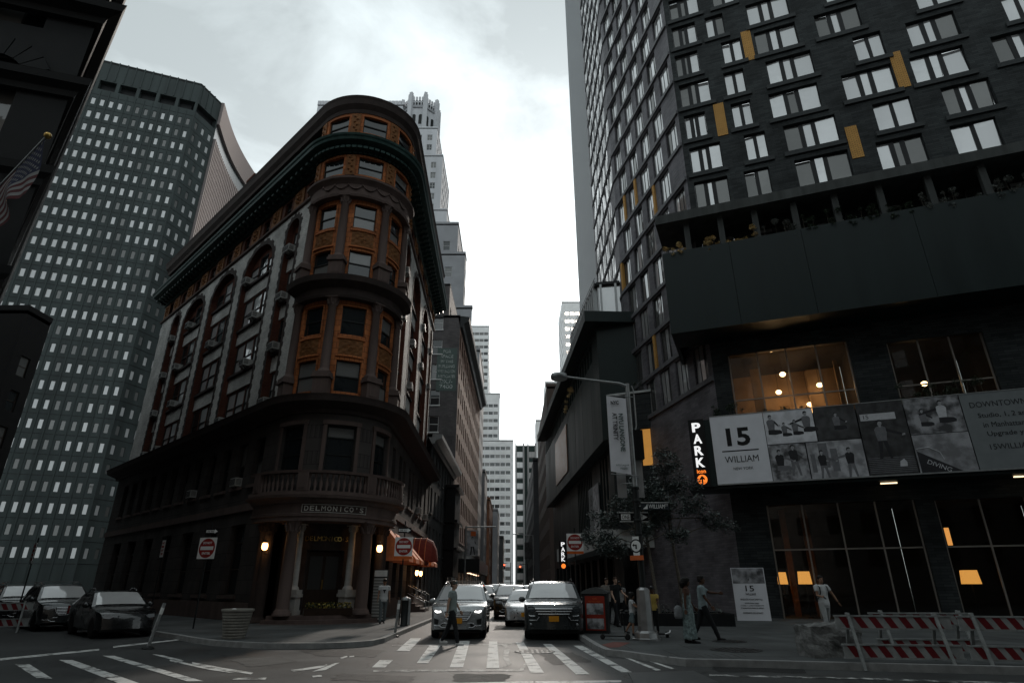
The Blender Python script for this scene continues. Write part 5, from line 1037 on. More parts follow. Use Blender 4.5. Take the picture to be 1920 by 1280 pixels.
# left side of the street further on -------------------------------------------
rb2 = brickmat('orange_brick', (0.27, 0.12, 0.07), (0.21, 0.09, 0.055), (0.12, 0.08, 0.06), 0.5, 0.17, 0.85, 0.3, 0.25)
block('street_house', 'pale stone house beyond the sidewalk shed', -14, -5.75, 127, 140, 24, gst, wframe, farglass, 1.3, 2.1, 2.4, 3.4, 4, faces='fr', budget=40)
hz_ = block('street_house', 'orange brick house with white rooftop billboard', -13.5, -5.2, 142, 166, 20.2, rb2, wframe, farglass, 1.2, 2.0, 2.5, 3.4, 4, faces='fr', budget=40)
block('street_house', 'grey mansard-roofed house after the orange brick one', -13, -4.0, 170, 196, 21, gst, wframe, farglass, 1.2, 2.0, 2.5, 3.4, 4, faces='fr', budget=40)
block('street_house', 'dark narrow house at the far end of the street, below the white slab', -12, -2.8, 200, 226, 16, dstone, wframe, farglass, 1.2, 2.0, 2.5, 3.4, 4, faces='fr', budget=30)
t = thing('roof_sign', 'white rooftop billboard with a dark letter Z', 'sign', (-9.2, 142.6, 20.2)); b = MB(); b.box(-1.9, 1.9, 0, 0.2, 1.0, 4.2); b.build('panel', whitef, t); text('Z', wframe, t, (0, -0.02, 2.6), (math.pi/2, 0, 0), w=2.2, h=2.0)
b = MB(); [b.bar((x, 0.1, 0), (x, 0.1, 1.0), 0.15) for x in (-1.5, 0, 1.5)]; b.build('stand', wframe, t)
# ---------------------------------------------------------------- big bevelled tower on the left
lo_ = (-75.9, 110.4, 0)
LT = thing('bevelled_tower', 'massive grey-green tower with small square windows and curved flank', 'building', lo_)
P1, P2, P3 = (-137.5, 88.0), (-75.9, 110.4), (-73.9, 116.8)
gpan = mat('green_grey_panel', (0.046, 0.058, 0.057), 0.55, 0.35, 0.35, streak=True); ribl = mat('pale_rib', (0.24, 0.205, 0.20), 0.85, 0.1, spec=0.2)
tg = glassmat('tower_pane', (0.05, 0.055, 0.057), refl=0.18, blind=0.45, ripple=0.01)
FT1 = Fac(P1, P2, lo_); FT2 = Fac(P2, P3, lo_)
grid_face(LT, FT1, FT1.L, 0, 106.5, 36, 28, FT1.L-0.9-35*1.75, 1.75, 6.0, 3.7, 0.80, 1.85, gpan, gpan, tg, depth=0.16, rail=False, budget=230)
grid_face(LT, FT2, FT2.L, 0, 106.5, 3, 28, 1.3, 2.1, 6.0, 3.7, 0.85, 1.85, gpan, gpan, tg, depth=0.16, rail=False, budget=70)
# curved flank: a concave run of ribs
cpts = []
for i in range(29):
    t_ = i/28; x = P3[0]+(-77.3-P3[0])*t_ - 1.2*math.sin(math.pi*t_); y = P3[1]+(146-P3[1])*t_; cpts.append((x, y))
b = MB()
for (a, c) in zip(cpts[:-1], cpts[1:]): f = Fac(a, c, lo_); b.quad(f.pt(0, 0, 0), f.pt(f.L, 0, 0), f.pt(f.L, 0, 115), f.pt(0, 0, 115))
b.build('flank_glass', glassmat('flank_pane', (0.05, 0.055, 0.057), rough=0.2, ripple=0), LT)
q = MB(); q.box(-0.30, 0.30, -0.55, 0.1, 0, 104); me = q.mesh('flank_rib', ribl); q = MB(); q.box(-0.55, 0.55, -0.60, 0.1, 108.5, 115.4); me2 = q.mesh('flank_crown', ribl)
for i in range(28): f = Fac(cpts[i], cpts[i+1], lo_); obj('flank_rib', me, LT, f.pt(0.5, 0, 0), f.rot()); obj('flank_crown', me2, LT, f.pt(0.53, 0, 0), f.rot())
q = MB(); q.box(-0.36, 0.36, -0.2, 0.1, 0, 1.5); me = q.mesh('flank_spandrel', ribl)
for r in range(27):
    for i in range(0, 28): f = Fac(cpts[i], cpts[i+1], lo_); obj('flank_spandrel', me, LT, f.pt(0.5, 0, 8+r*3.7), f.rot()) if (r*28+i) < 290 else None
# crown: louvred openings and ribbed parapet
for f, L, n in ((FT1, FT1.L, 16), (FT2, FT2.L, 1)):
    w = L/n; hs = [(i*w+0.35, (i+1)*w-0.35, 106.7, 109.3) for i in range(n)]
    b = MB(); wall_holes(b, f, 0, L, 106.5, 115.2, hs, 1.2); b.build('crown_wall', gpan, LT)
    b = MB(); fbox(b, f, 0, L, -1.5, -1.2, 106.5, 109.5); b.build('louvre', blkframe, LT)
    q = MB(); q.box(-0.12, 0.12, -0.12, 0.05, 109.6, 115.3); me = q.mesh('crown_rib', gpan)
    for i in range(int(L/1.75)): obj('crown_rib', me, LT, f.pt(0.9+i*1.75, 0, 0), f.rot())
q = MB(); q.box(-0.10, 0.10, -0.10, 0.05, 0, 106.4); me = q.mesh('mullion', gpan)
for i in range(36): obj('mullion', me, LT, FT1.pt(FT1.L-0.9-35*1.75+0.875+i*1.75, 0, 0), FT1.rot()) if FT1.L-0.9-35*1.75+0.875+i*1.75 < FT1.L else None
for f in (FT1, FT2):
    q = MB(); q.box(0, f.L, -0.03, 0.02, 0, 0.10); me = q.mesh('floor_joint', blkframe)
    for k in range(28): obj('floor_joint', me, LT, f.pt(0, 0, 5.1+3.7*k), f.rot())
poly = [P1, P2, P3]+cpts[1:]+[(-140, 150)]
b = MB(); b.prism([(x-lo_[0], y-lo_[1]) for x, y in poly], 114.5, 115.0); b.build('roof', tar, LT)
block('side_street_house', 'low dark brick house at the end of the side street below the big tower', -62, -45.5, 50.5, 53.5, 25.5, mat('vignetted_brick', (0.013, 0.012, 0.012), 0.85, 0.3, 1), wframe2, farglass, 1.1, 1.9, 2.3, 3.3, 3, faces='fr', budget=60)  # brick colour darkened to paint in the vignette at the left edge
# ---------------------------------------------------------------- near left granite building (only its upper corner shows) and the unseen sky-blocking masses behind the camera
Q = (-16.8, 17.3); qo = (Q[0], Q[1], 0)
GB = thing('granite_building', 'black granite corner building with heavy cornices overhanging top left of the street', 'building', qo)
gran = mat('black_granite', (0.010, 0.011, 0.012), 0.6, 0.3, 2.0, 0.25, 30); FQ1 = Fac((-48, 8.5), Q, qo); FQ2 = Fac(Q, (Q[0]+dLv[0]*42, Q[1]+dLv[1]*42), qo)
for f in (FQ1, FQ2):
    hs = []; L = f.L; n = int(L/4.2)
    for i in range(n):
        s = L-2.6-i*4.2 if f is FQ1 else 2.6+i*4.2
        for z in (1.0, 6.2, 11.4, 16.6, 21.8): hs.append((s-0.95, s+0.95, z, z+3.4))
    b = MB(); wall_holes(b, f, 0, L, 0, 28.5, hs, 0.5); b.build('wall', gran, GB)
    for a, c, z, z1 in hs:
        window(f, (a+c)/2, z, 1.89, 3.39, 'quad', wframe, oldglass, GB, dep=0.35)
        if f is FQ1 and (a+c)/2 > L-16:
            for j in range(9):                   # rusticated voussoirs over each opening
                a0, a1 = math.pi*(j+0.04)/9, math.pi*(j+0.96)/9; t = MB(); zz = z+2.5
                t.slab([((a+c)/2+rr_*math.cos(q_), zz+rr_*math.sin(q_)) for q_, rr_ in ((a0, 1.0), (a0, 1.85), (a1, 1.85), (a1, 1.0))], lambda u, v, kk: f.pt(u, 0.002+0.12*kk, v)); t.build('voussoir', gran, GB)
cpth = [(FQ1.p0[0], FQ1.p0[1], FQ1.nn[0], FQ1.nn[1]), (Q[0], Q[1], (FQ1.nn[0]+FQ2.nn[0])*0.75, (FQ1.nn[1]+FQ2.nn[1])*0.75), (Q[0]+dLv[0]*42, Q[1]+dLv[1]*42, FQ2.nn[0], FQ2.nn[1])]
for z, pr_ in ((5.2, 0.3), (10.6, 0.4), (14.6, 0.8), (18.6, 1.2), (22.4, 1.8), (26.5, 1.9)):
    b = MB(); sweep(b, cpth, [(0, z), (pr_*0.3, z+0.05), (pr_*0.4, z+0.3), (pr_*0.9, z+0.5), (pr_, z+0.8), (-0.2, z+0.9)], o=qo); b.build('cornice', gran, GB)
b = MB(); b.prism([(FQ1.p0[0]-qo[0], FQ1.p0[1]-qo[1]), (0, 0), (dLv[0]*42, dLv[1]*42), (dLv[0]*42-25, dLv[1]*42-10)], 28.2, 28.5); b.build('roof', tar, GB)
lm = mat('dull_stone', (0.13, 0.125, 0.12), 0.85, 0.2, 0.5)
block('south_sky_blocker', 'broad unseen stone block added behind the viewer to hold back sky light', -60, 31, -34, -16, 40, lm, wframe, farglass, 1.4, 2.2, 3.6, 3.7, 4, faces='', budget=0)  # unseen mass, added and sized to block sky light and fill window reflections
sb = bpy.data.objects['south_sky_blocker']; f = Fac((31, -16), (-60, -16), tuple(sb.location)); grid_face(sb, f, f.L, 0, 40, 25, 10, 2.2, 3.6, 3.6, 3.7, 1.5, 2.2, lm, wframe, farglass, budget=260)
block('east_sky_blocker', 'tall unseen stone block added at right, outside the view, to hold back sky light', 34, 60, -40, 4, 45, lm, wframe, farglass, 1.4, 2.2, 3.6, 3.7, 4, faces='l', budget=140)  # out of view, added to cut sky light from the right
b = MB(); kz = [(-15.8, 18.6), (-15.8+dLv[0]*120, 18.6+dLv[1]*120), (Q[0]+dLv[0]*120, Q[1]+dLv[1]*120), Q, (-48, 8.5), (-48, 6.2), (-17.5, 14.7)]
b.add([(x, y, KERB) for x, y in kz], (tuple(range(len(kz))),)); struct('pavement_side', b, walkm); kerbline([(-48, 6.2), (-17.5, 14.7), (-16.3, 15.6), (-15.7, 17.0), (-15.8, 18.6), (-15.8+dLv[0]*120, 18.6+dLv[1]*120)], 'kerb_side', 1)
# ================================================================== street furniture, signs, plants
steel = mat('steel', (0.40, 0.40, 0.40), 0.35, 0.15, 6, metal=0.9); galv = mat('galvanised', (0.33, 0.34, 0.34), 0.45, 0.2, 8, metal=0.7); blkpaint = mat('black_paint', (0.018, 0.02, 0.02), 0.4, 0.15, 5)
signw = mat('sign_white', (0.80, 0.80, 0.78), 0.45, 0.08, 4); signr = mat('sign_red', (0.30, 0.028, 0.022), 0.45, 0.1, 4); signo = mat('sign_orange', (0.62, 0.13, 0.03), 0.45, 0.1); signk = mat('sign_black', (0.012, 0.012, 0.013), 0.4, 0.05)
FLAT = (math.pi/2, 0, 0)
def disc(mb, c, r, y0, y1, n=28, mi=0): mb.add([(c[0]+r*math.cos(2*math.pi*i/n), y, c[1]+r*math.sin(2*math.pi*i/n)) for y in (y0, y1) for i in range(n)], [tuple(range(n)), tuple(range(n, 2*n))[::-1]]+[(i, n+i, n+(i+1) % n, (i+1) % n) for i in range(n)], mi)
def do_not_enter(parent, z, s, rz=0, plate=True):
    b = MB(); b.box(-s/2, s/2, 0, 0.012, -s/2, s/2); p = b.build('plate', signw, parent, (0, 0, z), rz)
    b = MB(); disc(b, (0, 0), s*0.46, -0.004, -0.001); b.build('red_disc', signr, p)
    b = MB(); b.box(-s*0.37, s*0.37, -0.008, -0.005, -s*0.085, s*0.085); b.build('white_bar', signw, p)
    text('DO NOT', signw, p, (0, -0.008, s*0.245), FLAT, w=s*0.50, h=s*0.115, bold=0.01); text('ENTER', signw, p, (0, -0.008, -s*0.245), FLAT, w=s*0.46, h=s*0.115, bold=0.01)
    if plate: b = MB(); b.box(-s/2, s/2, 0, 0.01, -s*0.66, -s*0.51); b.build('orange_strip', signo, p)
    return p
def arrow_sign(parent, loc, w, h, words, rz=0, face=signk, ink=signw, right=True):
    b = MB(); b.box(-w/2, w/2, 0, 0.01, -h/2, h/2); p = b.build('direction_plate', face, parent, loc, rz)
    b = MB(); y = -0.004
    b.slab([(-w*0.46, -h*0.24), (w*0.22, -h*0.24), (w*0.22, -h*0.40), (w*0.46, 0), (w*0.22, h*0.40), (w*0.22, h*0.24), (-w*0.46, h*0.24)], lambda u, v, k: (u, y-0.002*k, v)); b.build('arrow', ink, p)
    if words: text(words, face, p, (-w*0.10, y-0.004, 0), FLAT, w=w*0.58, h=h*0.30)
    return p
def sign_post(name, label, x, y, z, h, r=0.03, rz=0, group=None, m=None):
    t = thing(name, label, 'street sign', (x, y, z), rz, group); b = MB(); b.tube([(0, 0.05, 0), (0, 0.05, h)], r, 8); b.build('post', m or blkpaint, t); return t
# right-hand do-not-enter
Y = 28.6; X, _, z = atY(1078, 1016, Y); t = sign_post('do_not_enter_sign', 'red and white DO NOT ENTER sign on the right kerb before the parked cars', X, Y, KERB, z+0.5, group='do not enter signs'); do_not_enter(t, z-KERB, 0.76)
Y = 26.6; X, _, z = atY(757, 1024, Y); t = sign_post('do_not_enter_sign', 'red and white DO NOT ENTER sign in front of the orange awnings', X, Y, KERB, z+0.9, group='do not enter signs'); do_not_enter(t, z-KERB, 0.76); arrow_sign(t, (0, 0, z-KERB+0.66), 0.55, 0.22, 'ONE WAY', R(12))
Y = 24.4; X, _, z = atY(388, 1027, Y); t = sign_post('do_not_enter_sign', 'dim DO NOT ENTER sign on the side street kerb by the flowerpot', X, Y, KERB, z+0.8, rz=R(-14), group='do not enter signs'); do_not_enter(t, z-KERB, 0.78, plate=False); arrow_sign(t, (0.1, 0, z-KERB+0.62), 0.5, 0.20, 'ONE WAY', R(10))
for (u, v, Y, lab, rz) in ((305, 1028, 33.0, 'narrow white parking regulation sign on the side street wall kerb', -40), (62, 1036, 27.5, 'narrow white parking regulation sign beyond the parked cars', -40)):
    X, _, z = atY(u, v, Y); t = sign_post('parking_sign', lab, X, Y, KERB, z+0.5, rz=R(rz)); b = MB(); b.box(-0.2, 0.2, 0, 0.01, z-KERB-0.42, z-KERB+0.42); p = b.build('plate', signw, t)
    for i in range(4): text(('NO', 'PARKING', 'ANY', 'TIME')[i], signr, p, (0, -0.004, z-KERB+0.28-i*0.18), FLAT, w=0.3, h=0.12)
# ---------------- street lamp and signal pole on the right corner
LPX, LPY = 3.93, 19.3
def ZL(u, v): return atY(u, v, LPY)
t = thing('street_lamp', 'galvanised street lamp pole with curved-arm round lamp head above the corner', 'street lamp', (LPX, LPY, KERB)); zt = ZL(1180, 722)[2]-KERB
b = MB(); b.lathe([(0.42, 0), (0.42, 0.05), (0.36, 0.07), (0.34, 0.20), (0.25, 0.26), (0.25, 0.28)], n=8, smooth=False); b.build('base_plate', steel, t)
b = MB(); b.lathe([(0.235, 0.26), (0.22, 0.7), (0.20, 1.35), (0.12, 1.42)], n=8, smooth=False); b.build('base_sleeve', steel, t)
b = MB(); b.tube([(0, 0, 1.3), (0, 0, 4.3)], [0.105, 0.10], 10); b.build('lower_pole', blkpaint, t); b = MB(); b.tube([(0, 0, 4.3), (0, 0, zt+0.05)], [0.085, 0.07], 10); b.build('upper_pole', galv, t)
x1, _, z1 = ZL(1060, 706); b = MB(); b.tube([(0, 0, zt-0.05), (-0.25, 0, zt+0.06), (-1.2, 0, zt+0.18), (x1-LPX, 0, z1-KERB)], [0.055, 0.05, 0.042, 0.035], 8); b.build('arm', galv, t)
b = MB(); b.lathe([(0.0, 0.12), (0.10, 0.12), (0.27, 0.08), (0.29, 0.0), (0.28, -0.08), (0.24, -0.10)], n=20); lh = b.build('lamp_head', galv, t, (x1-LPX-0.22, 0, z1-KERB)); b = MB(); b.lathe([(0.24, -0.10), (0.15, -0.13), (0.0, -0.14)], n=20); b.build('lens', mat('lens', (0.35, 0.36, 0.35), 0.3), lh)
b = MB(); b.tube([(0.14, 0, zt-0.02), (0.2, 0, zt-0.2), (0.2, 0, zt-1.4), (0.12, 0, zt-1.7), (0, 0, zt-1.75)], 0.025, 6); b.tube([(-0.09, 0, zt-0.3), (-0.09, 0, zt-1.8)], 0.02, 6); b.build('conduit', galv, t)
for zz in (4.3, 3.9, 3.3, 2.9, 2.5): b = MB(); b.lathe([(0.115, 0), (0.125, 0.02), (0.125, 0.07), (0.115, 0.09)], (0, 0, zz), 10); b.build('band_clamp', blkpaint, t)
# banner on the pole
bx0, _, bz0 = ZL(1133, 747); bx1, _, bz1 = ZL(1172, 888); bn = thing('pole_banner', 'white vertical street banner with sideways green and black lettering on the lamp pole', 'banner', (LPX-0.44, LPY-0.16, bz1), R(-6))
bw, bh = 0.64, bz0-bz1; b = MB(); nn_ = 12; vs = [((i-0.5)*bw, 0.05*math.sin(j/nn_*3.0)*(0.5-i), bh*j/nn_-0.12*(i-0.5)) for j in range(nn_+1) for i in (0, 1)]
b.add(vs, [(2*j, 2*j+1, 2*j+3, 2*j+2) for j in range(nn_)], 0, True); b.build('cloth', mat('banner_white', (0.76, 0.76, 0.80), 0.7, 0.06, 3), bn)
gk = mat('banner_green', (0.02, 0.06, 0.045), 0.6, 0.05); VERT = (math.pi/2, math.pi/2, 0)
text('NYC', signk, bn, (-0.06, -0.045, bh-0.2), FLAT, w=0.26, h=0.13, bold=0.03)
text('NYU LANGONE', gk, bn, (0.11, -0.05, bh*0.52), VERT, w=1.25, h=0.15, bold=0.015); text('AT TRINITY', signk, bn, (-0.09, -0.05, bh*0.60), VERT, w=0.92, h=0.15, bold=0.015)
text('NYU Langone', gk, bn, (0.06, -0.045, 0.24), FLAT, w=0.40, h=0.075); text('Health', gk, bn, (0.1, -0.045, 0.14), FLAT, w=0.22, h=0.07)
b = MB(); b.tube([(bw/2+0.25, 0.1, bh+0.02), (-bw/2, 0, bh+0.08)], 0.015, 6); b.tube([(bw/2+0.25, 0.1, -0.1), (-bw/2, 0, -0.02)], 0.015, 6); b.build('bracket', galv, bn)
# sign backs, signal housing, street name signs
def plate_on_pole(name, label, u0, v0, u1, v1, m, dy=-0.14, cat='street sign', rz=0, th=0.012):
    a = ZL(u0, v0); c = ZL(u1, v1); x0, x1 = sorted((a[0], c[0])); z1, z0 = max(a[2], c[2]), min(a[2], c[2])
    t = thing(name, label, cat, ((x0+x1)/2, LPY+dy, z0), rz); b = MB(); w = (x1-x0)/2; b.box(-w, w, 0, th, 0, z1-z0); p = b.build('plate', m, t)
    b = MB(); b.tube([(0, th+0.001, (z1-z0)*0.5), (LPX-(x0+x1)/2, -dy-0.05, (z1-z0)*0.5)], 0.02, 6); b.build('bracket', galv, t)
    return t, x1-x0, z1-z0
gpl = mat('grey_sign_back', (0.42, 0.42, 0.42), 0.45, 0.15, 3, metal=0.6)
plate_on_pole('blank_sign', 'blank grey back of a sign left of the lamp pole under the banner', 1157, 880, 1178, 931, gpl, 0.16); plate_on_pole('blank_sign', 'blank grey back of a sign right of the lamp pole under the signal', 1188, 858, 1211, 931, gpl, 0.16)
a = ZL(1197, 860); c = ZL(1197, 806); ts = thing('traffic_signal', 'black traffic signal housing seen from behind on the lamp pole', 'traffic light', (a[0]+0.03, LPY+0.05, a[2])); b = MB(); hh = c[2]-a[2]; b.box(-0.17, 0.17, -0.10, 0.14, 0, hh); b.build('housing', signk, ts)
for i in range(3): b = MB(); b.tube([(0, 0.14, hh*(i+0.5)/3), (0, 0.36, hh*(i+0.5)/3)], 0.12, 12, cap=False); b.build('visor', signk, ts)
b = MB(); b.bar((-0.3, 0, hh*0.2), (0, 0, hh*0.2), 0.05); b.bar((-0.3, 0, hh*0.8), (0, 0, hh*0.8), 0.05); b.build('bracket', signk, ts)
nmw = mat('name_sign', (0.03, 0.035, 0.04), 0.4, 0.05)
t, w, h = plate_on_pole('street_name_sign', 'dark street name sign reading WILLIAM ST on the lamp pole', 1200, 942, 1253, 956, nmw, -0.13)
text('WILLIAM', signw, t, (0.05, -0.004, h*0.45), FLAT, w=w*0.58, h=h*0.55, bold=0.01); text('ST', signw, t, (w*0.42, -0.004, h*0.62), FLAT, w=w*0.10, h=h*0.3)
b = MB(); b.box(-w/2, w/2, -0.004, -0.001, h*0.92, h*0.99); b.build('edge_line', signw, t)
b = MB(); b.slab([(-w*0.45, 0.02), (-w*0.27, 0.02), (-w*0.27, h*0.8), (-w*0.33, h*0.45)], lambda u, v, k: (u, -0.002-0.002*k, v)); b.build('pictogram', signw, t)
t, w, h = plate_on_pole('one_way_sign', 'black and white ONE WAY arrow sign across the lamp pole', 1162, 959, 1218, 977, signk, 0.13)
for x0, x1 in ((-w*0.44, -w*0.12), (w*0.10, w*0.24)): b = MB(); b.box(x0, x1, -0.003, -0.001, h*0.2, h*0.8); b.build('white_field', signw, t)
b = MB(); b.slab([(w*0.22, h*0.1), (w*0.47, h*0.5), (w*0.22, h*0.9)], lambda u, v, k: (u, -0.001-0.002*k, v)); b.build('arrow_tip', signw, t)
text('ONE', signk, t, (-w*0.28, -0.006, h*0.5), FLAT, w=w*0.26, h=h*0.42); text('WAY', signk, t, (w*0.19, -0.006, h*0.5), FLAT, w=w*0.24, h=h*0.42)
b = MB(); b.box(-w/2, w/2, -0.003, -0.001, 0.0, h*0.06); b.box(-w/2, w/2, -0.003, -0.001, h*0.94, h); b.build('border', signw, t)
t, w, h = plate_on_pole('no_left_turn_sign', 'white no-left-turn sign with orange foot on the lamp pole', 1183, 1006, 1199, 1050, signw, -0.16, rz=R(-38))
w = 0.45; b = MB(); b.box(-w/2, w/2, -0.003, -0.001, 0, h*0.2); b.build('orange_strip', signo, t); b = MB(); disc(b, (0, h*0.6), 0.2, -0.003, -0.001); b.build('ring', signk, t); b = MB(); disc(b, (0, h*0.6), 0.16, -0.006, -0.004); b.build('field', signw, t)
b = MB(); b.slab([(-0.02, h*0.47), (0.03, h*0.47), (0.03, h*0.66), (-0.06, h*0.66), (-0.06, h*0.71), (-0.12, h*0.63), (-0.06, h*0.56), (-0.06, h*0.61), (-0.02, h*0.61)], lambda u, v, k: (u, -0.007-0.002*k, v)); b.build('turn_arrow', signk, t)
# ---------------- parking sign and billboard on the apartment tower
def ft(s, n_, z): p = FC.pt(s, n_, z); return (p[0]+to[0], p[1]+to[1], z)
PK = thing('parking_sign_box', 'black lightbox reading PARK with orange icon arrow at the billboard end', 'sign', ft(-1.07, 2.0, 6.3), FC.rot())
b = MB(); b.box(-0.50, 0.28, -0.12, 1.9, 0, 3.55); b.build('box', signk, PK); b = MB(); b.box(0.281, 0.58, -0.05, 1.85, 0.0, 3.5); b.build('side_panel', grn, PK)
litw = mat('lit_white', (0.8, 0.8, 0.8), 0.5, 0, emit=(1, 1, 1), es=0.55); lito = mat('lit_orange', (0.7, 0.2, 0.03), 0.5, 0, emit=(1.0, 0.22, 0.03), es=0.8)
for i, ch in enumerate('PARK'): text(ch, litw, PK, (-0.11, -0.13, 3.12-i*0.62), FLAT, w=0.44, h=0.50, name='letter', bold=0.035)
text('icon', lito, PK, (-0.11, -0.13, 0.80), FLAT, w=0.44, h=0.2, bold=0.02)
b = MB(); disc(b, (-0.11, 0.38), 0.25, -0.128, -0.122); b.build('arrow_disc', lito, PK); b = MB(); b.slab([(-0.15, 0.16), (-0.07, 0.16), (-0.07, 0.40), (0.02, 0.34), (0.02, 0.43), (-0.11, 0.58), (-0.24, 0.43), (-0.24, 0.34), (-0.15, 0.40)], lambda u, v, k: (u, -0.130-0.003*k, v)); b.build('arrow', signk, PK)
BB = thing('billboard', 'long black and white apartment advertising banner reading 15 WILLIAM over the entrance', 'billboard', ft(-0.46, 2.0, 6.42), FC.rot())
vin = mat('vinyl_white', (0.74, 0.74, 0.78), 0.5, 0.06, 1.5); vgr = mat('vinyl_grey', (0.17, 0.185, 0.19), 0.5, 0.08, 2); vdk = mat('vinyl_dark', (0.03, 0.03, 0.033), 0.5, 0.2, 3)
def photo(name, seed, lo, hi, sc=2.2):
    """printed black-and-white photograph: soft grey masses"""
    if name in MATS: return MATS[name]
    m, t, b = newmat(name); b.inputs['Roughness'].default_value = 0.5; tc = N(t, 'ShaderNodeTexCoord'); mp = N(t, 'ShaderNodeMapping'); mp.inputs['Location'].default_value = (seed*3.7, seed, seed*1.3); n = N(t, 'ShaderNodeTexNoise'); n.inputs['Scale'].default_value = sc; n.inputs['Detail'].default_value = 4
    t.links.new(tc.outputs['Object'], mp.inputs[0]); t.links.new(mp.outputs[0], n.inputs['Vector']); r = N(t, 'ShaderNodeValToRGB'); e = r.color_ramp.elements; e[0].position = 0.38; e[0].color = (lo, lo, lo*1.05, 1); e[1].position = 0.62; e[1].color = (hi, hi, hi*1.05, 1); t.links.new(n.outputs[0], r.inputs[0]); t.links.new(r.outputs[0], b.inputs['Base Color']); MATS[name] = m; return m
def panel(s0, s1, z0, z1, m, nm='photo_panel'): b = MB(); b.box(s0, s1, -0.02, 0.0, z0, z1); return b.build(nm, m, BB)
H_ = 3.5; panel(0, 2.62, 0, H_, vin, 'logo_panel')
text('15', signk, BB, (1.3, -0.025, 2.35), FLAT, w=1.15, h=0.95, bold=0.03); b = MB(); b.box(0.42, 2.2, -0.026, -0.021, 1.60, 1.66); b.build('rule', signk, BB)
text('WILLIAM', signk, BB, (1.32, -0.025, 1.20), FLAT, w=1.62, h=0.33, bold=0.012); text('NEW YORK', signk, BB, (1.34, -0.025, 0.72), FLAT, w=0.95, h=0.14, bold=0.008)
p1 = panel(2.65, 4.95, 1.82, H_, photo('print_light', 1, 0.52, 0.70)); p2 = panel(5.0, 6.85, 1.82, H_, photo('print_dark', 2, 0.02, 0.06)); p3 = panel(2.65, 4.35, 0, 1.78, photo('print_mid', 3, 0.05, 0.40)); p4 = panel(4.4, 6.85, 0, 1.78, photo('print_city', 4, 0.20, 0.48)); p5 = panel(6.9, 8.9, 0, H_, photo('print_night', 5, 0.015, 0.05)); p6 = panel(8.94, 11.2, 1.78, H_, photo('print_home', 6, 0.05, 0.34)); p7 = panel(8.94, 11.2, 0, 1.75, photo('print_pool', 7, 0.16, 0.34)); panel(11.24, 20.5, 0, H_, vgr, 'text_panel'); panel(20.55, 32, 0, H_, photo('print_mid', 3, 0.05, 0.40))
def figure(parent, x, z, h, m, lean=0.0, arm=0.3, sit=False):
    """generic flat printed figure: head, hair, top, legs and arm in their own greys"""
    f = lambda u, v, k: (x+u*h+lean*v*h, -0.022-0.002*k, z+v*h); f2 = lambda u, v, k: (x+u*h+lean*v*h, -0.025-0.002*k, z+v*h)
    sk = mat('print_skin', (0.33, 0.33, 0.34), 0.5, 0.25, 9); hr = vdk; b = MB()
    b.slab([(-0.14, 0.74), (-0.10, 0.80), (-0.03, 0.83), (0.03, 0.83), (0.10, 0.80), (0.14, 0.74), (0.12, 0.60), (0.10, 0.45), (-0.10, 0.45), (-0.12, 0.60)], f)
    o = b.build('printed_figure', m, parent); b = MB()
    b.slab([(0.055*math.cos(a*0.5236), 0.905+0.075*math.sin(a*0.5236)) for a in range(12)], f2); b.slab([(-0.025, 0.80), (0.025, 0.80), (0.022, 0.845), (-0.022, 0.845)], f2)
    sx = 1 if arm > 0 else -1; aa = abs(arm); b.slab([(sx*(0.10+aa), 0.60), (sx*(0.17+aa), 0.61), (sx*(0.17+aa), 0.565), (sx*(0.10+aa), 0.55)], f2); b.build('printed_skin', sk, parent); b = MB()
    b.slab([(-0.062, 0.90), (-0.06, 0.95), (-0.03, 0.99), (0.03, 0.99), (0.06, 0.95), (0.05, 0.93), (0.0, 0.945), (-0.035, 0.92), (-0.045, 0.87)], lambda u, v, k: (x+u*h+lean*v*h, -0.028-0.002*k, z+v*h)); b.build('printed_hair', hr, parent); b = MB()
    if not sit: b.slab([(-0.10, 0.449), (0.0, 0.449), (-0.02, 0.25), (-0.06, 0.0), (-0.13, 0.0), (-0.10, 0.25)], f); b.slab([(0.001, 0.449), (0.10, 0.449), (0.13, 0.25), (0.16, 0.0), (0.10, 0.0), (0.05, 0.25)], f)
    else: b.slab([(-0.11, 0.449), (0.10, 0.449), (0.27, 0.43), (0.33, 0.38), (0.32, 0.30), (0.1, 0.27), (-0.12, 0.29)], f)
    b.slab([(sx*0.121, 0.78), (sx*0.15, 0.75), (sx*(0.12+aa), 0.61), (sx*(0.10+aa), 0.56), (sx*0.121, 0.68)], f2); b.build('printed_legs', hr if m is not vdk else mat('print_grey', (0.16, 0.16, 0.17), 0.5, 0.2, 6), parent)
pk, pg, pl = vdk, mat('print_grey', (0.16, 0.16, 0.17), 0.5, 0.2, 6), mat('print_pale', (0.50, 0.50, 0.52), 0.5, 0.1, 6)
figure(p1, 2.95, 1.9, 1.45, pg, 0, 0.12, True); figure(p1, 3.55, 1.9, 1.0, pg, 0, 0.2, True); figure(p1, 4.05, 1.9, 1.1, pg, 0, 0.25, True); figure(p1, 4.6, 1.9, 1.5, pg, 0, -0.4, True); figure(p2, 5.95, 1.95, 1.25, pg, 0, 0.2, True); figure(p3, 3.1, 0.05, 1.5, pk, 0, 0.3, True); figure(p3, 3.75, 0.2, 1.55, pk, 0, 0.15)
figure(p4, 5.0, -0.02, 1.4, pk, 0, 0.3); figure(p4, 6.2, -0.02, 1.45, pk, 0, -0.55); figure(p5, 7.7, 0.75, 1.9, pk if False else pg, 0.03, 0.35); figure(p6, 9.6, 1.8, 1.2, pg, 0, 0.2, True); figure(p6, 10.4, 1.8, 1.55, pl, 0, -0.5, True)
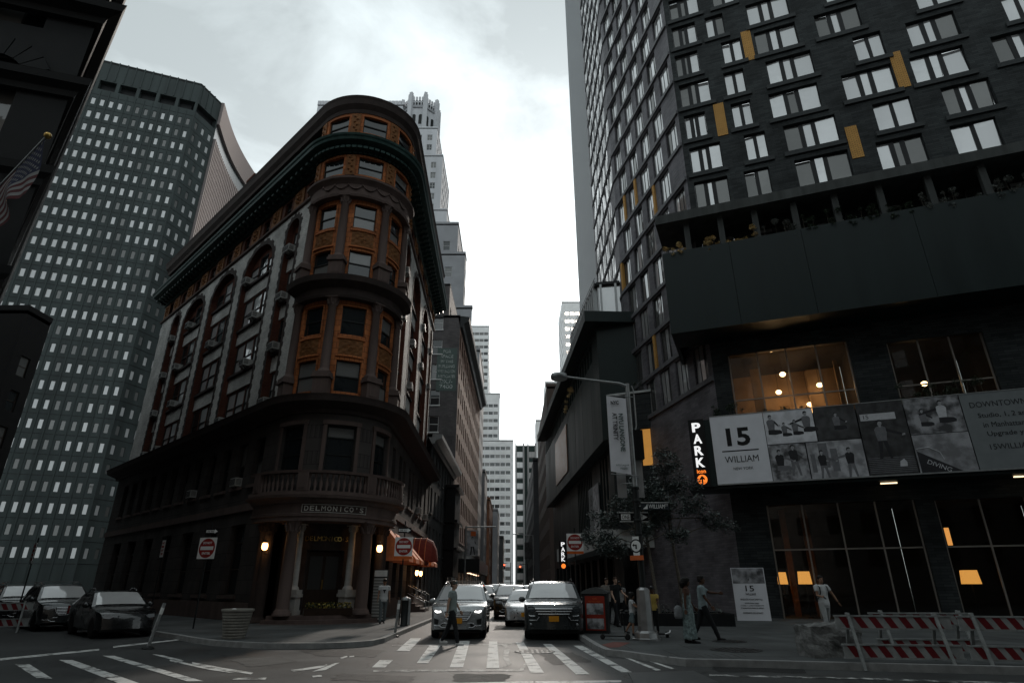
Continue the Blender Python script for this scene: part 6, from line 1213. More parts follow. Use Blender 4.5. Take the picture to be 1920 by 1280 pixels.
b = MB(); b.box(4.9, 5.3, -0.022, -0.0205, 0.5, 1.7); b.box(5.4, 5.7, -0.022, -0.0205, 0.3, 1.4); b.box(4.5, 4.7, -0.022, -0.0205, 0.3, 1.2); b.build('printed_skyline', pg, p4)
b = MB()
for i in range(9): b.box(6.95, 8.85, -0.023, -0.0205, 0.1+i*0.085, 0.13+i*0.085)
b.build('printed_crossing', pg, p5); b = MB(); b.slab([(8.2, 0.35), (8.5, 0.35), (8.52, 0.55), (8.42, 0.7), (8.25, 0.6)], lambda u, v, k: (u, -0.024-0.002*k, v)); b.build('printed_dog', pl, p5)
b = MB(); b.box(7.0, 8.5, -0.024, -0.0205, 2.62, 2.95); b.build('printed_canopy', pl, p5); text('15', signk, p5, (7.25, -0.026, 2.8), FLAT, w=0.22, h=0.2)
b = MB(); b.slab([(9.0, 0.0), (10.6, 0.0), (9.0, 1.0)], lambda u, v, k: (u, -0.022-0.002*k, v)); b.build('printed_pool_edge', vdk, p7); text('DIVING', pl, p7, (9.75, -0.028, 0.28), (math.pi/2, R(28), 0), w=0.95, h=0.2); b = MB(); b.tube([(9.0, -0.022, 1.1), (9.5, -0.022, 1.15), (9.9, -0.022, 0.9), (10.0, -0.022, 0.55)], 0.02, 5); b.build('printed_rail', pl, p7)
for s_, x, z, w, h in (('DOWNTOWN LIVING', 13.2, 2.95, 3.3, 0.26), ('Studio, 1, 2 and 3 bedrooms', 13.55, 2.42, 3.6, 0.25), ("in Manhattan's newest homes", 13.65, 2.0, 3.6, 0.25), ('Upgrade your lifestyle', 13.35, 1.55, 2.9, 0.27), ('15WILLIAM.COM', 13.1, 0.98, 2.5, 0.24)): text(s_, vdk, BB, (x, -0.026, z), FLAT, w=w, h=h, bold=0.006)
b = MB(); b.box(0, 32, -0.05, -0.005, -0.07, -0.005); b.box(0, 32, -0.04, -0.005, 3.505, 3.54); b.build('frame', galv, BB)
# standing board by the pier
X, Y = gnd(1415, 1164, KERB); t = thing('standing_board', 'tall white standing poster board reading 15 WILLIAM by the brick pier', 'board', (X, Y, KERB), R(-12)); W_, H2 = 1.45, 2.25
b = MB(); b.box(-W_/2, W_/2, 0, 0.05, 0.02, H2, 0, Matrix.Rotation(R(-4), 4, 'X')); b.build('panel', vin, t)
b = MB(); b.box(-W_/2+0.03, W_/2-0.03, -0.006, -0.001, H2*0.70, H2-0.02, 0, Matrix.Rotation(R(-4), 4, 'X')); b.build('photo', photo('print_mid', 3, 0.05, 0.40), t)
for s_, z, w, h in (('15', 1.36, 0.36, 0.24), ('WILLIAM', 1.12, 0.44, 0.09), ('UPGRADE YOUR LIFESTYLE', 0.90, 0.95, 0.06), ('DOWNTOWN LIVING', 0.74, 0.6, 0.05), ('STUDIO, 1, 2 AND 3 BEDROOMS', 0.64, 1.0, 0.05), ("IN MANHATTAN'S FINANCIAL DISTRICT", 0.54, 1.0, 0.05), ('IMMEDIATE OCCUPANCY', 0.34, 0.85, 0.06)): text(s_, signk, t, (0, 0.07*z-0.006, z), (math.pi/2-R(4), 0, 0), w=w, h=h)
b = MB(); b.bar((0, 0.1, 1.8), (0, 0.75, 0.0), 0.05); b.build('prop', galv, t)
# small podium banner, hanging park sign
p = FP2.pt(31.5, 0.1, 0); t = thing('podium_banner', 'grey hanging advertising banner on the podium reading 15', 'banner', (p[0]+po[0], p[1]+po[1], 5.6), FP2.rot()); b = MB(); b.box(-2.4, 2.4, -0.06, 0, 0, 4.0); b.build('panel', vgr, t); b = MB(); b.box(-0.2, 2.3, -0.07, -0.061, 0.1, 3.9); b.build('photo', photo('print_city', 4, 0.20, 0.48), t); text('15', signk, t, (-1.3, -0.07, 2.9), FLAT, w=1.1, h=0.9)
X, _, z = atY(1056, 1040, 40.0); t = thing('hanging_park_sign', 'small black vertical PARK sign hung over the right pavement', 'sign', (X, 40.0, z-0.85)); b = MB(); b.box(-0.26, 0.26, 0, 0.25, 0, 1.7); b.build('box', signk, t)
for i, ch in enumerate('PARK'): text(ch, litw, t, (0, -0.006, 1.5-i*0.3), FLAT, w=0.24, h=0.25, name='letter', bold=0.03)
b = MB(); disc(b, (0, 0.2), 0.14, -0.008, -0.002, 16); b.build('arrow_disc', lito, t); b = MB(); b.bar((0.2, 0.12, 1.72), (3.4, 0.12, 1.72), 0.06); b.build('bracket', signk, t)
# ---------------- bin, bollards, flowerpot, delineators
X, Y = gnd(1120, 1186, KERB); t = thing('litter_bin', 'boxy street litter bin with red framed advertisement panels', 'litter bin', (X, Y, KERB), R(-14))
dkm = mat('bin_black', (0.025, 0.027, 0.028), 0.4, 0.15); b = MB(); b.box(-0.42, 0.42, -0.32, 0.32, 0, 1.22); b.build('body', dkm, t)
b = MB(); n = 8
for i in range(n):
    a0, a1 = -0.46+0.92*i/n, -0.46+0.92*(i+1)/n; f = lambda x: 1.22+0.20*math.cos(x/0.46*1.35)
    b.add([(a0, -0.36, 1.22), (a1, -0.36, 1.22), (a1, -0.36, f(a1)), (a0, -0.36, f(a0)), (a0, 0.36, 1.22), (a1, 0.36, 1.22), (a1, 0.36, f(a1)), (a0, 0.36, f(a0))], ((0, 1, 2, 3), (5, 4, 7, 6), (3, 2, 6, 7), (0, 4, 5, 1)))
b.build('lid', mat('bin_lid', (0.09, 0.095, 0.095), 0.35, 0.1), t)
b = MB(); b.box(-0.33, 0.33, -0.335, -0.321, 0.1, 1.15); pn_ = b.build('ad_panel', mat('ad_red', (0.32, 0.035, 0.02), 0.45, 0.1), t)
for z0, z1, sd_ in ((0.14, 0.46, 8), (0.58, 0.92, 9)): b = MB(); b.box(-0.28, 0.28, -0.341, -0.336, z0, z1); b.build('photo', photo('print_bin%d' % sd_, sd_, 0.08, 0.5, 5), pn_)
text('TIME', signo, pn_, (0, -0.338, 1.06), FLAT, w=0.16, h=0.05); text('FULTON STREET', signo, pn_, (0, -0.338, 0.98), FLAT, w=0.4, h=0.05)
b = MB(); b.box(-0.435, -0.421, -0.27, 0.27, 0.1, 1.15); b.build('side_panel', photo('print_bin8', 8, 0.08, 0.5, 5), t)
for (u, v, h, r, lab, m_) in ((757, 1173, 1.05, 0.14, 'thick dark steel bollard beside the kerb post', blkpaint), (764, 1171, 1.0, 0.09, 'thinner grey bollard behind the thick dark one', galv)):
    X, Y = gnd(u, v, KERB); t = thing('bollard', lab, 'bollard', (X, Y, KERB)); b = MB(); b.lathe([(r*1.15, 0), (r*1.15, 0.05), (r, 0.07), (r, h-0.12)], n=14); b.build('shaft', m_, t); b = MB(); b.lathe([(r*1.1, h-0.12), (r*1.1, h-0.06), (r*0.7, h), (0, h+0.02)], n=14); b.build('cap', galv, t)
for (u, v, h, lean, lab) in ((740, 1194, 1.15, 0.07, 'slim leaning grey post at the kerb edge beside the bollards'), (277, 1216, 1.15, 0.16, 'leaning grey flexible post in the road by the parked cars')):
    X, Y = gnd(u, v); t = thing('delineator_post', lab, 'post', (X, Y, 0.004), R(20)); b = MB(); b.lathe([(0.16, 0), (0.16, 0.03), (0.06, 0.07)], n=14); b.build('foot', blkpaint, t); b = MB(); b.tube([(0, 0, 0.05), (lean*h, 0, h)], 0.045, 10); b.build('shaft', galv, t); b = MB(); b.tube([(lean*h*0.75, 0, h*0.75), (lean*h*0.9, 0, h*0.9)], 0.047, 10); b.build('reflective_band', signw, t)
X, Y = gnd(438, 1196, KERB); t = thing('flowerpot', 'large round ribbed concrete flowerpot on the corner pavement', 'planter', (X, Y, KERB)); potm = mat('pot_concrete', (0.21, 0.20, 0.175), 0.8, 0.25, 3, 0.3, 20)
pr = []
for i in range(9): z = i*0.08; r = 0.31+0.11*i/8; pr += [(r, z), (r+0.012, z+0.02), (r+0.012, z+0.06), (r, z+0.075)]
b = MB(); b.lathe(pr+[(0.45, 0.73), (0.47, 0.75), (0.47, 0.81), (0.41, 0.82), (0.40, 0.72)], n=30); b.build('pot', potm, t); b = MB(); b.lathe([(0.405, 0.72), (0.0, 0.74)], n=20); b.build('soil', mat('soil', (0.03, 0.025, 0.02), 0.9), t); b = MB(); b.sphere((-0.08, -0.1, 0.79), 0.07, 8, sc=(1.3, 1, 0.6)); b.build('crumpled_paper', signw, t)
# ---------------- barricades and stone block
def barricade(x, y, rz, W, label, m_r):
    t = thing('barricade', label, 'barricade', (x, y, 0.004), rz, 'striped road barricades'); legm = mat('barricade_leg', (0.26, 0.27, 0.265), 0.6, 0.3, 6)
    for z0, z1, yy in ((0.76, 1.0, -0.05), (0.22, 0.46, -0.22)):
        b = MB(); b.box(-W/2, W/2, yy-0.02, yy+0.02, z0, z1); bd = b.build('board', mat('barricade_white', (0.30, 0.31, 0.305), 0.55, 0.25, 4), t)
        n = int(W/0.3)
        for i in range(n):
            x0 = -W/2+0.06+i*(W-0.2)/n; b = MB(); h = z1-z0; b.slab([(x0+h*0.6, z0), (x0+h*0.6+0.15, z0), (x0+0.15, z1), (x0, z1)], lambda u, v, k: (min(u, W/2), yy-0.021-0.002*k, v)); b.build('red_stripe', m_r, bd)
        for zz in (z0, z1): b = MB(); b.box(-W/2-0.02, W/2+0.02, yy-0.035, yy+0.03, zz-0.012 if zz == z1 else zz-0.02, zz+0.02 if zz == z1 else zz+0.012); b.build('board_rail', legm, bd)
    for sx in (-W/2+0.28, W/2-0.28):
        for s_ in (-1, 1):
            b = MB(); b.bar((sx, s_*0.42, 0.0), (sx, s_*0.02-0.02, 1.06), 0.06, 0.045); b.build('leg', legm, t)
        b = MB(); b.bar((sx+0.05, -0.25, 0.4), (sx+0.05, 0.25, 0.4), 0.04); b.build('brace', legm, t)
    return t
rs = mat('barricade_red', (0.15, 0.016, 0.02), 0.5, 0.2, 4)
barricade(8.1, 14.0, R(-7), 2.3, 'red and white striped barricade standing right beside the stone block', rs); barricade(10.55, 13.55, R(-12), 2.4, 'second striped barricade joined to the one by the stone block', rs); barricade(9.6, 15.4, R(-5), 2.3, 'third striped barricade standing behind the other two', rs)
barricade(-19.2, 24.2, R(35), 2.2, 'dim barricade at the side street mouth by the parked cars', rs)
X, Y = gnd(1576, 1246); t = thing('stone_block', 'rough hewn granite block at the kerb end of the barricades', 'stone', (X, Y+0.35, 0.0), R(6)); bm = bmesh.new(); bmesh.ops.create_cube(bm, size=1.0); bmesh.ops.subdivide_edges(bm, edges=bm.edges, cuts=9, use_grid_fill=True)
for v in bm.verts:
    c = v.co; c.x *= 1.22; c.y *= 0.75; c.z = (c.z+0.5)*0.80; d = noise.noise(c*2.3)*0.10+noise.noise(c*6+Vector((3, 1, 2)))*0.045+noise.noise(c*15)*0.015; n_ = Vector((c.x/0.61, c.y/0.375, (c.z-0.4)/0.4)); c += n_.normalized()*d - n_.normalized()*0.09*max(0, n_.length-1.25)
me = bpy.data.meshes.new('block'); bm.to_mesh(me); bm.free(); me.materials.append(mat('rough_granite', (0.17, 0.17, 0.165), 0.85, 0.45, 6, 0.7, 18)); o = obj('block', me, t); o.location.z = 0.0
for p_ in me.polygons: p_.use_smooth = False
# ---------------- flag on its pole
fp0, fp1 = Vector((-18.3, 16.6, 12.0)), Vector((-14.45, 14.65, 14.55)); t = thing('flag', 'striped stars flag hanging from an angled pole on the granite building', 'flag', tuple(fp0)); b = MB(); b.tube([(0, 0, 0), tuple(fp1-fp0)], [0.06, 0.04], 8); b.build('pole', galv, t); b = MB(); b.sphere(tuple(fp1-fp0), 0.11, 10); b.build('finial', mat('brass', (0.5, 0.33, 0.1), 0.3, metal=1.0), t)
ax = (fp0-fp1).normalized(); Lf, Hf = 3.4, 2.3; side = Vector((ax.y, -ax.x, 0)).normalized(); nu, nv = 34, 26
def fpt(u, v):
    d = Vector((0, 0, -1)); fold = 0.16*math.sin(u*9+v*3)*v+0.08*math.sin(u*21+v*5)*v
    return (fp1-fp0)+ax*(0.12+u*Lf*(1-0.12*v)-0.25*v)+d*(v*Hf*(0.92+0.08*math.cos(u*9)))+side*fold
fm_ = [mat('flag_red', (0.07, 0.010, 0.012), 0.7, 0.1), mat('flag_white', (0.22, 0.22, 0.22), 0.7, 0.1), mat('flag_blue', (0.012, 0.016, 0.05), 0.7, 0.1)]
b = MB(); vs = [fpt(i/nu, j/nv) for j in range(nv+1) for i in range(nu+1)]
for j in range(nv):
    for i in range(nu):
        st = 2 if (i < nu*0.4 and j < nv*7/13) else (0 if (j*13//nv) % 2 == 0 else 1)
        b.f.append((j*(nu+1)+i, j*(nu+1)+i+1, (j+1)*(nu+1)+i+1, (j+1)*(nu+1)+i)); b.m.append(st); b.sm.append(True)
b.v = [tuple(v) for v in vs]; b.build('cloth', fm_, t)
b = MB()
for r in range(9):
    for c in range(6 if r % 2 == 0 else 5):
        u = (0.4/12)*(1+2*c+(r % 2)); v = (7/13)/10*(r+1); p = fpt(u, v); pu = (fpt(u+0.01, v)-p).normalized(); pv = (fpt(u, v+0.01)-p).normalized(); nn = pu.cross(pv).normalized()
        for sg in (1, -1): b.add([p+nn*0.012*sg+(pu*math.cos(k*math.pi/5)+pv*math.sin(k*math.pi/5))*(0.065 if k % 2 == 0 else 0.028) for k in range(10)], (tuple(range(10)),))
so = b.build('stars', fm_[1], t); so['kind'] = 'stuff'
# ---------------- street banner pole, shed canopy, far signals on the left side
X, _, z = atY(868, 1000, 62.0); X = -4.6; t = thing('banner_pole', 'grey street pole with overhead arm and hanging portrait banner', 'street pole', (X, 62, KERB)); b = MB(); b.tube([(0, 0, 0), (0, 0, 7.0)], 0.09, 8); b.tube([(0, 0, 6.9), (3.0, 0, 6.95)], 0.06, 8); b.build('post', galv, t); b = MB(); b.box(0.12, 1.25, -0.02, 0.02, 4.2, 6.6); pn_ = b.build('banner', photo('print_city', 4, 0.20, 0.48), t); b = MB(); b.box(0.5, 1.0, -0.03, -0.021, 6.05, 6.5); b.build('orange_patch', signo, pn_); figure(pn_, 0.68, 4.3, 1.7, pl, 0, 0.1)
t = thing('sidewalk_shed', 'dark sidewalk shed canopy with lit underside over the left pavement', 'canopy', (-5.4, 74, KERB)); b = MB(); b.box(-1.0, 1.6, 0, 26, 2.9, 4.4); b.build('deck', blkpaint, t)
for i in range(8): b = MB(); b.tube([(1.4, 0.3+i*3.6, 0), (1.4, 0.3+i*3.6, 2.9)], 0.06, 6); b.build('post', blkpaint, t)
for i in range(4): b = MB(); b.box(0.1, 0.5, 1+i*6, 3+i*6, 2.84, 2.89); b.build('light_strip', glow('shed_glow', (1.0, 0.62, 0.40), 2.0), t)
for i, (x, y, z, c_, lab) in enumerate(((1.5, 118, 4.2, (1.0, 0.08, 0.03), 'distant red traffic light over the right lane'), (-1.7, 140, 5.2, (1.0, 0.12, 0.04), 'faraway red traffic light on a mast arm mid street'))):
    t = thing('traffic_light', lab, 'traffic light', (x, y, 0)); b = MB(); b.tube([(1.4, 0, 0), (1.4, 0, z+1.2), (0, 0, z+1.1)], 0.08, 6); b.build('mast', blkpaint, t); b = MB(); b.box(-0.2, 0.2, -0.15, 0.15, z-0.2, z+0.95); b.build('housing', signk, t); b = MB(); disc(b, (0, z+0.7), 0.14, -0.17, -0.151, 12); b.build('red_lens', glow('red_signal', c_, 6), t)
X, _, z = atY(978, 1000, 95.0); t = thing('street_pole', 'slender pole with small dark portrait banner before the glass tower', 'street pole', (3.2, 95, KERB)); b = MB(); b.tube([(0, 0, 0), (0, 0, 8.6), (-3.0, 0, 8.8)], 0.09, 8); b.build('post', galv, t); b = MB(); b.box(-1.3, -0.1, -0.02, 0.02, 5.2, 7.6); b.build('banner', photo('print_dark', 2, 0.02, 0.06), t)
t = thing('side_street_lights', 'pair of small orange lights far along the dark side street', 'lamp', (-40.5, 43.5, 3.0)); 
for i in range(2): b = MB(); b.sphere((i*1.1, 0, 0), 0.09, 8); b.build('bulb', glow('orange_dot', (1.0, 0.3, 0.08), 3), t)
b = MB(); b.bar((-0.3, 0.1, 0), (1.4, 0.1, 0), 0.08); b.build('bar', signk, t)
# ---------------- plants: two young street trees, terrace and canopy planting
def leaf_mass(mb, pts, n, s, rnd, mi=0, flat=0.6):
    for c, r in pts:
        for i in range(int(n*r*r)):
            d = Vector((rnd.gauss(0, 1), rnd.gauss(0, 1), rnd.gauss(0, 1)*0.75)); d.normalize(); q = Vector(c)+d*(r*rnd.random()**0.45)
            a = Vector((rnd.gauss(0, 1), rnd.gauss(0, 1), rnd.gauss(0, flat))).normalized(); e = a.cross(Vector((rnd.gauss(0, .5), rnd.gauss(0, .5), 1))).normalized(); l = s*rnd.uniform(0.6, 1.3)
            mb.add([q-a*l*0.5, q+e*l*0.27, q+a*l*0.5, q-e*l*0.27], ((0, 1, 2, 3),), mi)
barkm = mat('bark', (0.13, 0.115, 0.095), 0.85, 0.4, 14, 0.6, 25); leafm = leafmat('street_leaf', (0.085, 0.105, 0.095), 0.5)
def street_tree(x, y, h0, tops, label, seed, lean):
    rnd = random.Random(seed); t = thing('street_tree', label, 'tree', (x, y, KERB), 0, 'young trees on the right pavement'); b = MB()
    top = Vector((lean[0], lean[1], h0)); b.tube([(0, 0, 0), (lean[0]*0.3, lean[1]*0.3, h0*0.4), tuple(top), tuple(top+Vector((lean[0]*0.4, 0, h0*0.45)))], [0.10, 0.075, 0.055, 0.02], 8)
    limbs = []
    for c, r in tops:
        s0 = top*rnd.uniform(0.72, 1.15); e = Vector(c); m_ = (s0+e)/2+Vector((rnd.uniform(-.2, .2), rnd.uniform(-.2, .2), rnd.uniform(0, .25))); b.tube([tuple(s0), tuple(m_), tuple(e)], [0.032, 0.02, 0.008], 5); limbs.append((s0, m_, e))
    b.build('trunk', barkm, t)
    lf = MB(); pts = []
    for (c, r), (s0, m_, e) in zip(tops, limbs):
        pts.append((e, r)); pts.append(((m_+e)/2, r*0.7))
        for k in range(3): pts.append((e+Vector((rnd.uniform(-1, 1), rnd.uniform(-.8, .8), rnd.uniform(-.4, .4)))*r*1.2, r*0.5))
    leaf_mass(lf, pts, 1500, 0.125, rnd, flat=0.35); cr = lf.build('crown', leafm, t); cr['kind'] = 'stuff'
r1 = random.Random(5)
street_tree(6.0, 26.6, 3.6, [((-2.6+r1.uniform(-.3, .3), r1.uniform(-.8, .8), 3.4), .55), ((-1.9, .4, 4.1), .6), ((-1.2, -.5, 4.7), .6), ((-.6, .3, 5.3), .65), ((.2, 0, 5.0), .6), ((.6, .5, 4.2), .55), ((-1.6, 0, 2.9), .5), ((-.5, -.6, 3.6), .55), ((1.0, -.3, 3.4), .5), ((-2.2, -.4, 3.0), .5)], 'young street tree with spreading dark crown behind the lamp pole', 3, (-0.25, 0.1))
street_tree(7.2, 27.2, 3.9, [((-.9, .2, 5.6), .6), ((0, 0, 6.5), .6), ((.5, .3, 5.7), .6), ((.9, -.3, 4.8), .55), ((1.7, .1, 4.2), .5), ((2.3, 0, 3.9), .4), ((-.5, -.4, 4.7), .6), ((-.2, .2, 7.1), .4), ((-1.2, .5, 4.9), .5)], 'taller young tree with mottled trunk behind the walking couple', 4, (-0.3, -0.1))
t = thing('tree_bed', 'low black granite planting bed around the two young trees', 'planter', (6.7, 27.0, KERB), R(-8)); b = MB(); b.box(-2.2, 2.2, -1.1, -0.9, 0, 0.45); b.box(-2.2, 2.2, 0.9, 1.1, 0, 0.45); b.box(-2.2, -2.0, -0.9, 0.9, 0, 0.45); b.box(2.0, 2.2, -0.9, 0.9, 0, 0.45); b.build('wall', gran, t); b = MB(); b.box(-2.0, 2.0, -0.9, 0.9, 0, 0.4); b.build('soil', mat('soil', (0.03, 0.025, 0.02), 0.9), t)
lf = MB(); leaf_mass(lf, [((x, y, 0.55), 0.32) for x in (-1.6, -1.0, -0.3, 0.4, 1.1, 1.7) for y in (-0.5, 0.4)], 420, 0.09, random.Random(9)); q = lf.build('ground_cover', leafm, t); q['kind'] = 'stuff'
def shrub(label, s, n_, z, L, hgt, f, o, seed, m, dens=1.0, name='trailing_shrub', spill=0.5):
    rnd = random.Random(seed); p = f.pt(s, n_, z); t = thing(name, label, 'shrub', (p[0]+o[0], p[1]+o[1], z), f.rot(), None); lf = MB(); st = MB(); pts = []
    for i in range(int(L*5)):
        x = rnd.uniform(-L/2, L/2); h = rnd.uniform(0.1, 1)*hgt; r = rnd.uniform(0.10, 0.22); pts.append((Vector((x, rnd.uniform(-0.15, 0.2), h)), r)); st.tube([(x, 0.1, 0), (x+rnd.uniform(-.1, .1), 0.05, h)], [0.012, 0.006], 4)
        if rnd.random() < spill: pts.append((Vector((x, -0.2, -rnd.uniform(0.05, 0.4)*hgt)), r*0.8))
    leaf_mass(lf, pts, 4200*dens, 0.075, rnd); st.build('stem', barkm, t); q = lf.build('foliage', m, t); q['kind'] = 'stuff'; return t
gold = leafmat('gilded_leaf', (0.62, 0.46, 0.22), 0.5); shl = leafmat('shrub_leaf', (0.035, 0.055, 0.03)); silver = leafmat('silver_leaf', (0.16, 0.17, 0.155), 0.6)
shrub('golden leafed shrub spilling over the left end of the terrace box', -1.2, 2.35, 20.0, 1.3, 0.5, FC, to, 21, gold); shrub('golden creeper around the first terrace opening', 0.6, 2.2, 20.0, 1.6, 0.75, FC, to, 22, gold, spill=0.1); shrub('golden creeper around the second terrace opening', 2.6, 2.2, 20.0, 1.6, 0.8, FC, to, 23, gold, spill=0.2); shrub('dark shrub in the third terrace opening', 4.6, 2.2, 20.0, 1.8, 1.0, FC, to, 24, silver); shrub('long dark planting over the middle terrace edge', 8.4, 2.3, 20.0, 5.4, 0.9, FC, to, 25, shl); shrub('silvery planting over the far terrace edge', 14.5, 2.3, 20.0, 6.0, 0.9, FC, to, 26, silver, 0.8)
for sx, nm in ((0.6, 'first'), (2.6, 'second')):          # creeper swags hanging from the slab
    pass
shrub('dark bush above the lettered end of the billboard', 0.3, 1.6, 9.75, 2.2, 0.9, FC, to, 27, shl); shrub('thin dark planting above the photographs of the billboard', 3.4, 1.6, 9.75, 2.6, 0.45, FC, to, 28, shl, 0.7); shrub('dark bush above the far text panel of the billboard', 10.3, 1.6, 9.75, 3.6, 1.0, FC, to, 29, shl)
shrub('small bush on the roof of the set-back block with amber windows', 2.4, -0.5, 14.75, 1.6, 0.9, FQ, po, 30, shl)
for i, (s, z, lab) in enumerate(((27.0, 19.4, 'golden shrub hanging under the podium roof slab'), (24.0, 18.6, 'smaller golden shrub farther along the podium strip windows'))): shrub(lab, s, 0.25, z, 1.2, 0.9, FP, po, 31+i, gold)
p = FL.pt(LL-10.6, -0.6, 28.6); t = thing('roof_shrub', 'small leafy shrub growing on the red building roof edge', 'shrub', (p[0]+dm_o[0], p[1]+dm_o[1], 28.55)); b = MB(); b.tube([(0, 0, 0), (0.1, 0, 0.5), (0.3, 0, 1.0)], [0.04, 0.03, 0.01], 5); b.tube([(0.1, 0, 0.5), (-0.3, 0, 0.9)], [0.02, 0.01], 5); b.build('stem', barkm, t); lf = MB(); leaf_mass(lf, [(Vector((0.3, 0, 1.1)), .4), (Vector((-.3, 0, .9)), .35), (Vector((-.7, .2, .6)), .3), (Vector((0, 0, .7)), .35)], 420, 0.12, random.Random(8)); q = lf.build('foliage', shl, t); q['kind'] = 'stuff'
# ================================================================== vehicles
tyrem = mat('tyre', (0.02, 0.02, 0.02), 0.75, 0.15, 20); rimm = mat('alloy', (0.35, 0.35, 0.36), 0.3, 0.1, metal=0.9); carglass = glassmat('car_glass', (0.02, 0.022, 0.024), refl=0.0, ripple=0.0); chrome = mat('chrome', (0.55, 0.55, 0.56), 0.15, 0.05, metal=1.0); plastic = mat('black_plastic', (0.015, 0.016, 0.016), 0.5, 0.1)
wsglass = glassmat('windscreen', (0.02, 0.022, 0.024), refl=0.22, ripple=0.0); plateo = mat('plate_orange', (0.62, 0.26, 0.02), 0.5, 0.1); lampm = mat('lamp_clear', (0.30, 0.31, 0.32), 0.15, 0.1, metal=0.3)
drl = mat('headlight_on', (0.9, 0.9, 0.9), 0.3, 0, emit=(1.0, 0.96, 0.9), es=6.0); redlamp = mat('tail_red', (0.25, 0.015, 0.01), 0.25, 0.05)
def interp(P, y):
    if y <= P[0][0]: return P[0][1]
    for (a, b), (c, d) in zip(P[:-1], P[1:]):
        if y <= c: return b+(d-b)*((y-a)/(c-a) if c > a else 1)
    return P[-1][1]
SUV = dict(L=4.7, W=1.84, T=[(0, .30), (.012, .50), (.04, .70), (.10, .86), (.22, .96), (.55, 1.04), (1.15, 1.10), (1.32, 1.14), (1.72, 1.42), (2.05, 1.60), (2.35, 1.67), (3.3, 1.67), (4.05, 1.61), (4.32, 1.46), (4.52, 1.16), (4.62, .98), (4.68, .62), (4.70, .34)], ws=(1.34, 2.02), rw=(4.12, 4.5), belt=1.04, wh=.37, ax=(.92, 3.65))
BOX = dict(L=4.9, W=1.95, T=[(0, .32), (.012, .52), (.03, .74), (.07, .93), (.18, 1.04), (.55, 1.10), (1.12, 1.16), (1.28, 1.20), (1.62, 1.48), (1.92, 1.68), (2.2, 1.76), (3.5, 1.77), (4.35, 1.72), (4.58, 1.55), (4.74, 1.2), (4.84, 1.0), (4.88, .62), (4.90, .36)], ws=(1.3, 1.9), rw=(4.42, 4.72), belt=1.10, wh=.39, ax=(.95, 3.8))
SEDAN = dict(L=4.75, W=1.82, T=[(0, .28), (.015, .46), (.05, .62), (.13, .74), (.35, .82), (.9, .90), (1.3, .95), (1.42, .98), (1.85, 1.24), (2.2, 1.41), (2.5, 1.46), (3.1, 1.45), (3.5, 1.36), (4.05, 1.06), (4.4, 1.02), (4.65, .98), (4.72, .6), (4.75, .34)], ws=(1.46, 2.16), rw=(3.4, 4.0), belt=.92, wh=.33, ax=(.9, 3.65))
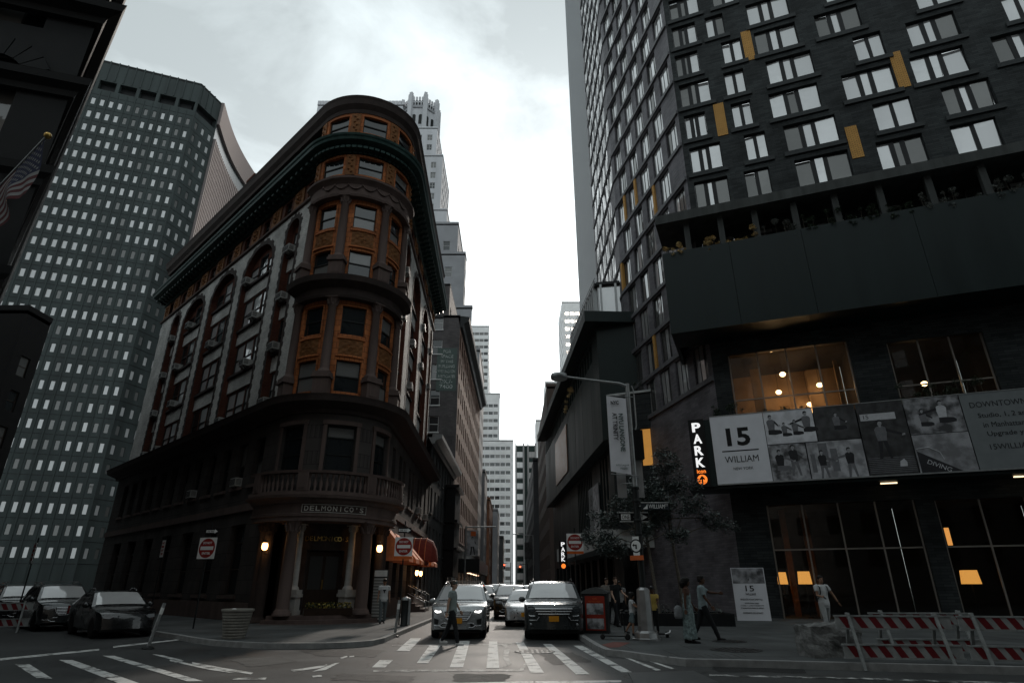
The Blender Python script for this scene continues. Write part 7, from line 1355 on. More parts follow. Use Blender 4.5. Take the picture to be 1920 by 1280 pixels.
def car_thing(name, label, spec, x, y, rz, paint, front='suv', lights=None, plate=plateo, rails=True, detail=True, group=None, cat='car', z=0.004):
    t = thing(name, label, cat, (x, y, z), rz, group); L, W, T, belt = spec['L'], spec['W'], spec['T'], spec['belt']; hw0 = W/2; roof = max(p[1] for p in T); ax = spec['ax']; wr = spec['wh']
    zt = lambda yy: interp(T, yy)
    def hw(yy, zz):
        w = hw0
        if zz > belt: w *= 1-0.24*((zz-belt)/(roof-belt))**1.15
        else: w *= 1-0.035*((belt-zz)/belt)**2-0.02*math.sin(math.pi*min(1, zz/belt))*0
        if yy < 0.7: w *= 1-0.15*(1-yy/0.7)**2
        if yy > L-0.6: w *= 1-0.10*((yy-(L-0.6))/0.6)**2
        return w
    def plan(tt, yy):   # front and rear are bowed in plan
        return 0.20*tt*tt*max(0, 1-yy/1.3)**2-0.12*tt*tt*max(0, 1-(L-yy)/1.0)**2
    def top(tt, yy): z_ = zt(yy); return (tt*hw(yy, z_), yy+plan(tt, yy), z_-0.035*tt**4*(1 if 0.3 < yy < L-0.2 else 0.4))
    sill = 0.26
    def zb(yy):
        z_ = sill
        for a in ax:
            d = abs(yy-a); r = wr*1.17
            if d < r: z_ = max(z_, wr*0.92+math.sqrt(r*r-d*d)-0.05)
        return min(z_, zt(yy)-0.01)
    ys = sorted(set([p[0] for p in T]+[a+wr*1.17*math.cos(math.pi*i/10) for a in ax for i in range(11)]+[L*i/22 for i in range(23)]))
    b = MB(); tn = [-1+i/6 for i in range(13)]
    vs = [top(tt, yy) for yy in ys for tt in tn]; k = len(tn); b.add(vs, [(i*k+j, i*k+j+1, (i+1)*k+j+1, (i+1)*k+j) for i in range(len(ys)-1) for j in range(k-1)], 0, True)
    rows = 9
    for sg in (-1, 1):
        vs = []
        for yy in ys:
            b0, t0 = zb(yy), zt(yy)-0.035*(1 if 0.3 < yy < L-0.2 else 0.4)
            for r in range(rows+1): z_ = b0+(t0-b0)*r/rows; vs.append((sg*hw(yy, z_ if r < rows else zt(yy)), yy+plan(1, yy), z_))
        b.add(vs, [(i*(rows+1)+r, i*(rows+1)+r+1, (i+1)*(rows+1)+r+1, (i+1)*(rows+1)+r) for i in range(len(ys)-1) for r in range(rows)], 0, True)
    b.build('body', paint, t)
    b = MB(); b.box(-hw0*0.86, hw0*0.86, 0.25, L-0.2, 0.20, 0.50)
    for a in ax: b.box(-hw0*0.80, hw0*0.80, a-wr*1.15, a+wr*1.15, 0.3, wr*2.05)
    b.build('underbody', plastic, t)
    def patch(name_, m, fn, u0, u1, v0, v1, nu=8, nv=4, off=(0, 0, 0)):
        q = MB(); q.add([tuple(Vector(fn(u0+(u1-u0)*i/nu, v0+(v1-v0)*j/nv))+Vector(off)) for j in range(nv+1) for i in range(nu+1)], [(j*(nu+1)+i, j*(nu+1)+i+1, (j+1)*(nu+1)+i+1, (j+1)*(nu+1)+i) for j in range(nv) for i in range(nu)], 0, True); return q.build(name_, m, t)
    patch('windscreen', wsglass, lambda u, v: top(u, v), -0.88, 0.88, spec['ws'][0], spec['ws'][1], 10, 6, (0, -0.012, 0.012))
    patch('rear_window', carglass, lambda u, v: top(u, v), -0.82, 0.82, spec['rw'][0], spec['rw'][1], 8, 4, (0, 0.012, 0.010))
    ya, yb = spec['ws'][0]+0.18, spec['rw'][0]+0.05; cuts_ = [ya, ya+(yb-ya)*0.36, ya+(yb-ya)*0.70, yb]
    for sg in (-1, 1):
        for c0, c1 in zip(cuts_[:-1], cuts_[1:]):
            def sf(u, v): zz = belt+0.03+(max(zt(u)-0.13, belt+0.05)-belt-0.03)*v; return (sg*(hw(u, zz)+0.006), u, zz)
            patch('side_window', carglass, sf, c0+0.035, c1-0.035, 0, 1, 6, 4)
        b = MB(); b.sphere((sg*(hw0+0.10), ya+0.05, belt+0.07), 0.12, 10, sc=(1.0, 0.55, 0.75)); b.build('wing_mirror', paint, t)
        for yy in ((cuts_[1], cuts_[2]) if detail else ()):
            q = MB(); q.box(sg*hw(yy+.12, .9)-0.012, sg*hw(yy+.12, .9)+0.014, yy+0.08, yy+0.26, belt-0.13, belt-0.10); q.build('door_handle', chrome, t)
            q = MB(); q.add([(sg*(hw(yy, sill+0.08+(belt-sill-.08)*i/6)+0.004), yy+d, sill+0.08+(belt-sill-.08)*i/6) for i in range(7) for d in (-.006, .006)], [(2*i, 2*i+1, 2*i+3, 2*i+2) for i in range(6)]); q.build('door_seam', plastic, t)
    for a in ax:
        for sg in (-1, 1):
            xo = sg*(hw0-0.02); q = MB(); prof = [(wr*0.62, -0.11), (wr*0.93, -0.11), (wr, -0.07), (wr, 0.07), (wr*0.93, 0.11), (wr*0.62, 0.11)]; q.lathe(prof, (0, 0, 0), 26); w_ = q.build('wheel', tyrem, t, (xo-sg*0.10, a, wr)); w_.rotation_euler = (0, math.pi/2, 0)
            q = MB(); q.lathe([(wr*0.62, -0.10), (wr*0.62, 0.10)], (0, 0, 0), 26)
            for j in range(5): aa = 2*math.pi*j/5; q.bar((0, 0, sg*0.085), (wr*0.6*math.cos(aa), wr*0.6*math.sin(aa), sg*0.085), 0.09, 0.03, up=(0, 0, 1))
            q.lathe([(0.07, sg*0.06), (0.07, sg*0.10), (0.0, sg*0.11)], n=10); q.build('rim', rimm, w_)
    def yfront(z_):
        for (a, b_), (c, d) in zip(T[:-1], T[1:]):
            if b_ <= z_ <= d: return a+(c-a)*((z_-b_)/(d-b_) if d > b_ else 0)
        return 0
    def ff(u, v): yy = yfront(v); tt = u/hw(yy, v); return (u, yy+plan(tt, yy)-0.012, v)
    fz = T[2][1]; hz = T[3][1]
    def fpoly(name_, m, pts, off=0.0): 
        q = MB(); P = [Vector(ff(u, v))+Vector((0, -off, 0)) for u, v in pts]; n = len(P); q.add(P+[p+Vector((0, 0.03, 0)) for p in P], [tuple(range(n))]+[(i, n+i, n+(i+1) % n, (i+1) % n) for i in range(n)]); return q.build(name_, m, t)
    if front == 'suv':
        g = fpoly('grille', plastic, [(-.46, hz-.04), (-.2, hz-.015), (.2, hz-.015), (.46, hz-.04), (.40, fz-.02), (.30, fz-.12), (-.30, fz-.12), (-.40, fz-.02)])
        for i in range(5): z_ = fz-.08+i*0.052; q = MB(); q.tube([ff(u, z_) for u in (-.40, -.2, 0, .2, .40)], 0.014, 6); q.build('grille_bar', chrome, g, (0, -0.012, 0))
        q = MB(); q.tube([Vector(ff(u, v))+Vector((0, -.012, 0)) for u, v in [(-.47, hz-.04), (-.41, fz-.02), (-.31, fz-.135), (.31, fz-.135), (.41, fz-.02), (.47, hz-.04)]], 0.02, 6); q.build('grille_surround', chrome, g)
        for sg in (-1, 1):
            h_ = fpoly('headlight', lampm, [(sg*.50, hz-.05), (sg*.52, hz+.02), (sg*.72, hz+.045), (sg*.80, hz+.03), (sg*.80, hz-.07), (sg*.66, hz-.10)]); 
            if lights: q = MB(); q.add([Vector(ff(sg*u, v))+Vector((0, -.012, 0)) for u, v in ((.56, hz-.055), (.70, hz-.075), (.765, hz-.04), (.755, hz+.0), (.66, hz-.035), (.57, hz-.02))], (tuple(range(6)),)); q.build('lit_lamp', lights, h_)
            fpoly('fog_lamp_recess', plastic, [(sg*.62, .58), (sg*.78, .62), (sg*.77, .44), (sg*.64, .44)]); q = MB(); q.tube([Vector(ff(sg*u, v))+Vector((0, -.01, 0)) for u, v in ((.58, .40), (.68, .395), (.77, .41))], 0.014, 6); q.build('bumper_trim', chrome, t)
        fpoly('lower_grille', plastic, [(-.46, .36), (.46, .36), (.56, .42), (.46, .47), (-.46, .47), (-.56, .42)]); q = MB(); q.tube([Vector(ff(u, v))+Vector((0, -.012, 0)) for u, v in ((-.6, .41), (-.5, .345), (.5, .345), (.6, .41))], 0.018, 6); q.tube([Vector(ff(u, v))+Vector((0, -.012, 0)) for u, v in ((-.56, .43), (-.46, .48), (.46, .48), (.56, .43))], 0.012, 6); q.build('bumper_trim', chrome, t)
        pz = .52
    elif front == 'wide':
        g = fpoly('grille', plastic, [(-.60, hz-.0), (.60, hz-.0), (.56, hz-.16), (.34, hz-.28), (-.34, hz-.28), (-.56, hz-.16)])
        for i, (zz, ww) in enumerate(((hz-.02, .60), (hz-.09, .57), (hz-.17, .50))): q = MB(); q.tube([Vector(ff(u, zz))+Vector((0, -.014, 0)) for u in (-ww, -ww/2, 0, ww/2, ww)], 0.026 if i == 0 else .018, 6); q.build('grille_bar', chrome, g)
        q = MB(); P0 = Vector(ff(0, hz-.08)); q.tube([P0+Vector((-.075, -.03, .07)), P0+Vector((-.055, -.03, -.07))], .014, 6); q.tube([P0+Vector((.075, -.03, .07)), P0+Vector((.055, -.03, -.07))], .014, 6); q.tube([P0+Vector((-.06, -.03, 0)), P0+Vector((.06, -.03, 0))], .014, 6); q.build('badge', chrome, g)
        for sg in (-1, 1):
            fpoly('headlight', mat('lamp_dark', (0.05, 0.055, 0.06), 0.1, 0.1, metal=0.4), [(sg*.60, hz+.02), (sg*.70, hz+.06), (sg*.84, hz+.05), (sg*.85, hz-.10), (sg*.70, hz-.12), (sg*.60, hz-.07)])
            q = MB(); q.tube([Vector(ff(sg*u, v))+Vector((0, -.012, 0)) for u, v in ((.60, .70), (.76, .70), (.80, .72))], .02, 6); q.tube([Vector(ff(sg*u, v))+Vector((0, -.012, 0)) for u, v in ((.46, .68), (.55, .58), (.78, .58))], .016, 6); q.build('bumper_trim', chrome, t)
            q = MB(); c_ = Vector(ff(sg*.74, .46)); q.sphere(c_, .045, 10); q.build('fog_lamp', lampm, t)
        fpoly('lower_bumper', plastic, [(-.62, .36), (.62, .36), (.76, .50), (.42, .70), (-.42, .70), (-.76, .50)]); pz = .60
    else:
        fpoly('grille', plastic, [(-.38, fz+.06), (.38, fz+.06), (.34, fz-.10), (-.34, fz-.10)]); fpoly('lower_grille', plastic, [(-.5, .32), (.5, .32), (.45, .42), (-.45, .42)]); pz = .46
        for sg in (-1, 1):
            h_ = fpoly('headlight', lampm, [(sg*.48, fz+.04), (sg*.56, fz+.09), (sg*.76, fz+.10), (sg*.78, fz), (sg*.6, fz-.03)])
            if lights: q = MB(); q.sphere(Vector(ff(sg*.62, fz+.04))+Vector((0, -.01, 0)), .05, 8); q.build('lit_lamp', lights, h_)
    if plate:
        p_ = Vector(ff(0, pz)); q = MB(); q.box(-.16, .16, p_.y-.03, p_.y-.005, pz-.05, pz+.11); pl_ = q.build('number_plate', plate, t)
    for sg in (-1, 1):
        q = MB(); z1 = belt-.02; q.box(sg*(hw0*.86)-.11, sg*(hw0*.86)+.06, L-.16, L-.03, z1-.25, z1+.02); q.build('tail_lamp', redlamp, t)
        if rails: q = MB(); yr = [spec['ws'][1]+.25+i*(spec['rw'][0]-spec['ws'][1]-.4)/4 for i in range(5)]; q.tube([(sg*(hw(yy, zt(yy))*.93), yy, zt(yy)+(.02 if i in (0, 4) else .07)) for i, yy in enumerate(yr)], .022, 6); q.build('roof_rail', plastic if front == 'wide' else chrome, t)
    if rails and front == 'suv': q = MB(); yy = spec['ws'][1]+.75; q.bar((-hw(yy, zt(yy))*.93, yy, zt(yy)+.10), (hw(yy, zt(yy))*.93, yy, zt(yy)+.10), .05, .025); q.build('roof_crossbar', chrome, t)
    return t
def paintcar(name, c, metal=0.5, rough=0.28): return mat(name, c, rough, 0.04, 2, metal=metal, coat=0.9, spec=0.5)
silver = paintcar('paint_silver', (0.34, 0.35, 0.355)); graph = paintcar('paint_graphite', (0.040, 0.046, 0.048)); white_p = paintcar('paint_white', (0.62, 0.62, 0.62), 0.0); black_p = paintcar('paint_black', (0.012, 0.013, 0.014), 0.3); yellow_p = paintcar('paint_yellow', (0.55, 0.27, 0.02), 0.0); grey_p = paintcar('paint_grey', (0.16, 0.165, 0.17)); red_p = paintcar('paint_red', (0.2, 0.02, 0.02), 0.2)
car_thing('parked_car', 'silver crossover with lit headlights waiting at the crossing behind the walking man', SUV, -1.78, 21.3, R(0), silver, 'suv', drl)
car_thing('parked_car', 'dark graphite SUV with orange number plate parked at the right kerb', BOX, 1.34, 20.9, R(-3), graph, 'wide')
d0 = car_thing('parked_car', 'silver sedan double parked close behind the graphite SUV', SEDAN, 0.55, 27.4, R(-4), silver, 'sedan')
car_thing('parked_car', 'black boxy SUV parked at the kerb behind the graphite one', BOX, 1.55, 29.6, R(-2), black_p, 'wide', None, plateo)
car_thing('parked_car', 'black crossover with pale windscreen driving behind the silver sedan', SUV, -0.05, 33.5, R(0), black_p, 'suv', None)
car_thing('taxi', 'yellow taxi waiting behind the silver crossover', SUV, -2.35, 31.0, R(0), yellow_p, 'suv', None, cat='taxi')
far = [(-2.5, 39.5, white_p, SEDAN, 'white sedan queueing behind the yellow taxi'), (-2.2, 46.5, grey_p, SUV, 'grey crossover queueing behind the white sedan'), (-1.3, 54, black_p, BOX, 'boxy black van mid street in the far queue'), (-2.6, 61, red_p, SEDAN, 'dark red sedan in the far queue near the shed'), (1.5, 45, white_p, SUV, 'white crossover parked at the right kerb past the dark van'), (1.6, 52, grey_p, SEDAN, 'grey sedan parked at the right kerb after the white crossover'), (-1.6, 70, white_p, SUV, 'distant white crossover under the shed banners'), (-2.8, 78, black_p, SEDAN, 'distant black sedan beside the sidewalk shed'), (1.4, 64, black_p, SUV, 'distant black crossover at the right kerb'), (-0.6, 88, silver, SUV, 'tiny silver crossover far down the street'), (-2.6, 98, yellow_p, SEDAN, 'tiny yellow cab far down the street'), (1.2, 80, silver, SEDAN, 'tiny silver sedan far along the right kerb')]
for x, y, p_, sp_, lab in far: car_thing('queued_car', lab, sp_, x, y, 0, p_, 'suv' if sp_ is not SEDAN else 'sedan', None, plateo if y < 56 else None, rails=False, detail=False, group='cars queueing down the street')
hd = R(46)
car_thing('side_street_car', 'dark sedan nearest the flowerpot at the side street mouth', SEDAN, -12.75, 21.9, hd, black_p, 'sedan', None, None); car_thing('side_street_car', 'graphite crossover parked behind the dark sedan in the side street', SUV, -17.2, 25.3, hd, graph, 'suv', None, None); car_thing('side_street_car', 'black crossover farthest along the dim side street', SUV, -21.8, 29.2, hd, black_p, 'suv', None, None)
# ================================================================== people
def loft(mb, rings, n=14, mi=0):
    vs = [(cx+rx*math.cos(2*math.pi*j/n), cy+ry*math.sin(2*math.pi*j/n), cz) for cx, cy, cz, rx, ry in rings for j in range(n)]; k = len(rings)
    mb.add(vs, [(i*n+j, i*n+(j+1) % n, (i+1)*n+(j+1) % n, (i+1)*n+j) for i in range(k-1) for j in range(n)], mi, True); mb.add(vs[:n], (tuple(range(n))[::-1],), mi); mb.add(vs[-n:], (tuple(range(n)),), mi)
def fuse(mb, voxel=0.011, smooth=4):
    """one continuous skin from overlapping volumes"""
    me = bpy.data.meshes.new('tmp'); me.from_pydata(mb.v, [], mb.f); bm = bmesh.new(); bm.from_mesh(me); bmesh.ops.recalc_face_normals(bm, faces=bm.faces); bm.to_mesh(me); bm.free()
    o = bpy.data.objects.new('tmp', me); TMP.collection.objects.link(o); r = o.modifiers.new('r', 'REMESH'); r.mode = 'VOXEL'; r.voxel_size = voxel; s = o.modifiers.new('s', 'SMOOTH'); s.iterations = smooth; s.factor = 0.5
    TMP.view_layers[0].update(); dg = TMP.view_layers[0].depsgraph; out = bpy.data.meshes.new_from_object(o.evaluated_get(dg)); bpy.data.objects.remove(o); bpy.data.meshes.remove(me)
    for p in out.polygons: p.use_smooth = True
    return out
SK = {'light': mat('skin_light', (0.42, 0.27, 0.20), 0.55, 0.06), 'tan': mat('skin_tan', (0.28, 0.16, 0.105), 0.55, 0.06), 'dark': mat('skin_dark', (0.085, 0.045, 0.03), 0.5, 0.06)}
def V3(*a): return Vector(a)
def person(label, x, y, rz, h=1.75, legs=((0, 0), (0, 0)), arms=((0, .12, .15), (0, .12, .15)), skin='light', top=None, bottom=None, shoes=None, hair=None, hairm=None, sleeve=0.5, shorts=False, dress=None, cap=None, z=KERB, turn=0.0, lean=0.0, female=False, child=False, name='person', group=None):
    """facing -Y before rz. legs: (swing, knee) L/R, arms: (swing, out, elbow) L/R in radians, forward positive"""
    t = thing(name, label, 'person', (x, y, z), rz, group); S = h/1.75; hs_ = 1.22 if child else 1.0
    hipz = 0.92; J = {}
    for i, sx in enumerate((-1, 1)):
        a, k = legs[i]; hp = V3(sx*0.09, 0, hipz); kn = hp+0.44*V3(0, -math.sin(a), -math.cos(a)); an = kn+0.42*V3(0, -math.sin(a-k), -math.cos(a-k)); J['leg', i] = (hp, kn, an)
        a, o_, f = arms[i]; sh = V3(sx*(0.165 if female else 0.185), 0.01-math.sin(lean)*0.5, 1.42); d1 = V3(sx*math.sin(o_), -math.sin(a)*math.cos(o_), -math.cos(a)*math.cos(o_)); el = sh+0.28*d1; d2 = V3(sx*math.sin(o_)*0.6, -math.sin(a+f)*math.cos(o_), -math.cos(a+f)*math.cos(o_)).normalized(); wr = el+0.25*d2; J['arm', i] = (sh, el, wr, d2)
    low = min(J['leg', 0][2].z, J['leg', 1][2].z)-0.075; dz = -low
    def sc(p): return Vector((p[0]*S, p[1]*S, (p[2]+dz)*S))
    ln = lambda zz: -math.sin(lean)*max(0, zz-0.95)
    tors = [(0, 0, .80, .12, .10), (0, 0, .86, .155, .115), (0, 0, .94, .165, .118), (0, 0, 1.06, .140, .100), (0, 0, 1.2, .155, .108), (0, 0, 1.33, .178, .115), (0, 0, 1.41, .165, .098), (0, 0, 1.47, .085, .07)]
    def T_(rings, e=0.0): return [(cx*S, (cy+ln(cz))*S, (cz+dz)*S, (rx+e)*S, (ry+e)*S) for cx, cy, cz, rx, ry in rings]
    b = MB(); loft(b, T_(tors))
    b.tube([sc((0, ln(1.44), 1.44)), sc((0, ln(1.5)-.01, 1.5)), sc((0, ln(1.56)-.02, 1.56))], [.06*S, .052*S, .05*S], 10)
    hc = V3(0, ln(1.6)-.025, 1.62); ct, st = math.cos(turn), math.sin(turn)
    def hd_(px_, py_, pz_): return sc((hc.x+(px_*ct-py_*st)*hs_, hc.y+(px_*st+py_*ct)*hs_, hc.z+pz_*hs_+(0.02 if child else 0)))
    hb = MB()
    for zz, rx, ry, oy in ((-.11, .035, .04, -.03), (-.09, .052, .065, -.022), (-.05, .064, .085, -.012), (0, .072, .095, 0), (.05, .075, .098, .004), (.09, .066, .086, .006), (.118, .042, .055, .006), (.128, .015, .02, .006)): hb.v += [tuple(hd_(rx*math.cos(2*math.pi*j/14), oy+ry*math.sin(2*math.pi*j/14), zz)) for j in range(14)]
    hb.f = [(i*14+j, i*14+(j+1) % 14, (i+1)*14+(j+1) % 14, (i+1)*14+j) for i in range(7) for j in range(14)]+[tuple(range(14))[::-1], tuple(range(98, 112))]
    b.add(hb.v, hb.f); b.tube([hd_(0, -.085, .025), hd_(0, -.112, -.018), hd_(0, -.09, -.03)], [.010*S, .016*S, .012*S], 6); b.tube([hd_(-.022, -.088, -.058), hd_(.022, -.088, -.058)], .011*S, 6)
    for sx in (-1, 1): b.tube([hd_(sx*.072, .01, .02), hd_(sx*.083, .022, -.005), hd_(sx*.072, .012, -.03)], .012*S, 6)
    for i in (0, 1):
        hp, kn, an = J['leg', i]; b.tube([sc(hp), sc(hp.lerp(kn, .4)), sc(kn), sc(kn.lerp(an, .35)), sc(an)], [.088*S, .078*S, .055*S, .056*S, .036*S], 12); b.tube([sc(an+V3(0, .03, -.03)), sc(an+V3(0, -.06, -.045)), sc(an+V3(0, -.15, -.055))], [.035*S, .035*S, .025*S], 8)
        sh, el, wr, d2 = J['arm', i]; sx = (-1, 1)[i]; b.tube([sc(sh+V3(-sx*.05, 0, .01)), sc(sh), sc(sh.lerp(el, .5)), sc(el), sc(el.lerp(wr, .3)), sc(wr)], [.05*S, .056*S, .046*S, .037*S, .038*S, .025*S], 10)
        side = d2.cross(V3(0, 0, 1) if abs(d2.z) < .9 else V3(0, 1, 0)).normalized(); wid = (V3(0, -1, 0) - d2*V3(0, -1, 0).dot(d2)); wid = wid.normalized() if wid.length > .1 else V3(0, 0, 1); pn_ = d2.cross(wid).normalized()
        p0 = wr+d2*.02; p1 = wr+d2*.085
        for kf in (-1.5, -.5, .5, 1.5): b.tube([sc(p0+wid*kf*.012), sc(p1+wid*kf*.019)], [.014*S, .0125*S], 6)
        for kf, fl in ((-1.5, .058), (-.5, .075), (.5, .082), (1.5, .072)):
            q0 = p1+wid*kf*.021; b.tube([sc(q0), sc(q0+d2*fl*.5+pn_*.008*-sx), sc(q0+d2*fl*.9+pn_*.026*-sx)], [.0105*S, .0098*S, .008*S], 6)
        b.tube([sc(p0+d2*.02+wid*.022), sc(p0+d2*.05+wid*.05), sc(p0+d2*.09+wid*.055)], [.012*S, .011*S, .009*S], 6)
    me = fuse(b, 0.0105 if not child else .009, 3); me.materials.append(SK[skin]); body = obj('body', me, t)
    for sx in (-1, 1): e = MB(); e.sphere(hd_(sx*.03, -.088, .012), .0105*S*hs_, 8); e.build('eye', signk, t)
    def cloth(nm, mb_, m, vx=.013, amp=.007):
        me_ = fuse(mb_, vx, 2)
        for v in me_.vertices: d = noise.noise(v.co*9)*amp+noise.noise(v.co*22)*amp*.5; v.co += Vector((v.co.x, v.co.y, 0)).normalized()*d if (abs(v.co.x)+abs(v.co.y)) > .01 else Vector()
        me_.materials.append(m); return obj(nm, me_, t)
    if dress:
        c = MB(); loft(c, T_([(0, 0, .10, .23, .20), (0, 0, .4, .215, .185), (0, 0, .7, .20, .165), (0, 0, .92, .185, .145), (0, 0, 1.08, .155, .118), (0, 0, 1.22, .165, .122), (0, 0, 1.32, .165, .122)], 0.0)); c.tube([sc((-.1, ln(1.3)-.08, 1.28)), sc((-.11, ln(1.4)-.03, 1.45)), sc((-.1, ln(1.3)+.08, 1.32))], .014*S, 6); c.tube([sc((.1, ln(1.3)-.08, 1.28)), sc((.11, ln(1.4)-.03, 1.45)), sc((.1, ln(1.3)+.08, 1.32))], .014*S, 6); cloth('dress', c, dress, amp=.014)
    if top:
        c = MB(); loft(c, T_([(0, 0, .84, .172, .130), (0, 0, .95, .176, .132), (0, 0, 1.06, .162, .122), (0, 0, 1.2, .172, .126), (0, 0, 1.33, .192, .130), (0, 0, 1.42, .175, .110), (0, 0, 1.475, .092, .078)]))
        for i in (0, 1):
            sh, el, wr, d2 = J['arm', i]; sx = (-1, 1)[i]; pts = [sh+V3(-sx*.07, 0, .015), sh]; rad = [.062, .070]
            if sleeve <= 1: pts.append(sh.lerp(el, sleeve)); rad.append(.064)
            else: pts += [el, el.lerp(wr, sleeve-1)]; rad += [.054, .042]
            c.tube([sc(p) for p in pts], [r*S for r in rad], 12)
        cloth('shirt', c, top)
    if bottom:
        c = MB(); loft(c, T_([(0, 0, .78, .14, .115), (0, 0, .86, .168, .126), (0, 0, .94, .172, .128), (0, 0, 1.0, .158, .118)]))
        for i in (0, 1):
            hp, kn, an = J['leg', i]
            if shorts: c.tube([sc(hp), sc(hp.lerp(kn, .5)), sc(kn+V3(0, 0, .02))], [.10*S, .098*S, .088*S], 12)
            else: c.tube([sc(hp), sc(hp.lerp(kn, .45)), sc(kn), sc(kn.lerp(an, .5)), sc(an+V3(0, 0, -.01))], [.098*S, .09*S, .070*S, .064*S, .054*S], 12)
        cloth('trousers' if not shorts else 'shorts', c, bottom)
    if shoes:
        for i in (0, 1):
            an = J['leg', i][2]; c = MB(); c.tube([sc(an+V3(0, .055, -.04)), sc(an+V3(0, .01, -.035)), sc(an+V3(0, -.08, -.048)), sc(an+V3(0, -.16, -.055)), sc(an+V3(0, -.19, -.058))], [.038*S, .045*S, .042*S, .036*S, .018*S], 10); c.tube([sc(an+V3(0, .01, -.03)), sc(an+V3(0, .005, .04))], [.042*S, .046*S], 10); me_ = fuse(c, .011, 2); me_.materials.append(shoes); o = obj('shoe', me_, t)
            q = MB(); a0 = an; q.tube([sc(a0+V3(0, .05, -.066)), sc(a0+V3(0, -.17, -.070))], [.034*S, .034*S], 8, sq=.28); q.build('sole', signw if shoes is not signk else shoes, o)
    if hair:
        c = MB(); P = []
        def cs(e, zlo): 
            for zz, rx, ry, oy in ((-.09, .056, .05, .045), (-.05, .068, .062, .036), (0, .075, .072, .026), (.045, .080, .092, .012), (.09, .073, .092, .008), (.12, .052, .064, .008), (.138, .02, .025, .008)):
                if zz >= zlo: P.append((zz, rx+e, ry+e, oy))
        cs(.008 if hair == 'short' else .03, -.05 if hair == 'short' else -.09); n = 14
        c.v = [tuple(hd_(rx*math.cos(2*math.pi*j/n), oy+ry*math.sin(2*math.pi*j/n), zz)) for zz, rx, ry, oy in P for j in range(n)]; k = len(P); c.f = [(i*n+j, i*n+(j+1) % n, (i+1)*n+(j+1) % n, (i+1)*n+j) for i in range(k-1) for j in range(n)]+[tuple(range(n))[::-1], tuple(range((k-1)*n, k*n))]; c.m = [0]*len(c.f); c.sm = [True]*len(c.f)
        if hair == 'long': c.tube([hd_(0, .07, .06), hd_(0, .12, -.05), hd_(0, .12, -.17)], [.08*S, .095*S, .05*S], 10)
        me_ = fuse(c, .012, 2)
        for v in me_.vertices: v.co += (v.co-hd_(0, 0, 0)).normalized()*noise.noise(v.co*(40 if hair == 'curly' else 25))*(.022 if hair == 'curly' else .009)
        me_.materials.append(hairm); obj('hair', me_, t)
    if cap:
        c = MB(); n = 16; P = ((.035, .083, .104, .0), (.07, .083, .103, .0), (.105, .068, .086, .002), (.128, .040, .05, .004), (.136, .01, .012, .004))
        c.add([hd_(rx*math.cos(2*math.pi*j/n), oy+ry*math.sin(2*math.pi*j/n), zz) for zz, rx, ry, oy in P for j in range(n)], [(i*n+j, i*n+(j+1) % n, (i+1)*n+(j+1) % n, (i+1)*n+j) for i in range(4) for j in range(n)], 0, True); bk = cap[1]
        c.add([hd_(.075*math.sin(a), bk*(.09+.085*math.cos(a)), zz) for zz in (.034, .046) for a in [-1.5+3*i/10 for i in range(11)]], [tuple(range(11)), tuple(range(11, 22))[::-1]]+[(i, i+1, 12+i, 11+i) for i in range(10)]); c.build('cap', cap[0], t)
    t['S'] = S; return t, J, sc, hd_
grey_t = mat('tee_grey', (0.24, 0.28, 0.27), 0.85, 0.08, 8); black_j = mat('jean_black', (0.014, 0.015, 0.017), 0.8, 0.15, 12); white_t = mat('tee_white', (0.52, 0.53, 0.53), 0.85, 0.06, 8); grey_j = mat('jogger_grey', (0.12, 0.14, 0.145), 0.85, 0.1, 10); black_t = mat('tee_black', (0.012, 0.013, 0.014), 0.85, 0.1, 10); white_s = mat('sneaker_white', (0.55, 0.55, 0.54), 0.6, 0.06); denim = mat('shirt_denim', (0.21, 0.26, 0.27), 0.85, 0.2, 14); yel = mat('tee_yellow', (0.42, 0.30, 0.08), 0.85, 0.08); hairk = mat('hair_black', (0.012, 0.010, 0.009), 0.5, 0.2, 30); hairb = mat('hair_brown', (0.05, 0.03, 0.02), 0.5, 0.2, 30); dressm = mat('dress_print', (0.17, 0.22, 0.22), 0.85, 0.55, 16)
def delsub(t): 
    if 'S' in t.keys(): del t['S']
X, Y = gnd(846, 1209); t, J, sc, hd_ = person('man in grey tee, black jeans and backward cap walking over the crossing', X, Y, R(80), 1.76, ((.30, .10), (-.28, .22)), ((-.22, .08, .10), (.18, .10, .35)), 'light', grey_t, black_j, white_s, 'short', hairb, .55, cap=(mat('cap_grey', (0.07, 0.09, 0.085), 0.8, 0.1), 1), z=0.006); delsub(t)
X, Y = gnd(716, 1168, KERB); t, J, sc, hd_ = person('man in white tee, grey joggers and dark cap standing before the menu board', X, Y, R(15), 1.74, ((.10, .05), (-.12, .12)), ((.05, .16, .2), (-.05, .16, .25)), 'tan', white_t, grey_j, signk, 'short', hairk, .5, cap=(signk, -1)); delsub(t)
b = MB(); b.slab([(-.07, 1.32), (.07, 1.32), (.06, 1.27), (.03, 1.27), (.015, 1.18), (-.015, 1.18), (-.03, 1.27), (-.06, 1.27)], lambda u, v, k: (u, -.138-.004*k, v)); b.build('shirt_print', signk, t)
X, Y = gnd(1110, 1172, KERB); t, *_ = person('fair haired man in grey tee behind the litter bin', 4.0, 27.2, R(10), 1.76, ((.1, .05), (-.1, .1)), skin='light', top=mat('tee_beige', (0.25, 0.23, 0.21), 0.85, 0.08), bottom=black_j, shoes=signk, hair='short', hairm=hairb); delsub(t)
t, *_ = person('person in pale top half hidden behind the litter bin', 4.75, 28.3, R(-20), 1.64, ((-.1, .05), (.1, .1)), skin='tan', top=mat('tee_pale', (0.4, 0.4, 0.4), 0.85, 0.08), bottom=black_j, shoes=signk, hair='short', hairm=hairk); delsub(t)
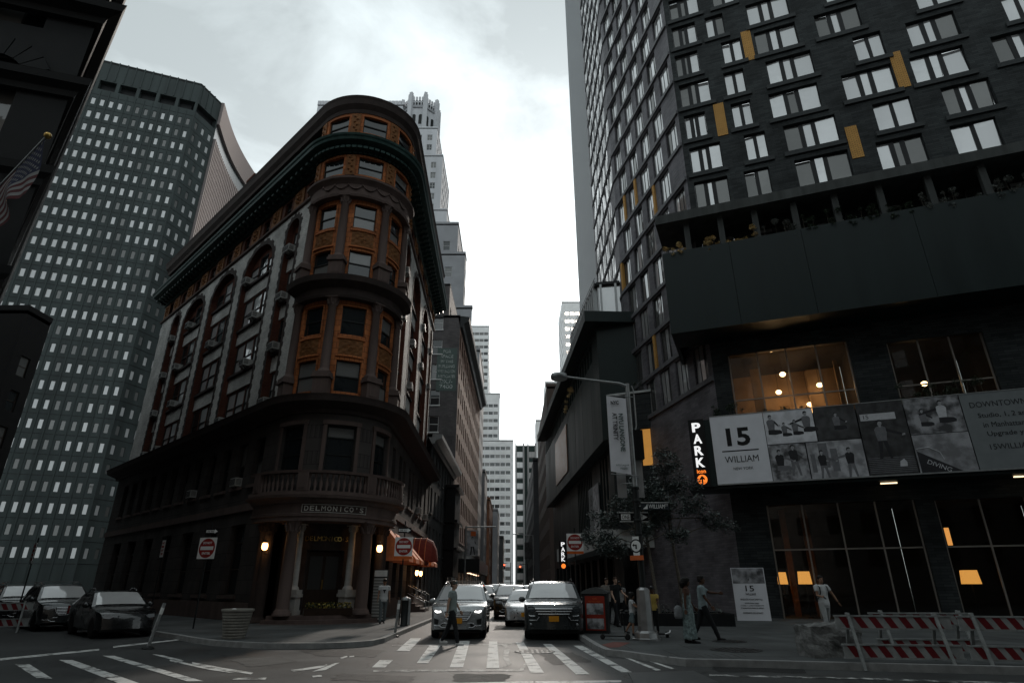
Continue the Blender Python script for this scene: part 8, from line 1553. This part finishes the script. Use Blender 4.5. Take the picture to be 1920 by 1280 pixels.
X, Y = gnd(1158, 1174, KERB); t, J, sc, hd_ = person('person all in black pushing a light scooter handle on the right pavement', X, Y, R(30), 1.80, ((.22, .1), (-.2, .2)), ((.15, .1, .5), (.45, .22, .6)), 'light', black_t, black_j, signk, 'short', hairb, .6, turn=-.3); delsub(t)
def scooter(label, x, y, rz, H, L=0.62):
    t = thing('kick_scooter', label, 'scooter', (x, y, KERB), rz); b = MB(); b.box(-.07, .07, 0, L, .085, .11); b.build('deck', signk, t)
    for yy, r in ((-.08, .085), (L+.04, .07)): q = MB(); q.lathe([(r*.5, -.02), (r, -.02), (r, .02), (r*.5, .02)], n=16); w_ = q.build('wheel', tyrem, t, (0, yy, r)); w_.rotation_euler = (0, math.pi/2, 0)
    b = MB(); b.tube([(0, -.08, .10), (0, -.02, .18), (0, .05, H)], .018, 8); b.build('stem', blkpaint, t); b = MB(); b.tube([(-.22, .05, H), (.22, .05, H)], .015, 8); b.build('handlebar', steel, t); b = MB(); b.bar((0, 0, .12), (0, -.05, .2), .05); b.build('fork', steel, t); return t
X, Y = gnd(1172, 1199, KERB); scooter('dark kick scooter ridden by the small child at the kerb', X, Y, R(70), 0.80)
t, *_ = person('small child with curly hair in white shirt standing on a scooter', X+.28, Y+.1, R(70), 1.14, ((.05, .08), (-.28, .3)), ((.75, .12, .4), (.75, .12, .4)), 'tan', white_t, mat('shorts_denim', (0.13, 0.17, 0.18), 0.85, 0.2, 14), signk, 'curly', hairk, .6, shorts=True, child=True, turn=.5, z=KERB+.11); delsub(t)
X, Y = gnd(1230, 1194, KERB); t, *_ = person('child in yellow tee and dark cap riding a balance board', X, Y, R(-25), 1.30, ((.1, .1), (-.1, .1)), ((.5, .12, .9), (.45, .12, .9)), 'dark', yel, black_j, signk, 'short', hairk, .5, cap=(signk, -1), child=True, z=KERB+.12); delsub(t)
t = thing('balance_board', 'two wheeled balance board under the child in yellow', 'balance board', (X, Y-.03, KERB), R(-12)); b = MB(); b.box(-.28, .28, -.09, .09, .08, .115); b.build('deck', signk, t)
for sx in (-.34, .34): q = MB(); q.lathe([(.03, -.045), (.085, -.045), (.085, .045), (.03, .045)], n=16); w_ = q.build('wheel', tyrem, t, (sx, 0, .085)); w_.rotation_euler = (0, math.pi/2, 0); q = MB(); q.tube([(sx*.8, -.09, .10), (sx*1.2, -.09, .13), (sx*1.3, 0, .19)], .03, 6); q.build('fender', steel, t)
X, Y = gnd(1296, 1205, KERB); t, J, sc, hd_ = person('woman in a long patterned sleeveless dress carrying a small backpack', X, Y, R(75), 1.68, ((.12, .05), (-.1, .1)), ((-.15, .10, .1), (.25, .10, .3)), 'dark', None, None, signk, 'long', hairk, dress=dressm, female=True); delsub(t)
b = MB(); loft(b, [(0, 0, 0, .10, .06), (0, 0, .06, .13, .08), (0, 0, .26, .12, .08), (0, 0, .34, .06, .05)]); me = fuse(b, .015, 3); me.materials.append(mat('bag_silver', (0.20, 0.21, 0.22), 0.35, 0.3, 9)); bg = thing('backpack', 'small shiny backpack held at the woman\'s side', 'bag', (X-.30, Y-.10, KERB+.62), R(10)); obj('sack', me, bg); b = MB(); b.tube([(-.06, 0, .32), (-.02, .0, .48), (.06, 0, .32)], .012, 6); b.build('strap', signk, bg)
X, Y = gnd(1325, 1199, KERB); t, J, sc, hd_ = person('man in short sleeved denim shirt and dark jeans pointing ahead', X, Y, R(78), 1.82, ((.42, .05), (-.32, .18)), ((.25, .10, .35), (1.05, .10, .45)), 'dark', denim, black_j, signk, 'short', hairk, .75); delsub(t)
X, Y = gnd(1556, 1190, KERB); t, J, sc, hd_ = person('man in white tee and pale jeans with backpack walking behind the barricade', X, Y, R(5), 1.78, ((.2, .12), (-.2, .3)), ((.25, .1, 1.2), (.15, .55, .15)), 'tan', white_t, mat('jean_pale', (0.38, 0.39, 0.39), 0.85, 0.1, 10), white_s, 'short', hairk, .55); delsub(t)
q = MB(); loft(q, [(0, .20, .98, .13, .06), (0, .21, 1.05, .15, .09), (0, .21, 1.35, .145, .09), (0, .19, 1.45, .09, .05)]); me = fuse(q, .016, 3); me.materials.append(signk); bp_ = thing('rucksack', 'black rucksack worn by the man in white behind the barricade', 'bag', tuple(t.location), R(5)); obj('sack', me, bp_)
for sx in (-1, 1): q = MB(); q.tube([(sx*.12, .14, 1.40), (sx*.125, .02, 1.51), (sx*.13, -.125, 1.42), (sx*.14, -.14, 1.25), (sx*.17, -.02, 1.08), (sx*.14, .14, 1.04)], .02, 6, sq=.5); q.build('strap', signk, bp_)
q = MB(); q.box(-.035, .035, -.006, .006, -.07, .07); ph = thing('phone', 'dark phone held by the man in the white tee', 'phone', (t.location.x-.16, t.location.y-.42, KERB+1.12), R(20)); o = q.build('screen', signk, ph); o.rotation_euler = (R(-50), 0, 0)
bpy.data.scenes.remove(TMP)
